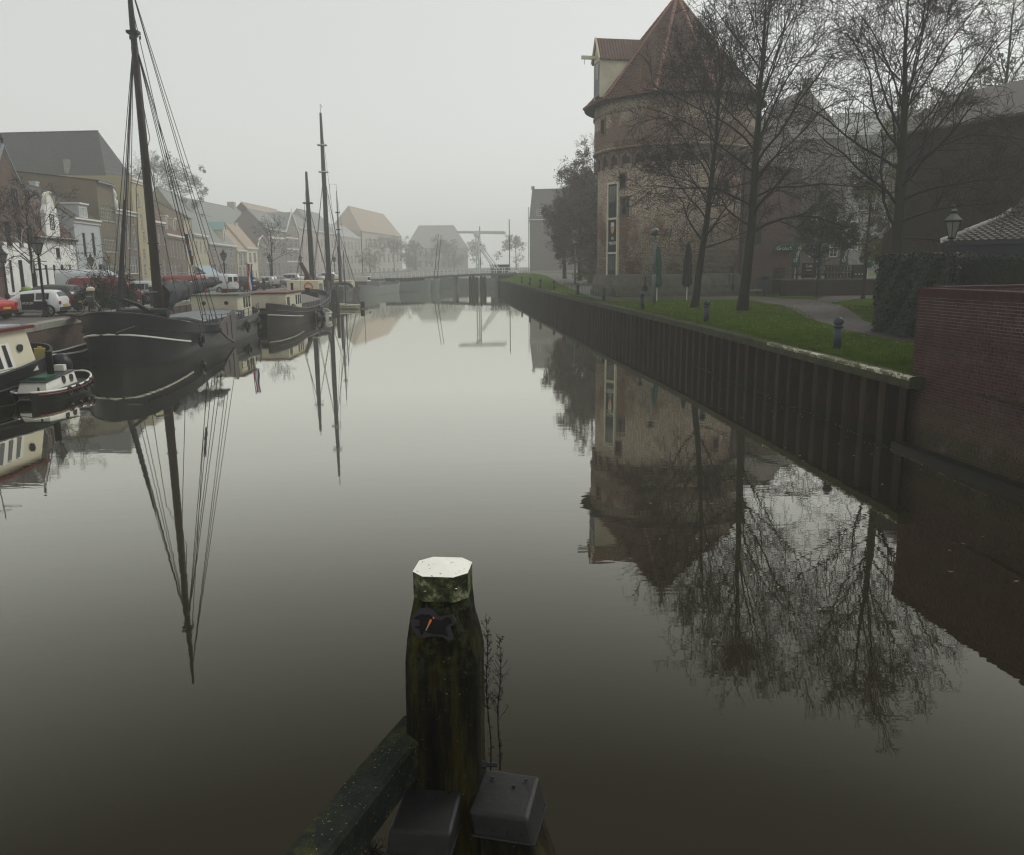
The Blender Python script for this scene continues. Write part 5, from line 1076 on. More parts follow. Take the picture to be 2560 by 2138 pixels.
def ship(name, label, stern, stem, B, zb, zm, zs, hullmat, deckmat, group=None, bow=.3, st=.22, bulw=.35, strake=None, cat='ship', railm=None, flare=.12):
    a, c = Vector(stern), Vector(stem); d = c - a; L = d.length; o = thing(name, label, cat, (a.x, a.y, 0), math.atan2(d.y, d.x), group)
    P, half, zt = hullP(L, B, zb, zm, zs, bow, st, flare); T = ts_(36); fs = [-.35, 0., .25, .5, .75, .97, 1.]
    V = []; F = []; 
    for s in (1, -1):
        base = len(V)
        for t in T:
            for f in fs: p = P(t, f if f > 0 else f, s); V.append((p[0], p[1], p[2] if f > 0 else (f * 1.2 if f < 0 else 0.)))
        k = len(fs)
        for i in range(len(T) - 1):
            for j in range(k - 1):
                q = (base + i * k + j, base + (i + 1) * k + j, base + (i + 1) * k + j + 1, base + i * k + j + 1); F.append(q if s == 1 else q[::-1])
    link('hull', fastmesh('hull', V, F, hullmat, smooth=True), o)
    b = MB(); V = []                                        # bulwark inside, rail and deck
    for t in T:
        z = zt(t); hI = max(half(t) - .07, .01); x = P(t, 1, 1)[0] * (1 if t < .9 else .997); V += [(x, hI, z), (x, hI, z - bulw), (x, -hI, z - bulw), (x, -hI, z)]
    n = len(T); b.add(V, [(4 * i, 4 * i + 4, 4 * i + 5, 4 * i + 1) for i in range(n - 1)] + [(4 * i + 2, 4 * i + 6, 4 * i + 7, 4 * i + 3) for i in range(n - 1)]); b.build('bulwark', hullmat, o)
    b = MB(); b.add(V, [(4 * i + 1, 4 * i + 5, 4 * i + 6, 4 * i + 2) for i in range(n - 1)]); b.build('deck', deckmat, o)
    b = MB()
    for s in (1, -1): b.tube([(P(t, 1, s)[0], P(t, 1, s)[1] * .985, zt(t) + .02) for t in T], .055, 5)
    b.build('cap_rail', railm or hullmat, o)
    for (t0, t1, f0, f1, r_, mat, nm) in (strake or ()):
        for s in (1, -1):
            b = MB(); N = 20; b.tube([(lambda p: (p[0], p[1], p[2]))(P(t0 + (t1 - t0) * i / N, f0 + (f1 - f0) * (i / N), s, .085)) for i in range(N + 1)], r_, 5); b.build(nm, mat, o)
    return o, P, half, zt, L
def ropes(par, lst, r=.018, mat=None, name='rope'):
    for q in lst: MB().tube(q, r, 4, cap=False).build(name, mat or M['rope'], par)
M['mistyhull'] = plain('hazed_barge_paint', (.24, .26, .245), .6, var=.15); M['deck'] = plain('grey_deck', (.09, .1, .105), .55, var=.25, scale=1.5, dirt=(.05, .05, .05)); M['hatch'] = plain('pale_hatch_cover', (.2, .22, .23), .5, var=.15, scale=1.5); M['mastw'] = plain('dark_varnished_spar', (.022, .013, .010), .45, var=.3, scale=2, stretch=(2, 2, .3)); M['tarp'] = plain('dark_grey_sail_cover', (.045, .05, .055), .6, var=.35, scale=2, bump=.5); M['rust'] = plain('brown_hull_paint', (.055, .04, .032), .55, var=.35, scale=1.2, dirt=(.03, .028, .025)); M['lee'] = plain('weathered_leeboard', (.12, .105, .1), .7, var=.15, scale=2, stretch=(1, 1, .2)); M['redp'] = plain('dark_red_paint', (.12, .02, .018), .45, var=.2)  # barge hull colour lightened to stand in for the mist before it
n = NT('streaked_black_hull'); X = n.xyz(); f = n.noise(2.2, 7, .75, stretch=(2.2, 1, .18)); col = n.ramp(f, [(.4, (.009, .011, .014)), (.58, (.02, .028, .026)), (.75, (.07, .085, .078))])
mr_ = n.node('ShaderNodeMapRange'); n.L(X[0], mr_.inputs[0]); mr_.inputs[1].default_value = 2.; mr_.inputs[2].default_value = 17.; mr_.inputs[3].default_value = 1.; mr_.inputs[4].default_value = .0
col = n.mix(mr_.outputs[0], (.008, .009, .012), n.mix(.6, col, (.04, .05, .047))); n.col(col); n.set(.38); M['hullstreak'] = n.m
# ---- ship 1: big black clipper
o, P, half, zt, L = ship('sailing_barge', 'big black sailing barge with tall brown mast and raised grey leeboard, nearest large ship', (-20.6, 62.), (-19.2, 38.9), 5.1, 2.6, 1.25, 1.75, M['hullstreak'], M['deck'], bow=.26, st=.2, strake=[(.80, 1., .46, .60, .05, M['trim'], 'white_line'), (.02, .97, .62, .72, .035, M['hull_black'], 'rubbing_strake')])
S1 = o; d1 = Vector((-19.2 + 20.6, 38.9 - 62.)).normalized(); l1 = Vector((-d1.y, d1.x))
def toloc(p): v = Vector((p[0] + 20.6, p[1] - 62.)); return (v.dot(d1), v.dot(l1), p[2])
def w1(x, y, Y): return toloc(atY(x, y, Y))
mb_, mt_ = toloc((-19.95, 46.9, 1.0)), toloc((-19.85, 46.6, 20.6)); mk = lambda z: tuple(mb_[i] + (mt_[i] - mb_[i]) * (z - 1.) / 19.6 for i in range(3))
mast = MB().tube([mk(1.), mk(3), mk(10), mk(16.2)], [.25, .26, .22, .18], 12).build('mast', M['mastw'], S1, smooth=True)
MB().tube([mk(16.1), mk(17.3), mk(20.6)], [.17, .16, .07], 10).build('topmast', plain('dark_green_topmast', (.02, .028, .028), .5), mast)
MB().box(-.24, .24, -.3, .3, -.07, .07).tube([(-.2, .27, -.1), (-.2, .27, -.3)], .035, 6).tube([(.2, .27, -.1), (.2, .27, -.3)], .035, 6).tube([(-.2, -.27, -.1), (-.2, -.27, -.3)], .035, 6).build('crosstree', M['black'], mast, mk(16.9))
mh = mk(16.8); mtp = mk(19.6); rl = []
for xx, yy in ((301, 748), (304, 742), (306, 735)): rl.append([mh, w1(xx, yy, 39.8 + (xx - 301) * .2)])
for yv in (46.2, 46.9, 47.8, 48.5): rl.append([(mh[0], mh[1], mh[2] - .1), toloc((-17.25, yv, 1.5))]); rl.append([(mh[0], mh[1], mh[2] - .1), toloc((-22.5, yv, 1.5))])
rl.append([mtp, w1(548, 702, 55.)]); rl.append([mtp, w1(540, 706, 54.)]); rl.append([mk(18.6), w1(508, 790, 52.)]); rl.append([mk(12.), w1(440, 738, 48.2)]); rl.append([mtp, toloc((-20.6, 61.5, 1.8))])
rl.append([mk(14.8), (mk(14.8)[0] + .4, mk(14.8)[1] + .5, 11.5), w1(340, 470, 46.), w1(352, 760, 45.)]); rl.append([mh, w1(385, 780, 46.)])
ropes(S1, rl, .02)
MB().tube([w1(312, 500, 41.), w1(300, 752, 39.7)], [.04, .16], 6).tube([w1(297, 748, 39.7), w1(296, 785, 39.4)], .11, 6).build('furled_jib', M['rope'], S1)
# flag bundle on a shroud
fb = MB()
for i, (xx, yy) in enumerate([(466, 585), (468, 598), (472, 612), (474, 626), (478, 640)]): p = w1(xx, yy, 48.6); fb.tube([p, (p[0] - .05, p[1] + .03, p[2] - .5)], [.1, .05], 5, m=i % 3)
fb.build('furled_flags', [plain('blue_flag', (.05, .08, .18), .8), plain('brown_flag', (.18, .08, .04), .8), plain('pale_flag', (.3, .28, .28), .8)], S1)
# boom with furled sail
bs0 = toloc((-20., 47.2, 3.1)); be = w1(549, 706, 56.)
def lp_(t): return tuple(bs0[i] + (be[i] - bs0[i]) * t for i in range(3))
boom = MB().tube([lp_(0), lp_(.5), lp_(1.03)], [.12, .13, .1], 8).build('boom', M['mastw'], S1)
V = []; Fc = []; NN = 34; K = 20; r_ = np.random.default_rng(8)
for i in range(NN):
    t = i / (NN - 1); ra = .46 * (1 - t) ** 1.6 + .26 + .05 * math.sin(t * 23) + .03 * r_.normal(); c = lp_(.03 + t * .93); sag = -.25 * (1 - t) ** 2
    for j in range(K): a = 2 * PI * j / K; rr = ra * (1 + .1 * math.sin(3 * a + t * 9) + .1 * math.sin(7 * a - t * 22) + .05 * r_.normal()); V.append((c[0], c[1] + rr * .72 * math.cos(a), c[2] + sag + .12 + rr * math.sin(a) * (1.15 if t < .4 else .95)))
for i in range(NN - 1):
    for j in range(K): Fc.append((i * K + j, i * K + (j + 1) % K, (i + 1) * K + (j + 1) % K, (i + 1) * K + j))
fs_ = link('furled_sail', fastmesh('furled_sail', V, Fc, M['tarp'], smooth=True), S1); c = lp_(.03); MB().add(V[:K], [tuple(range(K))[::-1], tuple(range(K))]).build('sail_head', M['tarp'], fs_)
b = MB(); 
for t in (.34, .5, .66, .84): c = lp_(t); ra = .46 * (1 - t) ** 1.6 + .285; b.tube([(c[0], c[1] + ra * .74 * math.cos(a), c[2] + .12 - .25 * (1 - t) ** 2 + ra * 1.08 * math.sin(a)) for a in [2 * PI * q / 12 for q in range(13)]], .016, 4)
b.build('sail_tie', M['black'], S1)
# gallows, anchor winch, tarpaulin lumps, rails, anchor
MB().tube([w1(357, 790, 44.), w1(358, 738, 44.), w1(364, 732, 44.2), w1(392, 731, 45.)], .06, 6).build('mast_gallows', M['black'], S1)
MB().tube([w1(150, 786, 41.6), w1(205, 790, 41.), w1(252, 794, 40.)], [.06, .09, .1], 6).build('bowsprit', M['mastw'], S1)
MB().tube([w1(298, 746, 40.5), w1(345, 762, 42.), w1(398, 795, 45.), w1(450, 815, 48.)], [.07, .12, .14, .1], 6).build('spar', M['mastw'], S1)
def lump(par, name, c, r, mat, seed=1, sq=(1, 1, 1)):
    q = np.random.default_rng(seed); b = MB(); N = 10; K = 7; V = []
    for i in range(K + 1):
        ph = PI / 2 * i / K
        for j in range(N): rr = math.cos(ph) ** .6 * (1 + .14 * q.normal()); V.append((c[0] + r * sq[0] * rr * math.cos(6.283 * j / N), c[1] + r * sq[1] * rr * math.sin(6.283 * j / N), c[2] + r * sq[2] * math.sin(ph) * (1 + .06 * q.normal())))
    b.add(V, [(i * N + j, i * N + (j + 1) % N, (i + 1) * N + (j + 1) % N, (i + 1) * N + j) for i in range(K) for j in range(N)]); return b.build(name, mat, par, smooth=True)
lump(S1, 'tarpaulin', (20.6, .0, 1.95), .9, plain('grey_tarpaulin', (.13, .14, .155), .5, var=.2, bump=.3), 5, (1.1, 1.3, .55)); lump(S1, 'tarpaulin', (18.2, 1.0, 1.6), .9, M['tarp'], 6, (1.6, .9, .5)); lump(S1, 'tarpaulin', (16.5, 1.3, 1.4), .7, plain('grey_tarpaulin', (.13, .14, .155)), 7, (1.9, .8, .5))
MB().box(17.5, 19.2, -1., 1., 1.6, 2.3).tube([(18.3, -1.3, 2.3), (18.3, 1.3, 2.3)], .28, 8).build('anchor_winch', M['black'], S1)
MB().tube([w1(290, 832, 38.7), w1(330, 818, 39.5), w1(372, 802, 41.)], .035, 5).tube([w1(372, 802, 41.), w1(378, 812, 41.1), w1(368, 828, 41.), w1(358, 838, 41.)], [.05, .05, .05, .02], 5).tube([w1(372, 802, 41.), w1(383, 796, 41.2)], .05, 5).build('anchor', plain('dull_anchor_iron', (.05, .055, .06), .6), S1)
b = MB(); tt = [.1 + .6 * i / 11 for i in range(12)]
for s in (1, -1):
    for t in tt: p = P(t, 1, s); b.tube([(p[0], p[1] * .97, p[2]), (p[0], p[1] * .97, p[2] + .62)], .022, 4)
    b.tube([(P(t, 1, s)[0], P(t, 1, s)[1] * .97, zt(t) + .6) for t in tt], .016, 4); b.tube([(P(t, 1, s)[0], P(t, 1, s)[1] * .97, zt(t) + .34) for t in tt], .012, 4)
b.build('guard_rail', M['black'], S1)
# hatch coaming with covers
MB().prism([(-1.75, .9), (1.75, .9), (1.7, 1.55), (.9, 1.75), (-.9, 1.75), (-1.7, 1.55)], 5.6, 14.2, 'x').build('hatch_coaming', M['deck'], S1)
for i in range(8): MB().prism([(-1.8, 1.55), (1.8, 1.55), (1.75, 1.62), (.95, 1.83), (-.95, 1.83), (-1.75, 1.62)], 5.65 + i * 1.07, 5.65 + i * 1.07 + 1.0, 'x').build('hatch_board', M['hatch'], S1)
# leeboards
lb = [(578, 774), (584, 790), (583, 830), (580, 857), (558, 846), (540, 830), (538, 820), (543, 806)]
Q = [toloc(atX(x, y, -17.0)) for x, y in lb]
for k, (s, nm) in enumerate(((1, 'leeboard'), (-1, 'leeboard'))):
    b = MB(); yy = abs(Q[0][1]) + .05
    sg = 1 if Q[0][1] > 0 else -1; sg = sg if k == 0 else -sg
    b.prism([(q[0], q[2]) for q in Q], sg * yy, sg * (yy + .12), 'y'); lo_ = b.build('leeboard', M['lee'], S1)
    b = MB(); xs_ = [Q[0][0] + f * (Q[6][0] - Q[0][0]) for f in (.3, .62)]
    for xi, (za, zb) in zip(xs_, ((.45, 1.85), (.75, 1.5))): b.box(xi - .025, xi + .025, sg * (yy + .12) if sg > 0 else sg * (yy + .15), sg * (yy + .15) if sg > 0 else sg * (yy + .12), za, zb)
    b.build('iron_strap', M['black'], lo_)
for i, t in enumerate((.16, .3, .74)):
    for s in (-1, 1):
        p = P(t, .7, s); MB().tube([(.3 * math.cos(a), 0, .3 * math.sin(a)) for a in [2 * PI * q / 14 for q in range(15)]], .1, 6).build('tyre', M['black'], S1, (p[0], p[1] + s * .12, .75)); MB().tube([(p[0], p[1] + s * .12, 1.0), (p[0], P(t, 1, s)[1], zt(t))], .015, 4).build('rope', M['rope'], S1)
for i, (x, y) in enumerate([(15.2, 1.2), (15.6, -1.3), (5.0, -1.9), (16.4, .3)]): MB().tube([(x + (.28 - .02 * k / 6) * math.cos(k * .9), y + (.28 - .02 * k / 6) * math.sin(k * .9), 1.1 + .012 * k) for k in range(26)], .03, 4).build('rope_coil', M['stone'], S1)
for x, y, hh in ((14.9, -.8, .5), (14.9, .6, .4), (5.2, 1.6, .45)): MB().box(x - .3, x + .3, y - .25, y + .25, 1., 1.3 + hh).build('deck_box', plain('grey_deck_box', (.15, .16, .16), .6, var=.2), S1)
for z in (3.2, 4.6, 6.0): MB().tube([(mk(z)[0] + .3 * math.cos(a), mk(z)[1] + .3 * math.sin(a), z) for a in [2 * PI * q / 12 for q in range(13)]], .025, 4).build('mast_hoop', M['black'], mast)
# stern deckhouse
b = MB(); b.box(1.6, 5.4, -1.55, 1.55, 1.2, 2.75); dh = b.build('deckhouse', M['cream'], S1); MB().box(1.4, 5.6, -1.75, 1.75, 2.75, 2.85).build('deckhouse_roof', plain('grey_green_roof', (.13, .14, .13), .6), dh)
for s in (1, -1):
    for xx in (2.0, 2.7, 3.4): MB().box(xx, xx + .45, s * 1.555 - .015, s * 1.555 + .015, 1.85, 2.6).build('window', M['pane'], dh)
MB().box(2.4, 2.8, -.2, .2, 2.85, 3.15).build('flower_pot', M['redp'], dh); MB().tube([(5.4, -.7, 2.25), (5.48, -.7, 2.25)], .13, 10).tube([(5.4, .8, 2.25), (5.48, .8, 2.25)], .13, 10).build('vent', M['black'], dh)
MB().tube([(.3, 0, 1.7), (.15, 0, 2.4)], .09, 8).tube([(.5, 0, 2.2), (-.5, 0, 2.4)], .06, 6).build('tiller', M['mastw'], S1)
MB().tube([(.1, .9, 1.6), (-.5, .9, 5.0)], .03, 6).build('flagstaff', M['mastw'], S1)
fl = MB(); 
for i in range(3):
    V = []
    for k in range(7): z = 4.9 - k * .32; V += [(-.42 + k * .055 + .04 * math.sin(k * 1.7 + i), .9 + (.05 + i * .12) + .05 * math.sin(k + i), z), (-.42 + k * .055 + .04 * math.sin(k * 1.7 + i + 1), .9 + (.17 + i * .12) + .05 * math.sin(k + i + 1), z - .05)]
    fl.add(V, [(2 * k, 2 * k + 1, 2 * k + 3, 2 * k + 2) for k in range(6)], i)
tag(fl.build('dutch_flag', [plain('flag_red', (.3, .03, .03), .8), plain('flag_white', (.6, .6, .6), .8), plain('flag_blue', (.03, .06, .2), .8)], None, (-20.6, 62, 0), math.atan2(d1.y, d1.x)), 'limp red, white and blue flag on the staff at the black ship stern', 'flag')
# ---- ship 2: brown barge
o2, P2, half2, zt2, L2 = ship('houseboat_barge', 'brown and black barge with a cream deckhouse trimmed in dark red, behind the big ship', (-19.3, 62.8), (-20.0, 84.5), 4.6, 2.3, 1.15, 1.9, M['rust'], M['deck'], bow=.26, st=.2, strake=[(.0, .25, .55, .5, .035, M['trim'], 'white_line'), (.02, .97, .75, .8, .03, M['deck'], 'rubbing_strake')], railm=M['deck'])
b = MB(); b.box(2., 7.6, -1.75, 1.75, 1., 2.55); dh = b.build('deckhouse', M['cream'], o2); MB().box(1.9, 7.7, -1.85, 1.85, 2.55, 2.68).build('deckhouse_roof', M['redp'], dh)
for s in (1, -1):
    for xx in (5.4, 6.2, 6.95): MB().box(xx, xx + .4, s * 1.755 - .02, s * 1.755 + .02, 1.6, 2.35).build('window', M['pane'], dh)
    MB().box(2.4, 3.2, s * 1.755 - .02, s * 1.755 + .02, 1.2, 2.3).build('door', M['dkframe'], dh)
lump(o2, 'rolled_fender', (3.7, -1.95, 1.2), .5, M['black'], 3, (1.3, .3, 1.))
MB().prism([(-1.5, .8), (1.5, .8), (1.45, 1.5), (0, 1.95), (-1.45, 1.5)], 8.5, 17., 'x').build('hatch_coaming', M['deck'], o2)
for i in range(8): MB().prism([(-1.55, 1.5), (0, 1.97), (1.55, 1.5), (1.5, 1.58), (0, 2.05), (-1.5, 1.58)], 8.55 + i * 1.05, 8.55 + i * 1.05 + .98, 'x').build('hatch_board', plain('brownish_hatch', (.16, .15, .13), .6, var=.2), o2)
MB().tube([(12., 0, 1.8), (12., 0, 3.2)], .12, 8).tube([(18.5, 0, 1.6), (18.5, 0, 2.6)], .25, 8).box(18.2, 19.2, -.9, .9, 1.5, 2.2).build('winch', M['black'], o2)
b = MB(); tt = [.35 + .6 * i / 11 for i in range(12)]
for s in (1, -1):
    for t in tt: p = P2(t, 1, s); b.tube([(p[0], p[1] * .97, p[2]), (p[0], p[1] * .97, p[2] + .45)], .02, 4)
    b.tube([(P2(t, 1, s)[0], P2(t, 1, s)[1] * .97, zt2(t) + .44) for t in tt], .016, 4)
b.build('guard_rail', M['deck'], o2)
# tyre fenders and blue rowing boat
tf = None
for i, (x, y, z, rx) in enumerate([(-17.2, 72.4, .35, .3), (-17.0, 73.2, .45, -.5), (-17.1, 74.1, .3, .9), (-17.3, 75., .75, .2)]):
    b = MB().tube([(.36 * math.cos(a), 0, .36 * math.sin(a)) for a in [2 * PI * q / 14 for q in range(15)]], .14, 7)
    o = b.build('tyre_fender', M['black'], None, (x, y, z)); o.rotation_euler = (rx * .4, 0, rx + 1.4); tag(o, ['lowest black tyre fender by the brown barge', 'black tyre fender, second in the clump by the brown barge', 'black tyre fender next to the blue rowing boat', 'topmost black tyre fender of the clump by the brown barge'][i], 'fender', 'tyre fenders beside the brown barge')
def dinghy(name, label, stern, stem, B, h, mat, inner, group=None, thw=2):
    o, P, half, zt, L = ship(name, label, stern, stem, B, h * 1.5, h, h * 1.15, mat, inner, group, bow=.6, st=.15, bulw=h * .7, cat='rowing boat', railm=M['trim'], flare=.4)
    for i in range(thw): t = .3 + .28 * i; MB().box(L * t, L * t + .2, -half(t) + .05, half(t) - .05, h * .6, h * .66).build('thwart', M['wood'], o)
    return o
M['bluep'] = plain('blue_boat_paint', (.1, .16, .28), .4, var=.15)
dinghy('rowing_boat', 'small blue and white rowing boat moored at the bow of the brown barge', (-16.7, 73.6), (-17.6, 77.2), 1.5, .5, M['trim'], M['bluep'])
dg = dinghy('sailing_dinghy', 'small cream sailing dinghy with thin dark mast, alone on the water by the mooring posts', (-16.4, 90.6), (-19.3, 91.6), 1.6, .4, plain('cream_green_boat', (.5, .5, .3), .45), M['deck'])
mp = atY(881, 745, 91.4); MB().tube([(1.9, 0, .4), (1.9, 0, 6.3)], [.05, .035], 6).build('mast', M['black'], dg); ropes(dg, [[(1.9, 0, 6.), (0.2, .0, .7)], [(1.9, 0, 6.), (3.4, 0, .8)], [(1.9, 0, 5.4), (1.9, .8, .6)]], .012)
MB().box(-.35, -.0, -.15, .15, .1, .8).build('outboard_motor', M['black'], dg)
# ---- ships 3..5 with masts
def mast_set(o, x, z0, h, r0, mat, bands=(), side=2.2, zr=1.5, L=20., stay=True, vane=False):
    m = MB().tube([(x, 0, z0), (x, 0, h * .7), (x, 0, h)], [r0, r0 * .85, r0 * .45], 10).build('mast', mat, o, smooth=True)
    b = MB(); 
    for z in bands: b.box(x - r0 * 1.6, x + r0 * 1.6, -r0 * 1.8, r0 * 1.8, z - .07, z + .07)
    if bands: b.build('mast_band', M['trim'] if vane else M['black'], m)
    zz = bands[0] if bands else h * .85; rl = []
    for s in (1, -1):
        for dx in (-.7, .0, .7): rl.append([(x, 0, zz), (x + dx, s * side, zr)])
    if stay: rl += [[(x, 0, h * .97), (L - .3, 0, zr + .8)], [(x, 0, h * .97), (.3, 0, zr + .3)], [(x, 0, zz), (L - .6, 0, zr + .7)]]
    ropes(o, rl, .018); return m
o3, P3, h3, z3, L3 = ship('houseboat_barge', 'black-hulled barge with cream wheelhouse and orange lifebuoy, below the tallest misty mast', (-22.3, 87.5), (-23.8, 102.2), 4.2, 2.6, 1.4, 2.0, M['hull_black'], M['deck'], bow=.28, st=.22)
b = MB(); b.box(.4, 2.8, -1.6, 1.6, 1.3, 1.95).box(2.8, 7., -1.7, 1.7, 1.3, 3.1); dh = b.build('deckhouse', M['cream'], o3)
for s in (1, -1):
    for xx in (3.2, 4., 4.8, 5.6): MB().box(xx, xx + .4, s * 1.705 - .02, s * 1.705 + .02, 2., 2.8).build('window', M['pane'], dh)
MB().tube([(2.72, -.6 + .42 * math.cos(a), 2.45 + .42 * math.sin(a)) for a in [2 * PI * q / 16 for q in range(17)]], .08, 6).build('lifebuoy', plain('orange_lifebuoy', (.5, .12, .05), .6), o3)
mast_set(o3, 10.6, 1.2, 15.3, .3, plain('grey_green_mast', (.05, .06, .055), .6), (11.8,), L=L3)
lump(o3, 'furled_sail', (8.5, .2, 2.0), .9, plain('red_brown_sail', (.07, .035, .03), .8, bump=.5), 12, (1.2, .7, 1.7)); MB().tube([(10.2, 0, 2.6), (4.6, .3, 4.9)], [.3, .22], 8).build('furled_sail', plain('red_brown_sail', (.07, .035, .03)), o3)
o4, P4, h4, z4, L4 = ship('sailing_barge', 'dark sailing barge carrying the tallest misty mast with a weather vane', (-23.0, 102.9), (-24.2, 119.), 4.2, 2.3, 1.3, 1.8, M['hull_black'], M['deck'], bow=.28)
mast_set(o4, 3.9, 1.2, 23.2, .32, plain('grey_green_mast', (.05, .06, .055)), (16.2, 19.4), L=L4, vane=True); MB().tube([(3.9, 0, 23.2), (3.9, 0, 24.2), (4.9, 0, 24.25), (5., 0, 24.0)], .035, 5).build('weather_vane', M['zinc'], o4)
MB().tube([(4.2, 0, 2.4), (9.2, .2, 3.4)], [.45, .25], 8).build('furled_sail', plain('red_brown_sail', (.07, .035, .03)), o4); lump(o4, 'furled_sail', (4.3, .1, 1.8), .8, plain('red_brown_sail', (.07, .035, .03)), 14, (1, .8, 2.4))
MB().box(6., 12.5, -1.4, 1.4, 1.1, 2.0).build('deckhouse', M['deck'], o4)
o5, P5, h5, z5, L5 = ship('sailing_barge', 'misty dark barge with a slim mast flying a hooked pennant rod', (-24.7, 119.6), (-25.8, 134.), 4.2, 2.2, 1.3, 1.7, M['rust'], M['deck'], bow=.28)
mast_set(o5, 2.4, 1.2, 15.2, .17, M['zinc'], (9.8, 12.2), L=L5); MB().tube([(2.4, 0, 15.2), (2.4, 0, 16.1), (2.4, .95, 16.15), (2.4, .98, 14.)], .03, 5).build('pennant_rod', M['zinc'], o5); MB().box(3.5, 8, -1.4, 1.4, 1.1, 2.5).build('deckhouse', M['cream'], o5); MB().tube([(.9, 0, 1.5), (.9, 0, 7.4)], .12, 8).build('mizzen_mast', M['mastw'], o5)
o6, *_r = ship('dark_barge', 'long dark misty barge moored left of the white cabin boat', (-24.2, 128.), (-20.8, 148.), 4.6, 2.0, 1.2, 1.7, M['mistyhull'], M['deck'], bow=.3); MB().box(2, 8, -1.4, 1.4, 1.1, 2.2).build('deckhouse', M['deck'], o6); MB().box(3, 4.6, -1.2, 1.2, 2.2, 3.).build('wheelhouse', M['trim'], o6); MB().box(3.1, 4.5, -1.21, 1.21, 2.4, 2.85).build('window', M['pane'], o6)
p = atZ(957, 716, .2); WB_, Pw, hw_, zw, Lw_ = ship('cabin_boat', 'small white cabin boat moored in mist in front of the bridge', (p[0] - 3.3, p[1] - 8.), (p[0] + 1.4, p[1] - 4.5), 2.2, 1.1, .8, .9, M['trim'], M['trim'], bow=.4, cat='boat', bulw=.2); b = MB(); b.box(2.4, 5., -.85, .85, .7, 1.75); w_ = b.build('cabin', M['trim'], WB_); MB().box(2.6, 4.8, -.87, .87, 1.2, 1.6).build('window', M['pane'], w_); MB().tube([(.6, 0, .6), (.6, 0, 11.6)], .06, 6).build('mast', M['mastw'], WB_)
for i, (px, yy, ln, lab) in enumerate([(1015, 149., 9., 'dark misty barge lying crosswise below the bridge, left one'), (1052, 152., 7., 'dark misty barge below the bridge, right of its twin')]):
    p = atY(px, 715, yy); oo, *_r = ship('dark_barge', lab, (p[0] - ln / 2, yy - 1), (p[0] + ln / 2, yy + 1), 3.8, 2.2, 1.7, 1.9, M['mistyhull'], M['deck'], group='dark barges below the bridge', bow=.3); MB().box(1, ln * .6, -1.1, 1.1, 1.5, 2.4).build('deckhouse', M['rust'], oo)
for i, (x, y, z, lab) in enumerate([(-19.2, 87.2, 3.1, 'left mooring post beside the cream sailing dinghy'), (-18.4, 88., 2.9, 'right mooring post beside the cream sailing dinghy')]): tag(MB().lathe([(.2, -1), (.19, z), (.12, z + .05)], (0, 0, 0), 9).build('mooring_post', plain('grey_timber', (.09, .085, .075), .85, var=.3), None, (x, y, 0), smooth=True), lab, 'post', 'mooring posts by the dinghy')
# ---- near houseboat and tug at the left edge
oh, Ph, hh_, zh, Lh = ship('houseboat', 'cream-cabined houseboat with black hull cut off by the left edge of the frame', (-19.4, 12.), (-19.9, 34.3), 4.4, 1.6, .95, 1.3, M['hull_black'], M['deck'], bow=.3, strake=[(.02, .97, .5, .5, .05, M['hull_black'], 'rubbing_strake')])
fx = 18.7; b = MB(); b.add([(1.5, -2.05, .8), (fx, -2.0, .95), (fx - .15, -1.75, 2.5), (1.5, -1.8, 2.35), (1.5, 2.05, .8), (fx, 2.0, .95), (fx - .15, 1.75, 2.5), (1.5, 1.8, 2.35)], [(0, 1, 2, 3), (5, 4, 7, 6), (1, 5, 6, 2), (4, 0, 3, 7), (3, 2, 6, 7)]); cb = b.build('cabin', M['cream'], oh)
b = MB(); b.add([(1.3, -2., 2.36), (fx + .15, -1.95, 2.52), (fx + .15, 1.95, 2.52), (1.3, 2., 2.36), (1.3, -2., 2.47), (fx + .15, -1.95, 2.63), (fx + .15, 1.95, 2.63), (1.3, 2., 2.47)], [(0, 3, 2, 1), (4, 5, 6, 7), (0, 1, 5, 4), (1, 2, 6, 5), (2, 3, 7, 6), (3, 0, 4, 7)]); b.build('cabin_roof', M['redp'], cb); MB().box(2, fx - .3, -1.7, 1.7, 2.62, 2.68).build('roof_deck', plain('pale_roof_paint', (.38, .42, .45), .4), cb)
for k in range(5):
    x0 = fx - 3.6 - k * 2.6
    wf = MB().add([(x0, -2.03, 1.2), (x0 + 2.1, -2.03, 1.22), (x0 + 2.1, -1.86, 2.1), (x0, -1.86, 2.08)], [(0, 1, 2, 3)]).build('window', M['trim'], cb)
    for q in range(4):
        xa = x0 + .08 + q * .52; MB().add([(xa, -2.045, 1.27), (xa + .24, -2.045, 1.27), (xa + .24, -1.875, 2.04), (xa, -1.875, 2.04)], [(0, 1, 2, 3)]).build('pane', M['pane'], wf)
    MB().box(x0 - .1, x0 + 2.2, -2.12, -2.0, 1.12, 1.18).build('sill', M['trim'], wf)
MB().tube([(fx - .9, -1.95, 1.85), (fx - .9, -1.86, 1.86)], .14, 12).build('porthole', M['pane'], cb)
lump(cb, 'upturned_boat', (13.5, -.6, 2.66), .9, M['cream'], 21, (1.6, .7, .75)); MB().lathe([(.5, 0), (.6, .2), (.5, .5), (.2, .6), (0, .6)], (15.4, -.7, 2.66), 10).build('roof_hatch', M['redp'], cb)
MB().tube([(16.6, -1.2, 2.6), (16.8, -1.2, 4.3)], .02, 4).tube([(16.7, -1.2, 3.8), (18.2, -1.0, 4.2)], .015, 4).build('antenna', M['black'], cb); MB().tube([(19.8, 1.2, 1.4), (19.8, 1.2, 4.6), (20.0, .9, 5.0), (20.5, .8, 5.05)], .02, 4).build('antenna', M['black'], oh)
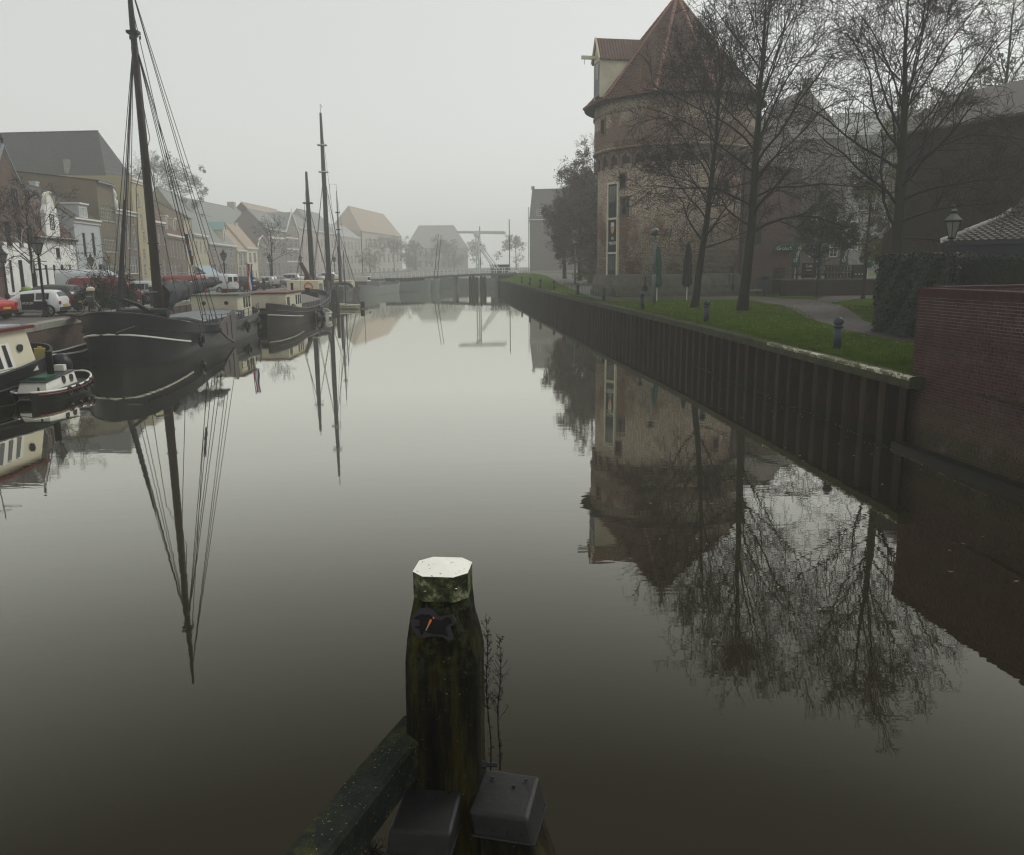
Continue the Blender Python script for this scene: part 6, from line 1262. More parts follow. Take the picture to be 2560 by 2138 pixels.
MB().lathe([(.28, 0), (.3, .5), (.28, .55)], (18.9, -.9, 1.15), 10).lathe([(.25, 0), (.27, .45)], (19.5, -.5, 1.15), 10).tube([(18.6, .6, 1.9), (20., .6, 1.9)], .25, 10).tube([(18.2, .0, 1.2), (18.2, .0, 2.1)], .3, 8).build('anchor_winch', M['black'], oh)
MB().lathe([(.28, 0), (.28, .08)], (18.9, -.9, 1.7), 10).lathe([(.25, 0), (.25, .07)], (19.5, -.5, 1.6), 10).lathe([(.2, 0), (.2, .06)], (18.2, 0, 2.1), 10).build('drum_lid', M['trim'], oh)
lump(oh, 'flower_cluster', (18.1, .3, 1.5), .35, plain('pale_blooms', (.5, .48, .42), .8, var=.5, scale=12), 31, (1, 1, 1.6))
jc = MB().box(-.2, .2, -.13, .13, 0, .42).box(-.08, .08, -.04, .04, .42, .5); j = jc.build('jerrycan', plain('yellow_plastic', (.45, .36, .12), .5, var=.15), None); p = atZ(102, 898, 1.1); j.location = (p[0], p[1], 1.12); j.rotation_euler = (0, 0, .5); tag(j, 'yellow jerrycan standing on the houseboat foredeck', 'jerrycan')
# big fender hanging off the bow
p = atZ(148, 930, .6); fe = MB().lathe([(0, -.45), (.25, -.38), (.42, -.1), (.42, .15), (.25, .42), (.05, .5), (0, .5)], n=14).build('ball_fender', M['black'], None, (p[0] + .1, p[1], .85), smooth=True); tag(fe, 'large round black fender hanging off the houseboat bow', 'fender')
# tug
ot, Pt, ht_, zt_, Lt_ = ship('small_tug', 'little black and white tug with oval portholes and a black funnel', (-16.95, 28.1), (-17.2, 34.1), 2.3, .95, .55, .62, M['hull_black'], M['deck'], bow=.4, st=.3, strake=[(.02, .98, .8, .85, .05, M['redp'], 'red_strake')], railm=M['trim'], cat='tug')
b = MB(); b.add([(.8, -.72, .5), (4.1, -.66, .6), (4.0, -.58, 1.22), (1.0, -.62, .98), (.8, .72, .5), (4.1, .66, .6), (4.0, .58, 1.22), (1.0, .62, .98)], [(0, 1, 2, 3), (5, 4, 7, 6), (1, 5, 6, 2), (4, 0, 3, 7), (3, 2, 6, 7)]); tc = b.build('cabin', M['trim'], ot)
MB().add([(.9, -.7, .99), (4.1, -.64, 1.23), (4.1, .64, 1.23), (.9, .7, .99), (.9, -.7, 1.03), (4.1, -.64, 1.27), (4.1, .64, 1.27), (.9, .7, 1.03)], [(0, 3, 2, 1), (4, 5, 6, 7), (0, 1, 5, 4), (1, 2, 6, 5), (2, 3, 7, 6), (3, 0, 4, 7)]).build('cabin_roof', M['dkframe'], tc)
MB().box(1.4, 2.6, -.4, .4, 1.06, 1.2).build('green_hatch', plain('green_hatch_paint', (.02, .09, .05), .5), tc)
for xx in (2.7, 3.5): MB().add([(xx + .16 * math.cos(a), -.69 + .0 * a - .005, .9 + .2 * math.sin(a)) for a in [2 * PI * q / 14 for q in range(14)]] + [(xx + .16 * math.cos(a), -.6, .9 + .2 * math.sin(a)) for a in [2 * PI * q / 14 for q in range(14)]], [tuple(range(14))[::-1]] + [(i, (i + 1) % 14, (i + 1) % 14 + 14, i + 14) for i in range(14)]).build('porthole', M['pane'], tc)
MB().lathe([(.17, 0), (.17, 1.15), (.19, 1.2)], (3.0, .1, 1.15), 14).build('funnel', M['black'], ot, smooth=True); MB().box(3.65, 3.95, -.25, .25, 1.25, 1.55).build('lantern_box', M['trim'], ot); MB().lathe([(.09, 0), (.12, .25)], (4.7, 0, .7), 8).lathe([(.05, 0), (.05, .35)], (.3, -.6, .5), 6).build('bollard_post', M['black'], ot)
b = None
for i, (x, z) in enumerate(((2.1, .4), (3.0, .4), (3.9, .42), (4.6, .5))):
    yy = -Pt(min(.98, x / Lt_), .8, 1)[1] - .08; b2 = MB().tube([(.2 * math.cos(a), 0, .2 * math.sin(a)) for a in [2 * PI * q / 12 for q in range(13)]], .07, 6).build('tyre', M['black'], ot, (x, yy, z))
ot.scale = (.72, .72, .72)
ropes(ot, [[(.1, -.4, .6), (-1.2, -.1, .25), (-2.6, .0, .35), (-4., .3, 1.2)]], .018, M['wood2'], 'mooring_line')
# ================================================================ VEHICLES
M['tyre'] = plain('tyre_rubber', (.012, .012, .012), .8); M['rim'] = plain('alloy_rim', (.35, .36, .37), .35, metal=.7, var=.1); M['cglass'] = plain('car_glass', (.015, .02, .022), .05, spec=.7, var=.4, scale=.8); M['tail'] = plain('red_lamp_glass', (.35, .01, .01), .2); M['head'] = plain('clear_lamp_glass', (.4, .42, .42), .1); M['plate'] = plain('yellow_plate', (.55, .42, .03), .5, var=.05); M['cblack'] = plain('black_plastic', (.015, .015, .016), .6)
def paint(name, c): return plain(name, c, .22, var=.04, scale=.7, spec=.6)
# stations: x, z_bottom, z_belt, z_top, half width bottom, half width belt, half width top
HATCH = dict(L=3.6, W=1.64, st=[(0, .38, .8, .82, .66, .72, .70), (.06, .28, .88, 1.06, .74, .79, .64), (.22, .26, .92, 1.36, .78, .815, .58), (.5, .25, .92, 1.46, .8, .82, .58), (1.3, .25, .9, 1.48, .82, .82, .6), (2.15, .25, .88, 1.40, .82, .82, .58), (2.75, .25, .86, 1.0, .81, .81, .66), (3.0, .26, .82, .92, .8, .8, .7), (3.42, .28, .7, .78, .74, .74, .66), (3.6, .34, .5, .56, .58, .6, .5)], win=[(.55, 1.25), (1.33, 2.1)], gl=(2.15, 2.75), rg=(.06, .22), wh=(.6, 2.98), r=.31)
SUV = dict(L=4.5, W=1.84, st=[(0, .45, .9, .95, .74, .8, .78), (.08, .34, .98, 1.2, .84, .88, .72), (.4, .3, 1.02, 1.56, .88, .91, .66), (.8, .3, 1.02, 1.66, .9, .92, .66), (2.0, .3, 1.0, 1.68, .92, .92, .68), (2.7, .3, .98, 1.58, .92, .92, .66), (3.3, .3, .96, 1.1, .91, .91, .76), (3.7, .32, .92, 1.04, .9, .9, .78), (4.3, .34, .8, .92, .84, .84, .74), (4.5, .42, .62, .68, .68, .7, .6)], win=[(.45, .95), (1.03, 1.85), (1.93, 2.65)], gl=(2.7, 3.3), rg=(.08, .4), wh=(.85, 3.6), r=.36)
SEDAN = dict(L=4.5, W=1.8, st=[(0, .4, .86, .88, .7, .78, .74), (.1, .3, .9, .98, .8, .86, .78), (.55, .28, .93, 1.04, .86, .88, .76), (1.25, .26, .93, 1.36, .88, .89, .62), (1.8, .26, .92, 1.42, .9, .9, .6), (2.5, .26, .9, 1.38, .9, .9, .6), (3.2, .26, .88, .98, .89, .89, .72), (3.7, .28, .84, .9, .87, .87, .74), (4.3, .3, .7, .78, .8, .8, .68), (4.5, .36, .52, .56, .62, .64, .52)], win=[(1.2, 1.78), (1.86, 2.48)], gl=(2.5, 3.2), rg=(.55, 1.25), wh=(.85, 3.6), r=.32)
VAN = dict(L=5.0, W=1.9, st=[(0, .4, 1.1, 1.9, .86, .92, .86), (.06, .34, 1.12, 1.95, .92, .95, .86), (1.5, .32, 1.12, 1.99, .95, .95, .84), (3.3, .32, 1.1, 1.97, .95, .95, .82), (3.75, .32, 1.08, 1.75, .95, .95, .78), (4.3, .32, 1.02, 1.2, .94, .94, .8), (4.8, .34, .85, .98, .88, .88, .76), (5., .4, .62, .68, .74, .76, .66)], win=[(3.05, 3.7)], gl=(3.75, 4.3), rg=None, wh=(.95, 4.0), r=.34)
BIGVAN = dict(L=5.9, W=2.0, st=[(0, .4, 1.2, 2.45, .9, .97, .88), (.06, .34, 1.22, 2.5, .96, 1., .88), (2, .32, 1.22, 2.55, 1., 1., .86), (4., .32, 1.2, 2.5, 1., 1., .84), (4.6, .32, 1.18, 2.1, 1., 1., .8), (5.2, .32, 1.1, 1.3, .98, .98, .84), (5.7, .34, .9, 1.05, .92, .92, .8), (5.9, .4, .7, .76, .78, .8, .7)], win=[(3.75, 4.45)], gl=(4.6, 5.2), rg=None, wh=(1.1, 4.9), r=.36)
def car(kind, name, label, x, y, hd, pm, group='cars and vans parked along the left quay', cat='car'):
    K = kind; o = thing(name, label, cat, (x, y, 1.985), hd, group); o_ = K['st']
    def ring(s): X, zb, zt, ztp, wb, wt, wtp = s; zm = (zb + zt) / 2; return [(X, -wb, zb), (X, -wt * .995, zm), (X, -wt, zt), (X, -(wt * .35 + wtp * .65), zt + (ztp - zt) * .72), (X, -wtp * .9, ztp - .01), (X, -wtp * .45, ztp + .02), (X, wtp * .45, ztp + .02), (X, wtp * .9, ztp - .01), (X, (wt * .35 + wtp * .65), zt + (ztp - zt) * .72), (X, wt, zt), (X, wt * .995, zm), (X, wb, zb)]
    V = []; n = 12
    for s in o_: V += ring(s)
    b = MB(); b.add(V, [(i * n + j, (i + 1) * n + j, (i + 1) * n + (j + 1) % n, i * n + (j + 1) % n) for i in range(len(o_) - 1) for j in range(n)] + [tuple(range(n)), tuple((len(o_) - 1) * n + j for j in range(n))[::-1]]); body = b.build('body', pm, o, smooth=True)
    body.data.polygons.foreach_set('use_smooth', [True] * len(body.data.polygons))
    def at(xx):
        for a, c in zip(o_[:-1], o_[1:]):
            if a[0] <= xx <= c[0]: t = (xx - a[0]) / (c[0] - a[0]); return [a[i] + (c[i] - a[i]) * t for i in range(7)]
        return list(o_[-1])
    def side(xx, f, s, out=.012):
        q = at(xx); zt, ztp, wt, wtp = q[2], q[3], q[5], q[6]; z = zt + (ztp - zt) * f; w = wt + (wt * .35 + wtp * .65 - wt) * (f / .72); return (xx, s * (w + out), z)
    for s in (-1, 1):
        for x0, x1 in K['win']:
            xs = np.linspace(x0, x1, 4); V = [side(q, f, s) for q in xs for f in (.08, .72)]; MB().add(V, [(2 * i, 2 * i + 2, 2 * i + 3, 2 * i + 1) if s < 0 else (2 * i, 2 * i + 1, 2 * i + 3, 2 * i + 2) for i in range(3)]).build('side_window', M['cglass'], o)
    def cross(x0, x1, nm, f0=.06, f1=.96, out=.014):
        q0, q1 = at(x0), at(x1); lo, hi = (q0, q1) if q0[3] < q1[3] else (q1, q0); V = []
        sg = 1 if lo[0] > hi[0] else -1
        for f in (f0, f1):
            q = [lo[i] + (hi[i] - lo[i]) * f for i in range(7)]
            for k in (-.86, -.4, .4, .86): V.append((q[0] + sg * out, q[6] * k, q[3] + (.03 if abs(k) < .5 else .0) + out))
        MB().add(V, [(i, i + 1, i + 5, i + 4) for i in range(3)]).build(nm, M['cglass'], o)
    cross(*K['gl'], 'windscreen')
    if K['rg']: cross(*K['rg'], 'rear_window', .12, .92)
    else:
        q = o_[0]; 
        for s in (-1, 1): MB().box(-.015, 0, s * .45 - .32, s * .45 + .32, q[2] + .12, q[3] - .22).build('rear_window', M['cglass'], o)
    r = K['r']; 
    for xx in K['wh']:
        MB().tube([(xx, -K['W'] / 2 + .12, r + .0), (xx, K['W'] / 2 - .12, r)], r * 1.2, 18).build('wheel_arch', M['cblack'], o) if False else None
        for s in (-1, 1):
            yv = s * (at(xx)[5] + .004); MB().add([(xx + r * 1.17 * math.cos(a), yv, max(.12, r + r * 1.17 * math.sin(a))) for a in [2 * PI * q / 20 for q in range(20)]], [tuple(range(20)) if s < 0 else tuple(range(20))[::-1]]).build('wheel_arch', M['cblack'], o)
            wl = MB().tube([(0, -.09, 0), (0, -.1, 0), (0, .1, 0)], [r * .9, r, r], 20).build('wheel', M['tyre'], o, (xx, s * (K['W'] / 2 - .07), r)); b = MB()
            for k in range(5): a = 2 * PI * k / 5; b.beam((0, s * .115, 0), (r * .66 * math.cos(a), s * .115, r * .66 * math.sin(a)), .07, .02, up=(0, 1, 0), w2=.11)
            b.tube([(r * .66 * math.cos(a), s * .11, r * .66 * math.sin(a)) for a in [2 * PI * q / 16 for q in range(17)]], .02, 4); b.build('rim', M['rim'], wl)
    q = at(.04); zz = q[2]
    for s in (-1, 1):
        MB().box(-.03, .14, s * (q[5] - .1) - .1, s * (q[5] - .1) + .085, zz - (.18 if K in (HATCH, SEDAN) else .05), zz + (.0 if K in (SEDAN, HATCH) else .14)).build('tail_light', M['tail'], o)
        q2 = o_[-2]; MB().box(q2[0] - .12, q2[0] + .1, s * (q2[5] - .14) - .14, s * (q2[5] - .14) + .1, q2[2] - .14, q2[2] + .01).build('headlight', M['head'], o)
        qm = at(K['gl'][0] - .05); MB().box(qm[0], qm[0] + .14, s * (qm[5] + .1) - .09, s * (qm[5] + .1) + .09, qm[2] + .02, qm[2] + .17).build('mirror', pm, o)
    MB().box(-.035, -.0, -.26, .26, .56, .67).build('number_plate', M['plate'], o); MB().box(-.03, .1, -K['W'] / 2 + .1, K['W'] / 2 - .1, .3, .5).build('rear_bumper', M['cblack'], o)
    b = MB()
    for s in (-1, 1):
        for xx in [w[1] + .04 for w in K['win']][:2]: p = at(xx); b.box(xx - .006, xx + .006, s * (p[5] + .004) - .004, s * (p[5] + .004) + .004, p[1] + .12, p[2] - .02)
    b.build('door_gap', M['cblack'], o); return o
hd0 = math.atan2(.17, -.985)
c1 = car(HATCH, 'hatchback_car', 'small white hatchback with dark lettered door panel, parked by the lamp post', -26.0, 48.3, hd0 + rad(16), paint('white_car_paint', (.66, .68, .68)))
MB().box(1.35, 2.05, .822, .826, .38, 1.25).build('door_sticker', M['cblack'], c1) ; MB().box(.9, 1.35, .83, .834, .36, .86).build('door_sticker', M['cblack'], c1); lettering('NOXON', .2, (1.7, .83, .75), (PI / 2, 0, PI), M['letters'], c1, sx=.8)
car(SEDAN, 'saloon_car', 'bright red saloon car seen from behind at the left edge', -27.3, 44.8, hd0, paint('red_car_paint', (.42, .02, .02)))
car(SUV, 'estate_car', 'dark estate car between the white hatchback and the quay bushes', -27.3, 52.6, hd0, paint('dark_grey_car_paint', (.02, .022, .026)))
v = car(VAN, 'red_van', 'dark red van with white lettering on its side, half hidden by the bushes', -32.4, 61.2, .42, paint('dark_red_van_paint', (.2, .018, .022)), cat='van'); lettering('SCRUN', .42, (1.8, -.965, 1.35), (PI / 2, 0, 0), M['letters'], v); lettering('10%', .3, (4.0, -.965, 1.25), (PI / 2, 0, 0), M['letters'], v)
b = MB(); 
for s in (-.7, .7): b.tube([(.4, s, 2.12), (3.2, s, 2.12)], .03, 5)
for xx in (.5, 1.4, 2.3, 3.1): b.tube([(xx, -.75, 2.12), (xx, .75, 2.12)], .025, 5).tube([(xx, -.75, 2.0), (xx, -.75, 2.12)], .02, 4)
b.build('roof_rack', M['rim'], v)
v = car(BIGVAN, 'white_van', 'tall white van with dark chevron logo behind the red lettered van', -37.4, 68.5, .42, paint('white_van_paint', (.62, .65, .67)), cat='van'); b = MB()
for k in range(3): b.beam((.75 + k * .16, -1.01, 1.45), (.95 + k * .16 - .25 * 0, -1.01, 1.75), .06, .03, up=(0, 1, 0)).beam((.75 + k * .16, -1.01, 1.45), (.95 + k * .16, -1.01, 1.15), .06, .03, up=(0, 1, 0))
b.build('logo', M['cblack'], v)
car(SUV, 'suv_car', 'silver-white car with red tail lights just right of the ship mast', -26.6, 63.6, hd0, paint('silver_blue_car_paint', (.42, .46, .5)))
v = car(VAN, 'red_van', 'red van with a small yellow sign on its side and a roof rack', -27.7, 74.2, hd0 - .15, paint('red_van_paint', (.26, .025, .022)), cat='van'); MB().box(1.3, 2.4, .955, .962, 1.25, 1.6).build('yellow_sign', M['plate'], v); lettering('AUTOS', .22, (1.85, .97, 1.42), (PI / 2, 0, PI), M['cblack'], v)
b = MB()
for s in (-.7, 0, .7): b.tube([(.1, s, 2.2), (4.2, s, 2.2)], .03, 5)
b.build('roof_rack', M['rim'], v)
car(VAN, 'white_van', 'silver-white panel van left of the black car, rear doors towards the canal', -27.9, 83.6, hd0 - .15, paint('white_van_paint', (.62, .65, .67)), cat='van')
for i, (px, yy, kd, c, lab) in enumerate([(648, 91, SUV, (.02, .022, .025), 'black SUV with light-edged rear window right of the silver van'), (668, 97, SEDAN, (.05, .075, .07), 'dark green car with visible alloy wheel in front of a lamp post'), (690, 103, HATCH, (.35, .37, .38), 'silver car partly behind the dark green one'), (712, 109, SEDAN, (.2, .21, .22), 'grey misty car right of the silver one'), (738, 116, SUV, (.5, .5, .5), 'pale misty car behind the furled brown sail'), (770, 123, HATCH, (.2, .06, .05), 'reddish misty car near the small tree'), (800, 130, SEDAN, (.4, .42, .44), 'pale misty car between the two tall masts'), (838, 137, SUV, (.55, .55, .55), 'white misty car right of the tallest mast')]):
    X = (px - 1280) / 2047 * yy * 1.0; car(kd, 'parked_car', lab, max(X, xq(yy, QL) - 1.0 - .0), yy, hd0 - .3, paint('car_paint_%s' % 'abcdefgh'[i], c))
# ================================================================ STREET LAMPS (left bank)
def street_lamp(x, y, z, h, label, g='old lantern street lamps on the left bank'):
    o = thing('street_lamp', label, 'street lamp', (x, y, z), rng.uniform(0, 1), g)
    MB().lathe([(.2, 0), (.2, .12), (.15, .2), (.14, .75), (.17, .8), (.1, .9), (.075, 1.0), (.07, h - 1.5), (.1, h - 1.45), (.06, h - 1.38), (.05, h - 1.15)], n=10).build('pole', M['black'], o, smooth=True)
    b = MB()
    for s in (1, -1): b.tube([(0, 0, h - 1.95), (s * .22, 0, h - 2.0), (s * .3, 0, h - 1.85), (s * .2, 0, h - 1.72), (0, 0, h - 1.65)], .02, 5)
    b.tube([(-.4, 0, h - 1.55), (.4, 0, h - 1.55)], .022, 5); b.build('scroll_bracket', M['black'], o); lantern_head(o, h - 1.2, .95); return o
for x, y, h, lab in [(-26.6, 47.2, 4.65, 'largest old lantern street lamp, standing on the quay edge by the white hatchback'), (-25.9, 61., 4.45, 'old lantern street lamp just right of the big ship mast'), (-28.8, 84., 4.5, 'old lantern street lamp behind the flag of the black ship'), (-30.8, 107., 4.4, 'misty lantern street lamp rising above the dark green car'), (-34.4, 137., 4.6, 'faint lantern street lamp in front of the pointed gable house'), (-31., 147., 4.5, 'faintest lantern street lamp between the two thick ship masts'), (-37.0, 61., 4.3, 'old lantern street lamp near the left edge in front of the white ground floor'), (-40.4, 80.5, 4.1, 'old lantern street lamp in front of the pale blue house')]: street_lamp(x, y, 1.98, h, lab)
# mooring bollards with pale caps, parking meter, planter, bicycle, tyre on the quay
def cap_post(x, y, label, h=1.5, w=.3):
    o = thing('mooring_post', label, 'post', (x, y, 1.95), rng.uniform(-.2, .2), 'white-capped timber posts on the left quay'); MB().box(-w / 2, w / 2, -w / 2, w / 2, 0, h).build('post', plain('brown_timber', (.07, .055, .04), .85, var=.3), o); MB().lathe([(w * .78, h - .12), (w * .78, h + .03), (w * .4, h + .1), (0, h + .11)], n=8, a0=PI / 8).build('cap', M['cream'], o); return o
o = cap_post(-25.6, 50.6, 'white-capped timber post with a grey box, left of the quay bushes'); MB().box(-.22, .22, -.28, -.15, .72, 1.15).build('meter_box', plain('grey_green_box', (.07, .1, .095), .5), o); MB().tube([(.2, -.15, .8), (.5, -.2, .4), (.3, -.25, .2), (-.4, -.25, .25), (-.5, -.2, .7), (-.25, -.15, .9)], .035, 6).build('hose_loop', M['stone'], o)
cap_post(-25.9, 67.5, 'white-capped timber post right of the silver car'); cap_post(-27.2, 73.5, 'white-capped timber post in front of the second red van'); cap_post(-28.2, 95., 'white-capped timber post in front of the dark green car'); cap_post(-25.4, 58.8, 'white-capped timber post immediately left of the ship mast')
PLN = thing('street_planter', 'dark red flared planter with lime green plant by the white house', 'planter', (-38.2, 65.5, 1.98)); MB().lathe([(.3, 0), (.5, 1.0), (.46, 1.0), (.4, .9)], n=10).build('pot', M['redp'], PLN); lump(PLN, 'plant', (0, 0, .95), .42, plain('lime_leaves', (.25, .4, .04), .7, var=.4, scale=8), 44, (1, 1, .8))
BIK = thing('bicycle', 'dark bicycle leaning on the quay between the white hatchback and the bushes', 'bicycle', (-25.7, 49.2, 1.98), 1.0)
for xx in (0, 1.05): MB().tube([(xx + .33 * math.cos(a), 0, .34 + .33 * math.sin(a)) for a in [2 * PI * q / 18 for q in range(19)]], .02, 4).build('wheel', M['tyre'], BIK)
MB().tube([(0, 0, .34), (.35, 0, .32), (.25, 0, .85)], .018, 5).tube([(.35, 0, .32), (.9, 0, .8), (.27, 0, .78), (0, 0, .34)], .018, 5).tube([(1.05, 0, .34), (.88, 0, .95)], .018, 5).build('frame', M['black'], BIK); MB().tube([(.7, -.25, 1.02), (.88, 0, 1.0), (.7, .25, 1.02)], .014, 5).build('handlebar', M['rim'], BIK); MB().box(.12, .36, -.06, .06, .86, .91).build('saddle', M['black'], BIK)
WT = MB().tube([(.3 * math.cos(a), 0, .3 * math.sin(a)) for a in [2 * PI * q / 16 for q in range(17)]], .05, 6).build('mooring_ring', M['black'], None, (-24.5, 48.6, 2.3)); tag(WT, 'black ring standing on the quay edge left of the big ship bow', 'ring')
RB = dinghy('rowing_boat', 'dark rowing boat with red rim under the quay wall beside the big ship bow', (-22.8, 39.5), (-22.3, 43.4), 1.3, .5, M['hull_black'], M['redp'])
GW = MB(); GW.box(0, 5.5, -.3, .3, 0, .08).box(0, 5.5, -.3, -.27, .08, .14).box(0, 5.5, .27, .3, .08, .14); gw_ = GW.build('gangplank', M['mastw'], None, (-24.6, 46.4, 2.05), -.95); tag(gw_, 'dark gangplank leading from the quay to the big ship bow', 'gangplank')
# mooring lines sagging along the quay wall
ml = MB().tube([(-21.5, 35.5, 1.5), (-22.6, 38.5, 1.15), (-23.3, 41.5, 1.1), (-23.6, 44., 1.35)], .025, 4).build('mooring_line', M['rope'], None); tag(ml, 'dark mooring line sagging along the brick quay wall', 'rope')
# ================================================================ WHITE BRIDGE
M['bwhite'] = plain('white_bridge_paint', (.8, .82, .8), .5, var=.08)
bA, bB = (-26.6, 158.), (3.2, 155.); dv = Vector((bB[0] - bA[0], bB[1] - bA[1])); Lb = dv.length; BR = thing('white_footbridge', 'low white-railed canal bridge fading into fog', 'bridge', (bA[0], bA[1], 0), math.atan2(dv.y, dv.x))
def dz(u): return 2.15 + .85 * sm(u, 0, Lb * .8)
b = MB(); N = 16
for i in range(N): u0, u1 = Lb * i / N, Lb * (i + 1) / N; b.beam((u0, 2, dz(u0) - .2), (u1, 2, dz(u1) - .2), 4.2, .4)
b.build('deck', plain('dark_bridge_deck', (.12, .13, .125), .8), BR)
for yy in (.05, 3.95):
    b = MB()
    for i in range(N): u0, u1 = Lb * i / N, Lb * (i + 1) / N; b.beam((u0, yy, dz(u0) + 1.0), (u1, yy, dz(u1) + 1.0), .08, .1).beam((u0, yy, dz(u0) + .5), (u1, yy, dz(u1) + .5), .06, .07)
    b.build('handrail', M['bwhite'], BR); p0_ = None
    for i in range(20):
        u = Lb * i / 19.
        if p0_ is None: p0_ = MB().box(-.06, .06, -.06, .06, -.3, 1.05).build('rail_post', M['bwhite'], BR); q = p0_
        else: q = p0_.copy(); COL.objects.link(q)
        q.location = (u, yy, dz(u))
for u in (7.5, 16., 24.): MB().box(u - .25, u + .25, .2, 3.8, -1, dz(u) - .4).build('pier', plain('dark_pier', (.2, .21, .2), .8), BR)
b = MB(); b.add([(10.5, 0, 2.0), (19., 0, 2.0), (19, 0, 2.3), (10.5, 0, 2.3)], [(0, 1, 2, 3)]); 
DB = thing('drawbridge_frame', 'tall pale lifting frame of the drawbridge with its slanting arms', 'bridge', (bA[0], bA[1], 0), math.atan2(dv.y, dv.x))
def lb_(px, py, yy=0.): p = atY(px, py, 157.); v_ = Vector((p[0] - bA[0], p[1] - bA[1])); return (v_.dot(dv.normalized()), yy, p[2])
b = MB()
for yy in (.4, 3.6): b.beam(lb_(1193, 690, yy), lb_(1191, 583, yy), .26, .26)
b.build('portal_post', M['bwhite'], DB); b = MB()
for yy in (.7, 3.3): b.beam(lb_(1140, 580, yy), lb_(1262, 582, yy), .3, .35, h2=.5)
b.build('balance_beam', M['bwhite'], DB); b = MB(); b.beam(lb_(1190, 588, .2), lb_(1190, 588, 3.8), .6, .5); b.build('cross_head', M['bwhite'], DB)
b = MB()
for yy, dx in ((.3, 0), (.6, 7), (3.4, 12)): b.beam(lb_(1189 + dx, 604 + dx, yy), lb_(1234 + dx, 670 + dx * .3, yy), .16, .2)
b.build('lifting_arm', M['bwhite'], DB)
for i, (x0, y0, x1, y1) in enumerate([(1096, 586, 1085, 686), (1103, 587, 1093, 686)]): a = atY(x1, y1, 154.6); c = atY(x0, y0, 154.6); tag(MB().tube([tuple(a - np.array([0, 0, .8])), tuple(c)], [.07, .05], 6).build('barrier_pole', M['black'], None), ['left raised thin pole leaning over the white bridge', 'right raised thin pole leaning over the white bridge'][i], 'pole', 'raised poles on the bridge')
pg = [(1176, 690), (1184, 688), (1192, 692), (1204, 688), (1212, 690)]
for i, (px, py) in enumerate(pg):
    p = atY(px, 720, 151 - i * .5); zt = atY(px, py, 151.)[2] + (.0 if i < 3 else 0); tag(MB().lathe([(.3, -1), (.28, zt - .3), (.15, zt)], n=8).build('dolphin_pile', M['wood2'], None, (p[0], p[1], 0), smooth=True), ['leftmost', 'second', 'middle', 'fourth', 'rightmost'][i] + ' dark timber pile guarding the bridge opening', 'pile', 'timber piles by the bridge opening')
CBo, *_r = ship('cargo_barge', 'dark barge with a glazed wheelhouse and two thin masts passing beyond the bridge', (1., 171.), (-16., 169.), 5., 2.4, 1.8, 2., M['mistyhull'], M['deck'], bow=.25)
wh_ = MB().box(1.5, 5., -1.5, 1.5, 1.5, 4.4).build('wheelhouse', M['deck'], CBo); MB().box(1.3, 5.2, -1.7, 1.7, 4.4, 4.6).build('wheelhouse_roof', M['deck'], wh_); MB().box(1.48, 5.02, -1.2, -.2, 3., 4.2).box(1.48, 5.02, .2, 1.2, 3., 4.2).box(2.2, 3.2, -1.52, 1.52, 3., 4.2).box(3.5, 4.5, -1.52, 1.52, 3., 4.2).build('window', M['panel'], wh_)
MB().tube([(1.2, 0, 2), (1.2, 0, 13.6)], .09, 6).tube([(7.2, 0, 2), (7.2, 0, 12.2)], .08, 6).build('mast', M['black'], CBo)
yb, *_r = ship('motor_cruiser', 'white motor cruiser right of the dark wheelhouse beyond the bridge', (-1.4, 164.), (2.9, 163.6), 1.9, 2.2, 1.8, 1.9, M['trim'], M['trim'], bow=.4, cat='boat'); MB().prism([(.6, 1.7), (3.2, 1.7), (2.6, 3.5), (1., 3.5)], -.8, .8).build('cabin', M['trim'], yb); MB().box(1.1, 2.6, -.83, .83, 2.5, 3.1).build('window', M['pane'], yb)
# low dark dykes / quays closing the canal beyond
MB().add([(5, 300, -1), (60, 300, -1), (60, 300, 1.95), (5, 300, 1.95)], [(0, 1, 2, 3)]).build('embankment', M['brQ'], kind='structure')
# ================================================================ FOREGROUND MOORING DOLPHIN
n = NT('algae_timber'); X = n.xyz(); f = n.noise(3.2, 8, .72, stretch=(3.5, 3.5, .35)); f2 = n.noise(1.3, 6, .7, stretch=(4, 4, .5)); sp = n.noise(70, 2, .5)
col = n.ramp(f, [(.38, (.003, .003, .0025)), (.5, (.010, .009, .004)), (.6, (.034, .031, .008)), (.75, (.075, .072, .018))]); col = n.mix(n.math('MULTIPLY', n.ramp(f2, [(.5, 0.), (.68, 1.)]), .7), col, (.075, .06, .004))
mr_ = n.node('ShaderNodeMapRange'); n.L(X[2], mr_.inputs[0]); mr_.inputs[1].default_value = 2.2; mr_.inputs[2].default_value = 3.1
g = n.math('MULTIPLY', mr_.outputs[0], n.ramp(n.noise(16, 7, .8), [(.48, 0.), (.6, .9)])); col = n.mix(g, col, (.06, .075, .035)); col = n.mix(n.ramp(sp, [(.73, 0.), (.76, .8)]), col, (.3, .32, .2))
n.col(col); n.set(.75, spec=.12); n.bump(n.noise(9, 8, .75, stretch=(6, 6, .35)), 1., .03); M['algae'] = n.m
n = NT('mossy_white_cap'); Gm = n.node('ShaderNodeNewGeometry'); nz = n.xyz(Gm.outputs['Normal'])[2]
f = n.noise(14, 8, .78); sd_ = n.ramp(f, [(.42, (.012, .015, .006)), (.52, (.05, .06, .02)), (.6, (.2, .21, .12)), (.72, (.5, .49, .38))]); tp = n.mix(n.ramp(n.noise(26, 6, .8), [(.60, 0.), (.66, 1.)]), (.8, .79, .72), (.3, .27, .2)); tp = n.mix(n.ramp(n.noise(60, 2, .5), [(.70, 0.), (.73, 1.)]), tp, (.06, .06, .045))
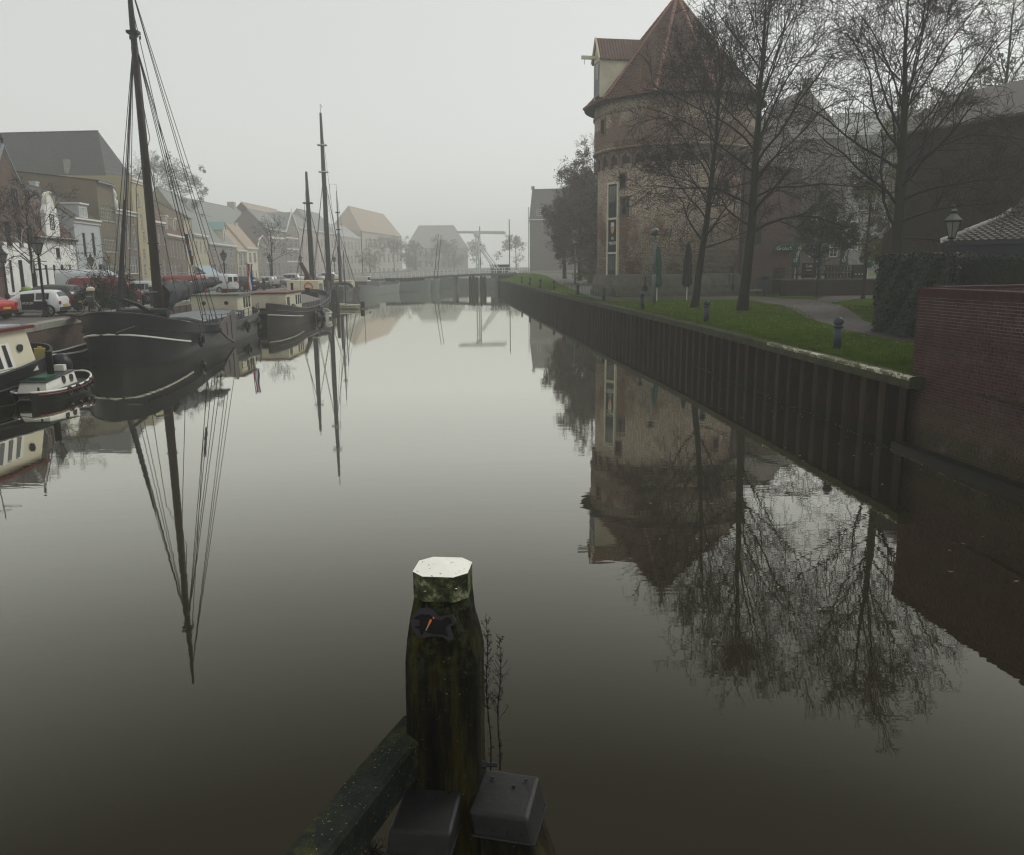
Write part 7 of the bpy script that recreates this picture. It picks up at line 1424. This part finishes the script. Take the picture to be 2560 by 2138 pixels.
mr_ = n.node('ShaderNodeMapRange'); n.L(nz, mr_.inputs[0]); mr_.inputs[1].default_value = .5; mr_.inputs[2].default_value = .7; n.col(n.mix(mr_.outputs[0], sd_, tp)); n.set(.6, spec=.3); n.bump(f, .5, .004); M['capw'] = n.m
PY = 4.3; ct = atY(1107, 1412, PY); PX = ct[0]; PZ = ct[2]
PO = thing('mooring_post', 'big algae-covered octagonal timber mooring post with a white painted cap, centre foreground', 'post', (PX, PY, 0), rad(-6))
def octa(w, c, d=None): d = d or w; return [(-w + c, -d), (w - c, -d), (w, -d + c), (w, d - c), (w - c, d), (-w + c, d), (-w, d - c), (-w, -d + c)]
def loft(b, secs):
    V = []; n_ = 8
    for z, poly in secs: V += [(x, y, z) for x, y in poly]
    b.add(V, [(i * n_ + j, i * n_ + (j + 1) % n_, (i + 1) * n_ + (j + 1) % n_, (i + 1) * n_ + j) for i in range(len(secs) - 1) for j in range(n_)]); b.add([V[-8 + j] for j in range(8)], [tuple(range(8))]); return b
hw_ = .146
secs = []
q = np.random.default_rng(5)
for i, z in enumerate([-1, .2, .8, 1.2, 1.6, 2.0, 2.2, 2.4, PZ - .52, PZ - .40, PZ - .28, PZ - .12]):
    t = sm(z, PZ - .55, PZ - .1); w = .203 * (1 - t) + hw_ * t; c = w * (.30 + .2 * t); secs.append((z, [(x + q.normal(0, .0035), y + q.normal(0, .0035)) for x, y in octa(w, c)]))
pst = loft(MB(), secs).build('post_shaft', M['algae'], PO)
bv = pst.modifiers.new('soft_edges', 'BEVEL'); bv.width = .012; bv.segments = 2; bv.limit_method = 'ANGLE'
cp = loft(MB(), [(PZ - .155, octa(hw_ + .006, .068)), (PZ - .012, octa(hw_ + .006, .068))]); V = [(x, y, PZ - .012) for x, y in octa(hw_ + .006, .068)] + [(0, 0, PZ + .014)]; cp.add(V, [(i, (i + 1) % 8, 8) for i in range(8)]); co = cp.build('cap', M['capw'], PO); mb2 = co.modifiers.new('worn', 'BEVEL'); mb2.width = .007; mb2.segments = 3; mb2.limit_method = 'ANGLE'
for x, z in ((.1, -.08), (-.07, -.1)): MB().lathe([(.009, -.003), (.009, .004), (.004, .007), (0, .007)], n=8).build('rivet', M['capw'], PO, (x, -hw_ - .012, PZ + z)).rotation_euler = (PI / 2, 0, 0)
# black oval badge with a bird-shaped cut-out rim and a small orange dragonfly
import itertools
M['badge'] = plain('charred_wood_badge', (.035, .03, .034), .7, var=.4, scale=30, stretch=(.3, 1, 3)); M['badgek'] = plain('black_badge', (.003, .003, .004), .6); zc = PZ - .275; tilt = .18
out = [(-.105, .03), (-.075, .07), (-.03, .082), (.0, .07), (.02, .045), (.05, .05), (.085, .055), (.1, .03), (.092, .01), (.075, -.0), (.085, -.035), (.09, -.055), (.07, -.065), (.045, -.05), (.0, -.048), (-.04, -.06), (-.07, -.058), (-.095, -.03), (-.108, .0)]
inn = [(-.06, .05), (-.02, .05), (.0, .03), (.04, .03), (.055, .045), (.08, .04), (.085, .02), (.065, .01), (.055, -.01), (.07, -.045), (.04, -.035), (.0, -.04), (-.04, -.03), (-.055, -.05), (-.065, -.02), (-.09, -.012), (-.065, .0), (-.062, .02), (-.095, .03)]
bo = thing('badge_holder', '', ''); del bo['label']; del bo['category']; bo.name = 'badge'; bo.parent = PO; bo.location = (-.02, -.184, zc); bo.scale = (1.18, 1., 1.15); bo.rotation_euler = (-tilt * 1.0, .04, 0)
MB().prism(out, -.012, .012).build('badge_board', M['badge'], bo); MB().prism(inn, -.017, -.012).build('badge_silhouette', M['badgek'], bo)
MB().beam((-.022, -.021, .005), (-.012, -.021, .03), .008, .004, up=(0, -1, 0), w2=.011).add([(-.006, -.021, .036), (-.002, -.021, .046), (.004, -.021, .04), (.0, -.021, .034)], [(0, 1, 2, 3)]).build('orange_mark', plain('orange_paint', (.7, .16, .03), .5), bo); MB().beam((-.034, -.021, -.024), (-.022, -.021, .005), .003, .003, up=(0, -1, 0), w2=.007).build('pale_mark', plain('olive_paint', (.3, .28, .14), .5), bo)
MB().tube([(.215, -.1, 1.62 + .3), (.3, -.1, 1.62 + .3)], .012, 8).tube([(.215, -.1, 1.92), (.24, -.1, 1.92)], .024, 6).build('bolt', M['black'], PO)
# timber rail running from the post towards the camera
zb = 2.12; A_ = Vector((PX - .19, PY - .02, zb)); e_ = atZ(690, 2138, zb); e2_ = atZ(830, 2138, zb); ee = Vector(((e_[0] + e2_[0]) / 2, (e_[1] + e2_[1]) / 2, zb)); dr = (ee - A_).normalized(); A2 = A_ + dr * 4.3
RAIL = thing('timber_rail', 'mossy horizontal timber rail running from the big post to the lower left', 'rail', tuple(A_)); b = MB(); N = 10
L4_ = 4.3; V = []; Fc = []; rr = dr.cross(Vector((0, 0, 1))).normalized()
for i in range(N + 1):
    p = dr * (L4_ * i / N - .05); 
    for s_, z in ((-.095, -.22), (.095, -.22), (.1, -.02), (.085, 0), (-.085, 0), (-.1, -.02)): V.append(tuple(p + rr * (s_ + q.normal(0, .002)) + Vector((0, 0, z + q.normal(0, .002)))))
for i in range(N):
    for j in range(6): Fc.append((i * 6 + j, i * 6 + (j + 1) % 6, (i + 1) * 6 + (j + 1) % 6, (i + 1) * 6 + j))
n = NT('lichen_timber'); f = n.noise(3, 8, .75); col = n.ramp(f, [(.38, (.005, .007, .006)), (.5, (.011, .014, .010)), (.62, (.04, .042, .009)), (.78, (.085, .08, .02))]); col = n.mix(n.ramp(n.noise(55, 3, .6), [(.66, 0.), (.7, .9)]), col, (.3, .28, .1)); col = n.mix(n.ramp(n.noise(150, 2, .5), [(.75, 0.), (.77, .9)]), col, (.4, .38, .25)); n.col(col); n.set(.75, spec=.15); n.bump(n.noise(10, 8, .75), .9, .015); M['lichen'] = n.m
b.add(V, Fc); b.build('beam', M['lichen'], RAIL)
# two raking braces with lead caps
M['lead'] = plain('lead_sheet', (.018, .018, .0185), .5, metal=.15, var=.5, scale=5, bump=.25, spec=.35, dirt=(.008, .008, .007))
def brace(label, top, lean, w, rz, cm):
    o = thing('raking_brace', label, 'brace', top, rz, 'lead-capped braces of the mooring post'); z0 = -top[2] - .6; lx, ly = lean; b = MB()
    T_ = [(-w, -w), (w, -w), (w, w), (-w, w)]; k = -z0; V = [(x, y, 0) for x, y in T_] + [(x + lx * k, y + ly * k, z0) for x, y in T_]; b.add(V, [(3, 2, 1, 0), (0, 1, 5, 4), (1, 2, 6, 5), (2, 3, 7, 6), (3, 0, 4, 7)]); s = b.build('brace_timber', M['algae'], o); m_ = s.modifiers.new('soft', 'BEVEL'); m_.width = .02; m_.segments = 2; m_.limit_method = 'ANGLE'
    b = MB(); u = w + .012; q_ = np.random.default_rng(int(w * 1e4)); V = [(x * u / w, y * u / w, .085 if y > 0 else .03) for x, y in T_]; V = [(a + q_.normal(0, .004), c + q_.normal(0, .004), d_) for a, c, d_ in V]; V += [(x * (u + .006) / w + lx * .1, y * (u + .006) / w + ly * .1, -.1 + q_.normal(0, .008)) for x, y in T_]
    b.add(V, [(0, 1, 2, 3), (0, 4, 5, 1), (1, 5, 6, 2), (2, 6, 7, 3), (3, 7, 4, 0)]); b.add([(-u, u, .085), (u, u, .085), (u, u + .01, .2), (-u, u + .01, .2)], [(0, 1, 2, 3)]) if cm else None
    c_ = b.build('lead_cap', M['lead'], o); m_ = c_.modifiers.new('soft', 'BEVEL'); m_.width = .018; m_.segments = 3; m_.limit_method = 'ANGLE'; m2 = c_.modifiers.new('fine', 'SUBSURF'); m2.subdivision_type = 'SIMPLE'; m2.levels = 0; 
    for nx_, ny_, nz_ in ((.04, .05, .072), (-.09, .08, .083), (.1, .1, .086)): MB().lathe([(.010, 0), (.010, .006), (0, .008)], n=8).build('nail', M['black'], o, (nx_, ny_, nz_))
    for k in range(4): MB().lathe([(.008, 0), (.008, .004), (0, .006)], n=8).build('nail', M['black'], o, (-w + .05 + k * .08, -w - .022, -.055)).rotation_euler = (PI / 2, 0, 0)
    b = MB(); b.tube([(x * (u + .01) / w + lx * .1, y * (u + .01) / w + ly * .1, -.1) for x, y in T_ + T_[:1]], .009, 6); b.build('lead_hem', M['lead'], o)
    return o
p = atY(1068, 2022, 4.0 - .02); brace('dull lead-capped brace timber at the foot of the post, left one', (p[0], p[1], p[2] - .05), (-.12, -.18), .152, rad(-8), True)
p = atY(1262, 1985, 4.12); brace('brighter lead-capped brace timber leaning right beside the post', (p[0], p[1], p[2] - .05), (.34, -.10), .152, rad(-14), False)
# dried weeds
def weed(name, label, base, H, seed, lean=(0, 0), nst=2, sc=1.):
    q = np.random.default_rng(seed); T = TreeMB(); 
    for s in range(nst):
        ox, oy = q.normal(0, .02, 2); pts = []; 
        for i in range(12): t = i / 11; pts.append((ox + lean[0] * t + .03 * (s - .5) * t + .008 * math.sin(t * 9 + s), oy + lean[1] * t, H * (1 - .1 * s) * t))
        T.tube(pts, np.linspace(.0045, .0012, 12) * sc, 4)
        for k in range(60):
            t = .08 + .9 * q.random(); p = np.array([np.interp(t, np.linspace(0, 1, 12), [w_[i] for w_ in pts]) for i in range(3)]); a = q.random() * 6.28; L_ = (.02 + .10 * (t > .35) * (1.05 - t) * 1.3) * (.5 + q.random()); d = np.array([math.cos(a) * .6, math.sin(a) * .6, .9]); p2 = p + d * L_; T.tube([p, (p + p2) / 2 + q.normal(0, .004, 3), p2], [.0014 * sc, .0011, .0008], 3)
            for _ in range(3): u = q.random(); pp = p + (p2 - p) * u; e = pp + q.normal(0, .008, 3); T.tube([pp, e], [.0018, .0022], 3)
    o = link(name, T.mesh(name, plain('dead_weed', (.012, .010, .009), .9, var=.4)), None); o.location = base; tag(o, label, 'weed'); return o
p = atY(1232, 1925, 4.2); weed('dead_weed', 'tall thin dead weed growing up along the right side of the big post', tuple(p), .93, 4, (-.0, 0.0))
p = atY(985, 2230, 3.9); weed('dead_weed', 'dry weeds sprouting below the timber rail, bottom of the frame', tuple(p), .42, 6, (-.16, -.1), 3, .8)
# bits floating on the water
q = np.random.default_rng(11); V = []; 
for k in range(420):
    if k < 90: y = 10 + 22 * q.random(); x = 9.5 - 7 * q.random() ** 1.6; s = .02 + .035 * q.random()
    else: y = 16 + 60 * q.random() ** 1.4; x = xq(y) - .03 - .5 * q.random() ** 2.5 * (1 + math.sin(y)); s = .015 + .03 * q.random()
    if y < 20.6: x = min(x, 9.6)
    a = q.random() * 6.28; V += [(x - s * math.cos(a), y - s * math.sin(a), .006), (x + s * .4 * math.sin(a), y - s * .4 * math.cos(a), .006), (x + s * math.cos(a), y + s * math.sin(a), .012), (x - s * .4 * math.sin(a), y + s * .4 * math.cos(a), .006)]
tag(link('floating_leaves', fastmesh('floating_leaves', np.array(V), np.arange(len(V)).reshape(-1, 4), M['leafy']), kind='stuff'), 'tiny pale leaves floating on the dark water below the sheet piles', 'leaves')
# ================================================================ HAZE
hz = MB().box(-290, 290, -36, 580, -2.6, 31.5).build('haze', bpy.data.materials.new('haze_air'), kind='stuff'); hm_ = hz.data.materials[0]; hm_.use_nodes = True; t = hm_.node_tree; t.nodes.clear()
pv_ = t.nodes.new('ShaderNodeVolumePrincipled'); pv_.inputs['Color'].default_value = (.95, .96, .935, 1); pv_.inputs['Density'].default_value = .0018; pv_.inputs['Anisotropy'].default_value = .35; mo_ = t.nodes.new('ShaderNodeOutputMaterial'); t.links.new(pv_.outputs[0], mo_.inputs['Volume'])
tag(hz, 'thick pale fog filling the air over the canal and town', 'fog', kind='stuff')
for o in bpy.data.objects: clean(o)
dg_ = bpy.context.evaluated_depsgraph_get()
for o in [q for q in bpy.data.objects if q.type == 'FONT']:
    me = bpy.data.meshes.new_from_object(o.evaluated_get(dg_)); c = bpy.data.objects.new('lettering', me); COL.objects.link(c); c.parent = o.parent; c.location = o.location; c.rotation_euler = o.rotation_euler; c.scale = o.scale; bpy.data.objects.remove(o)
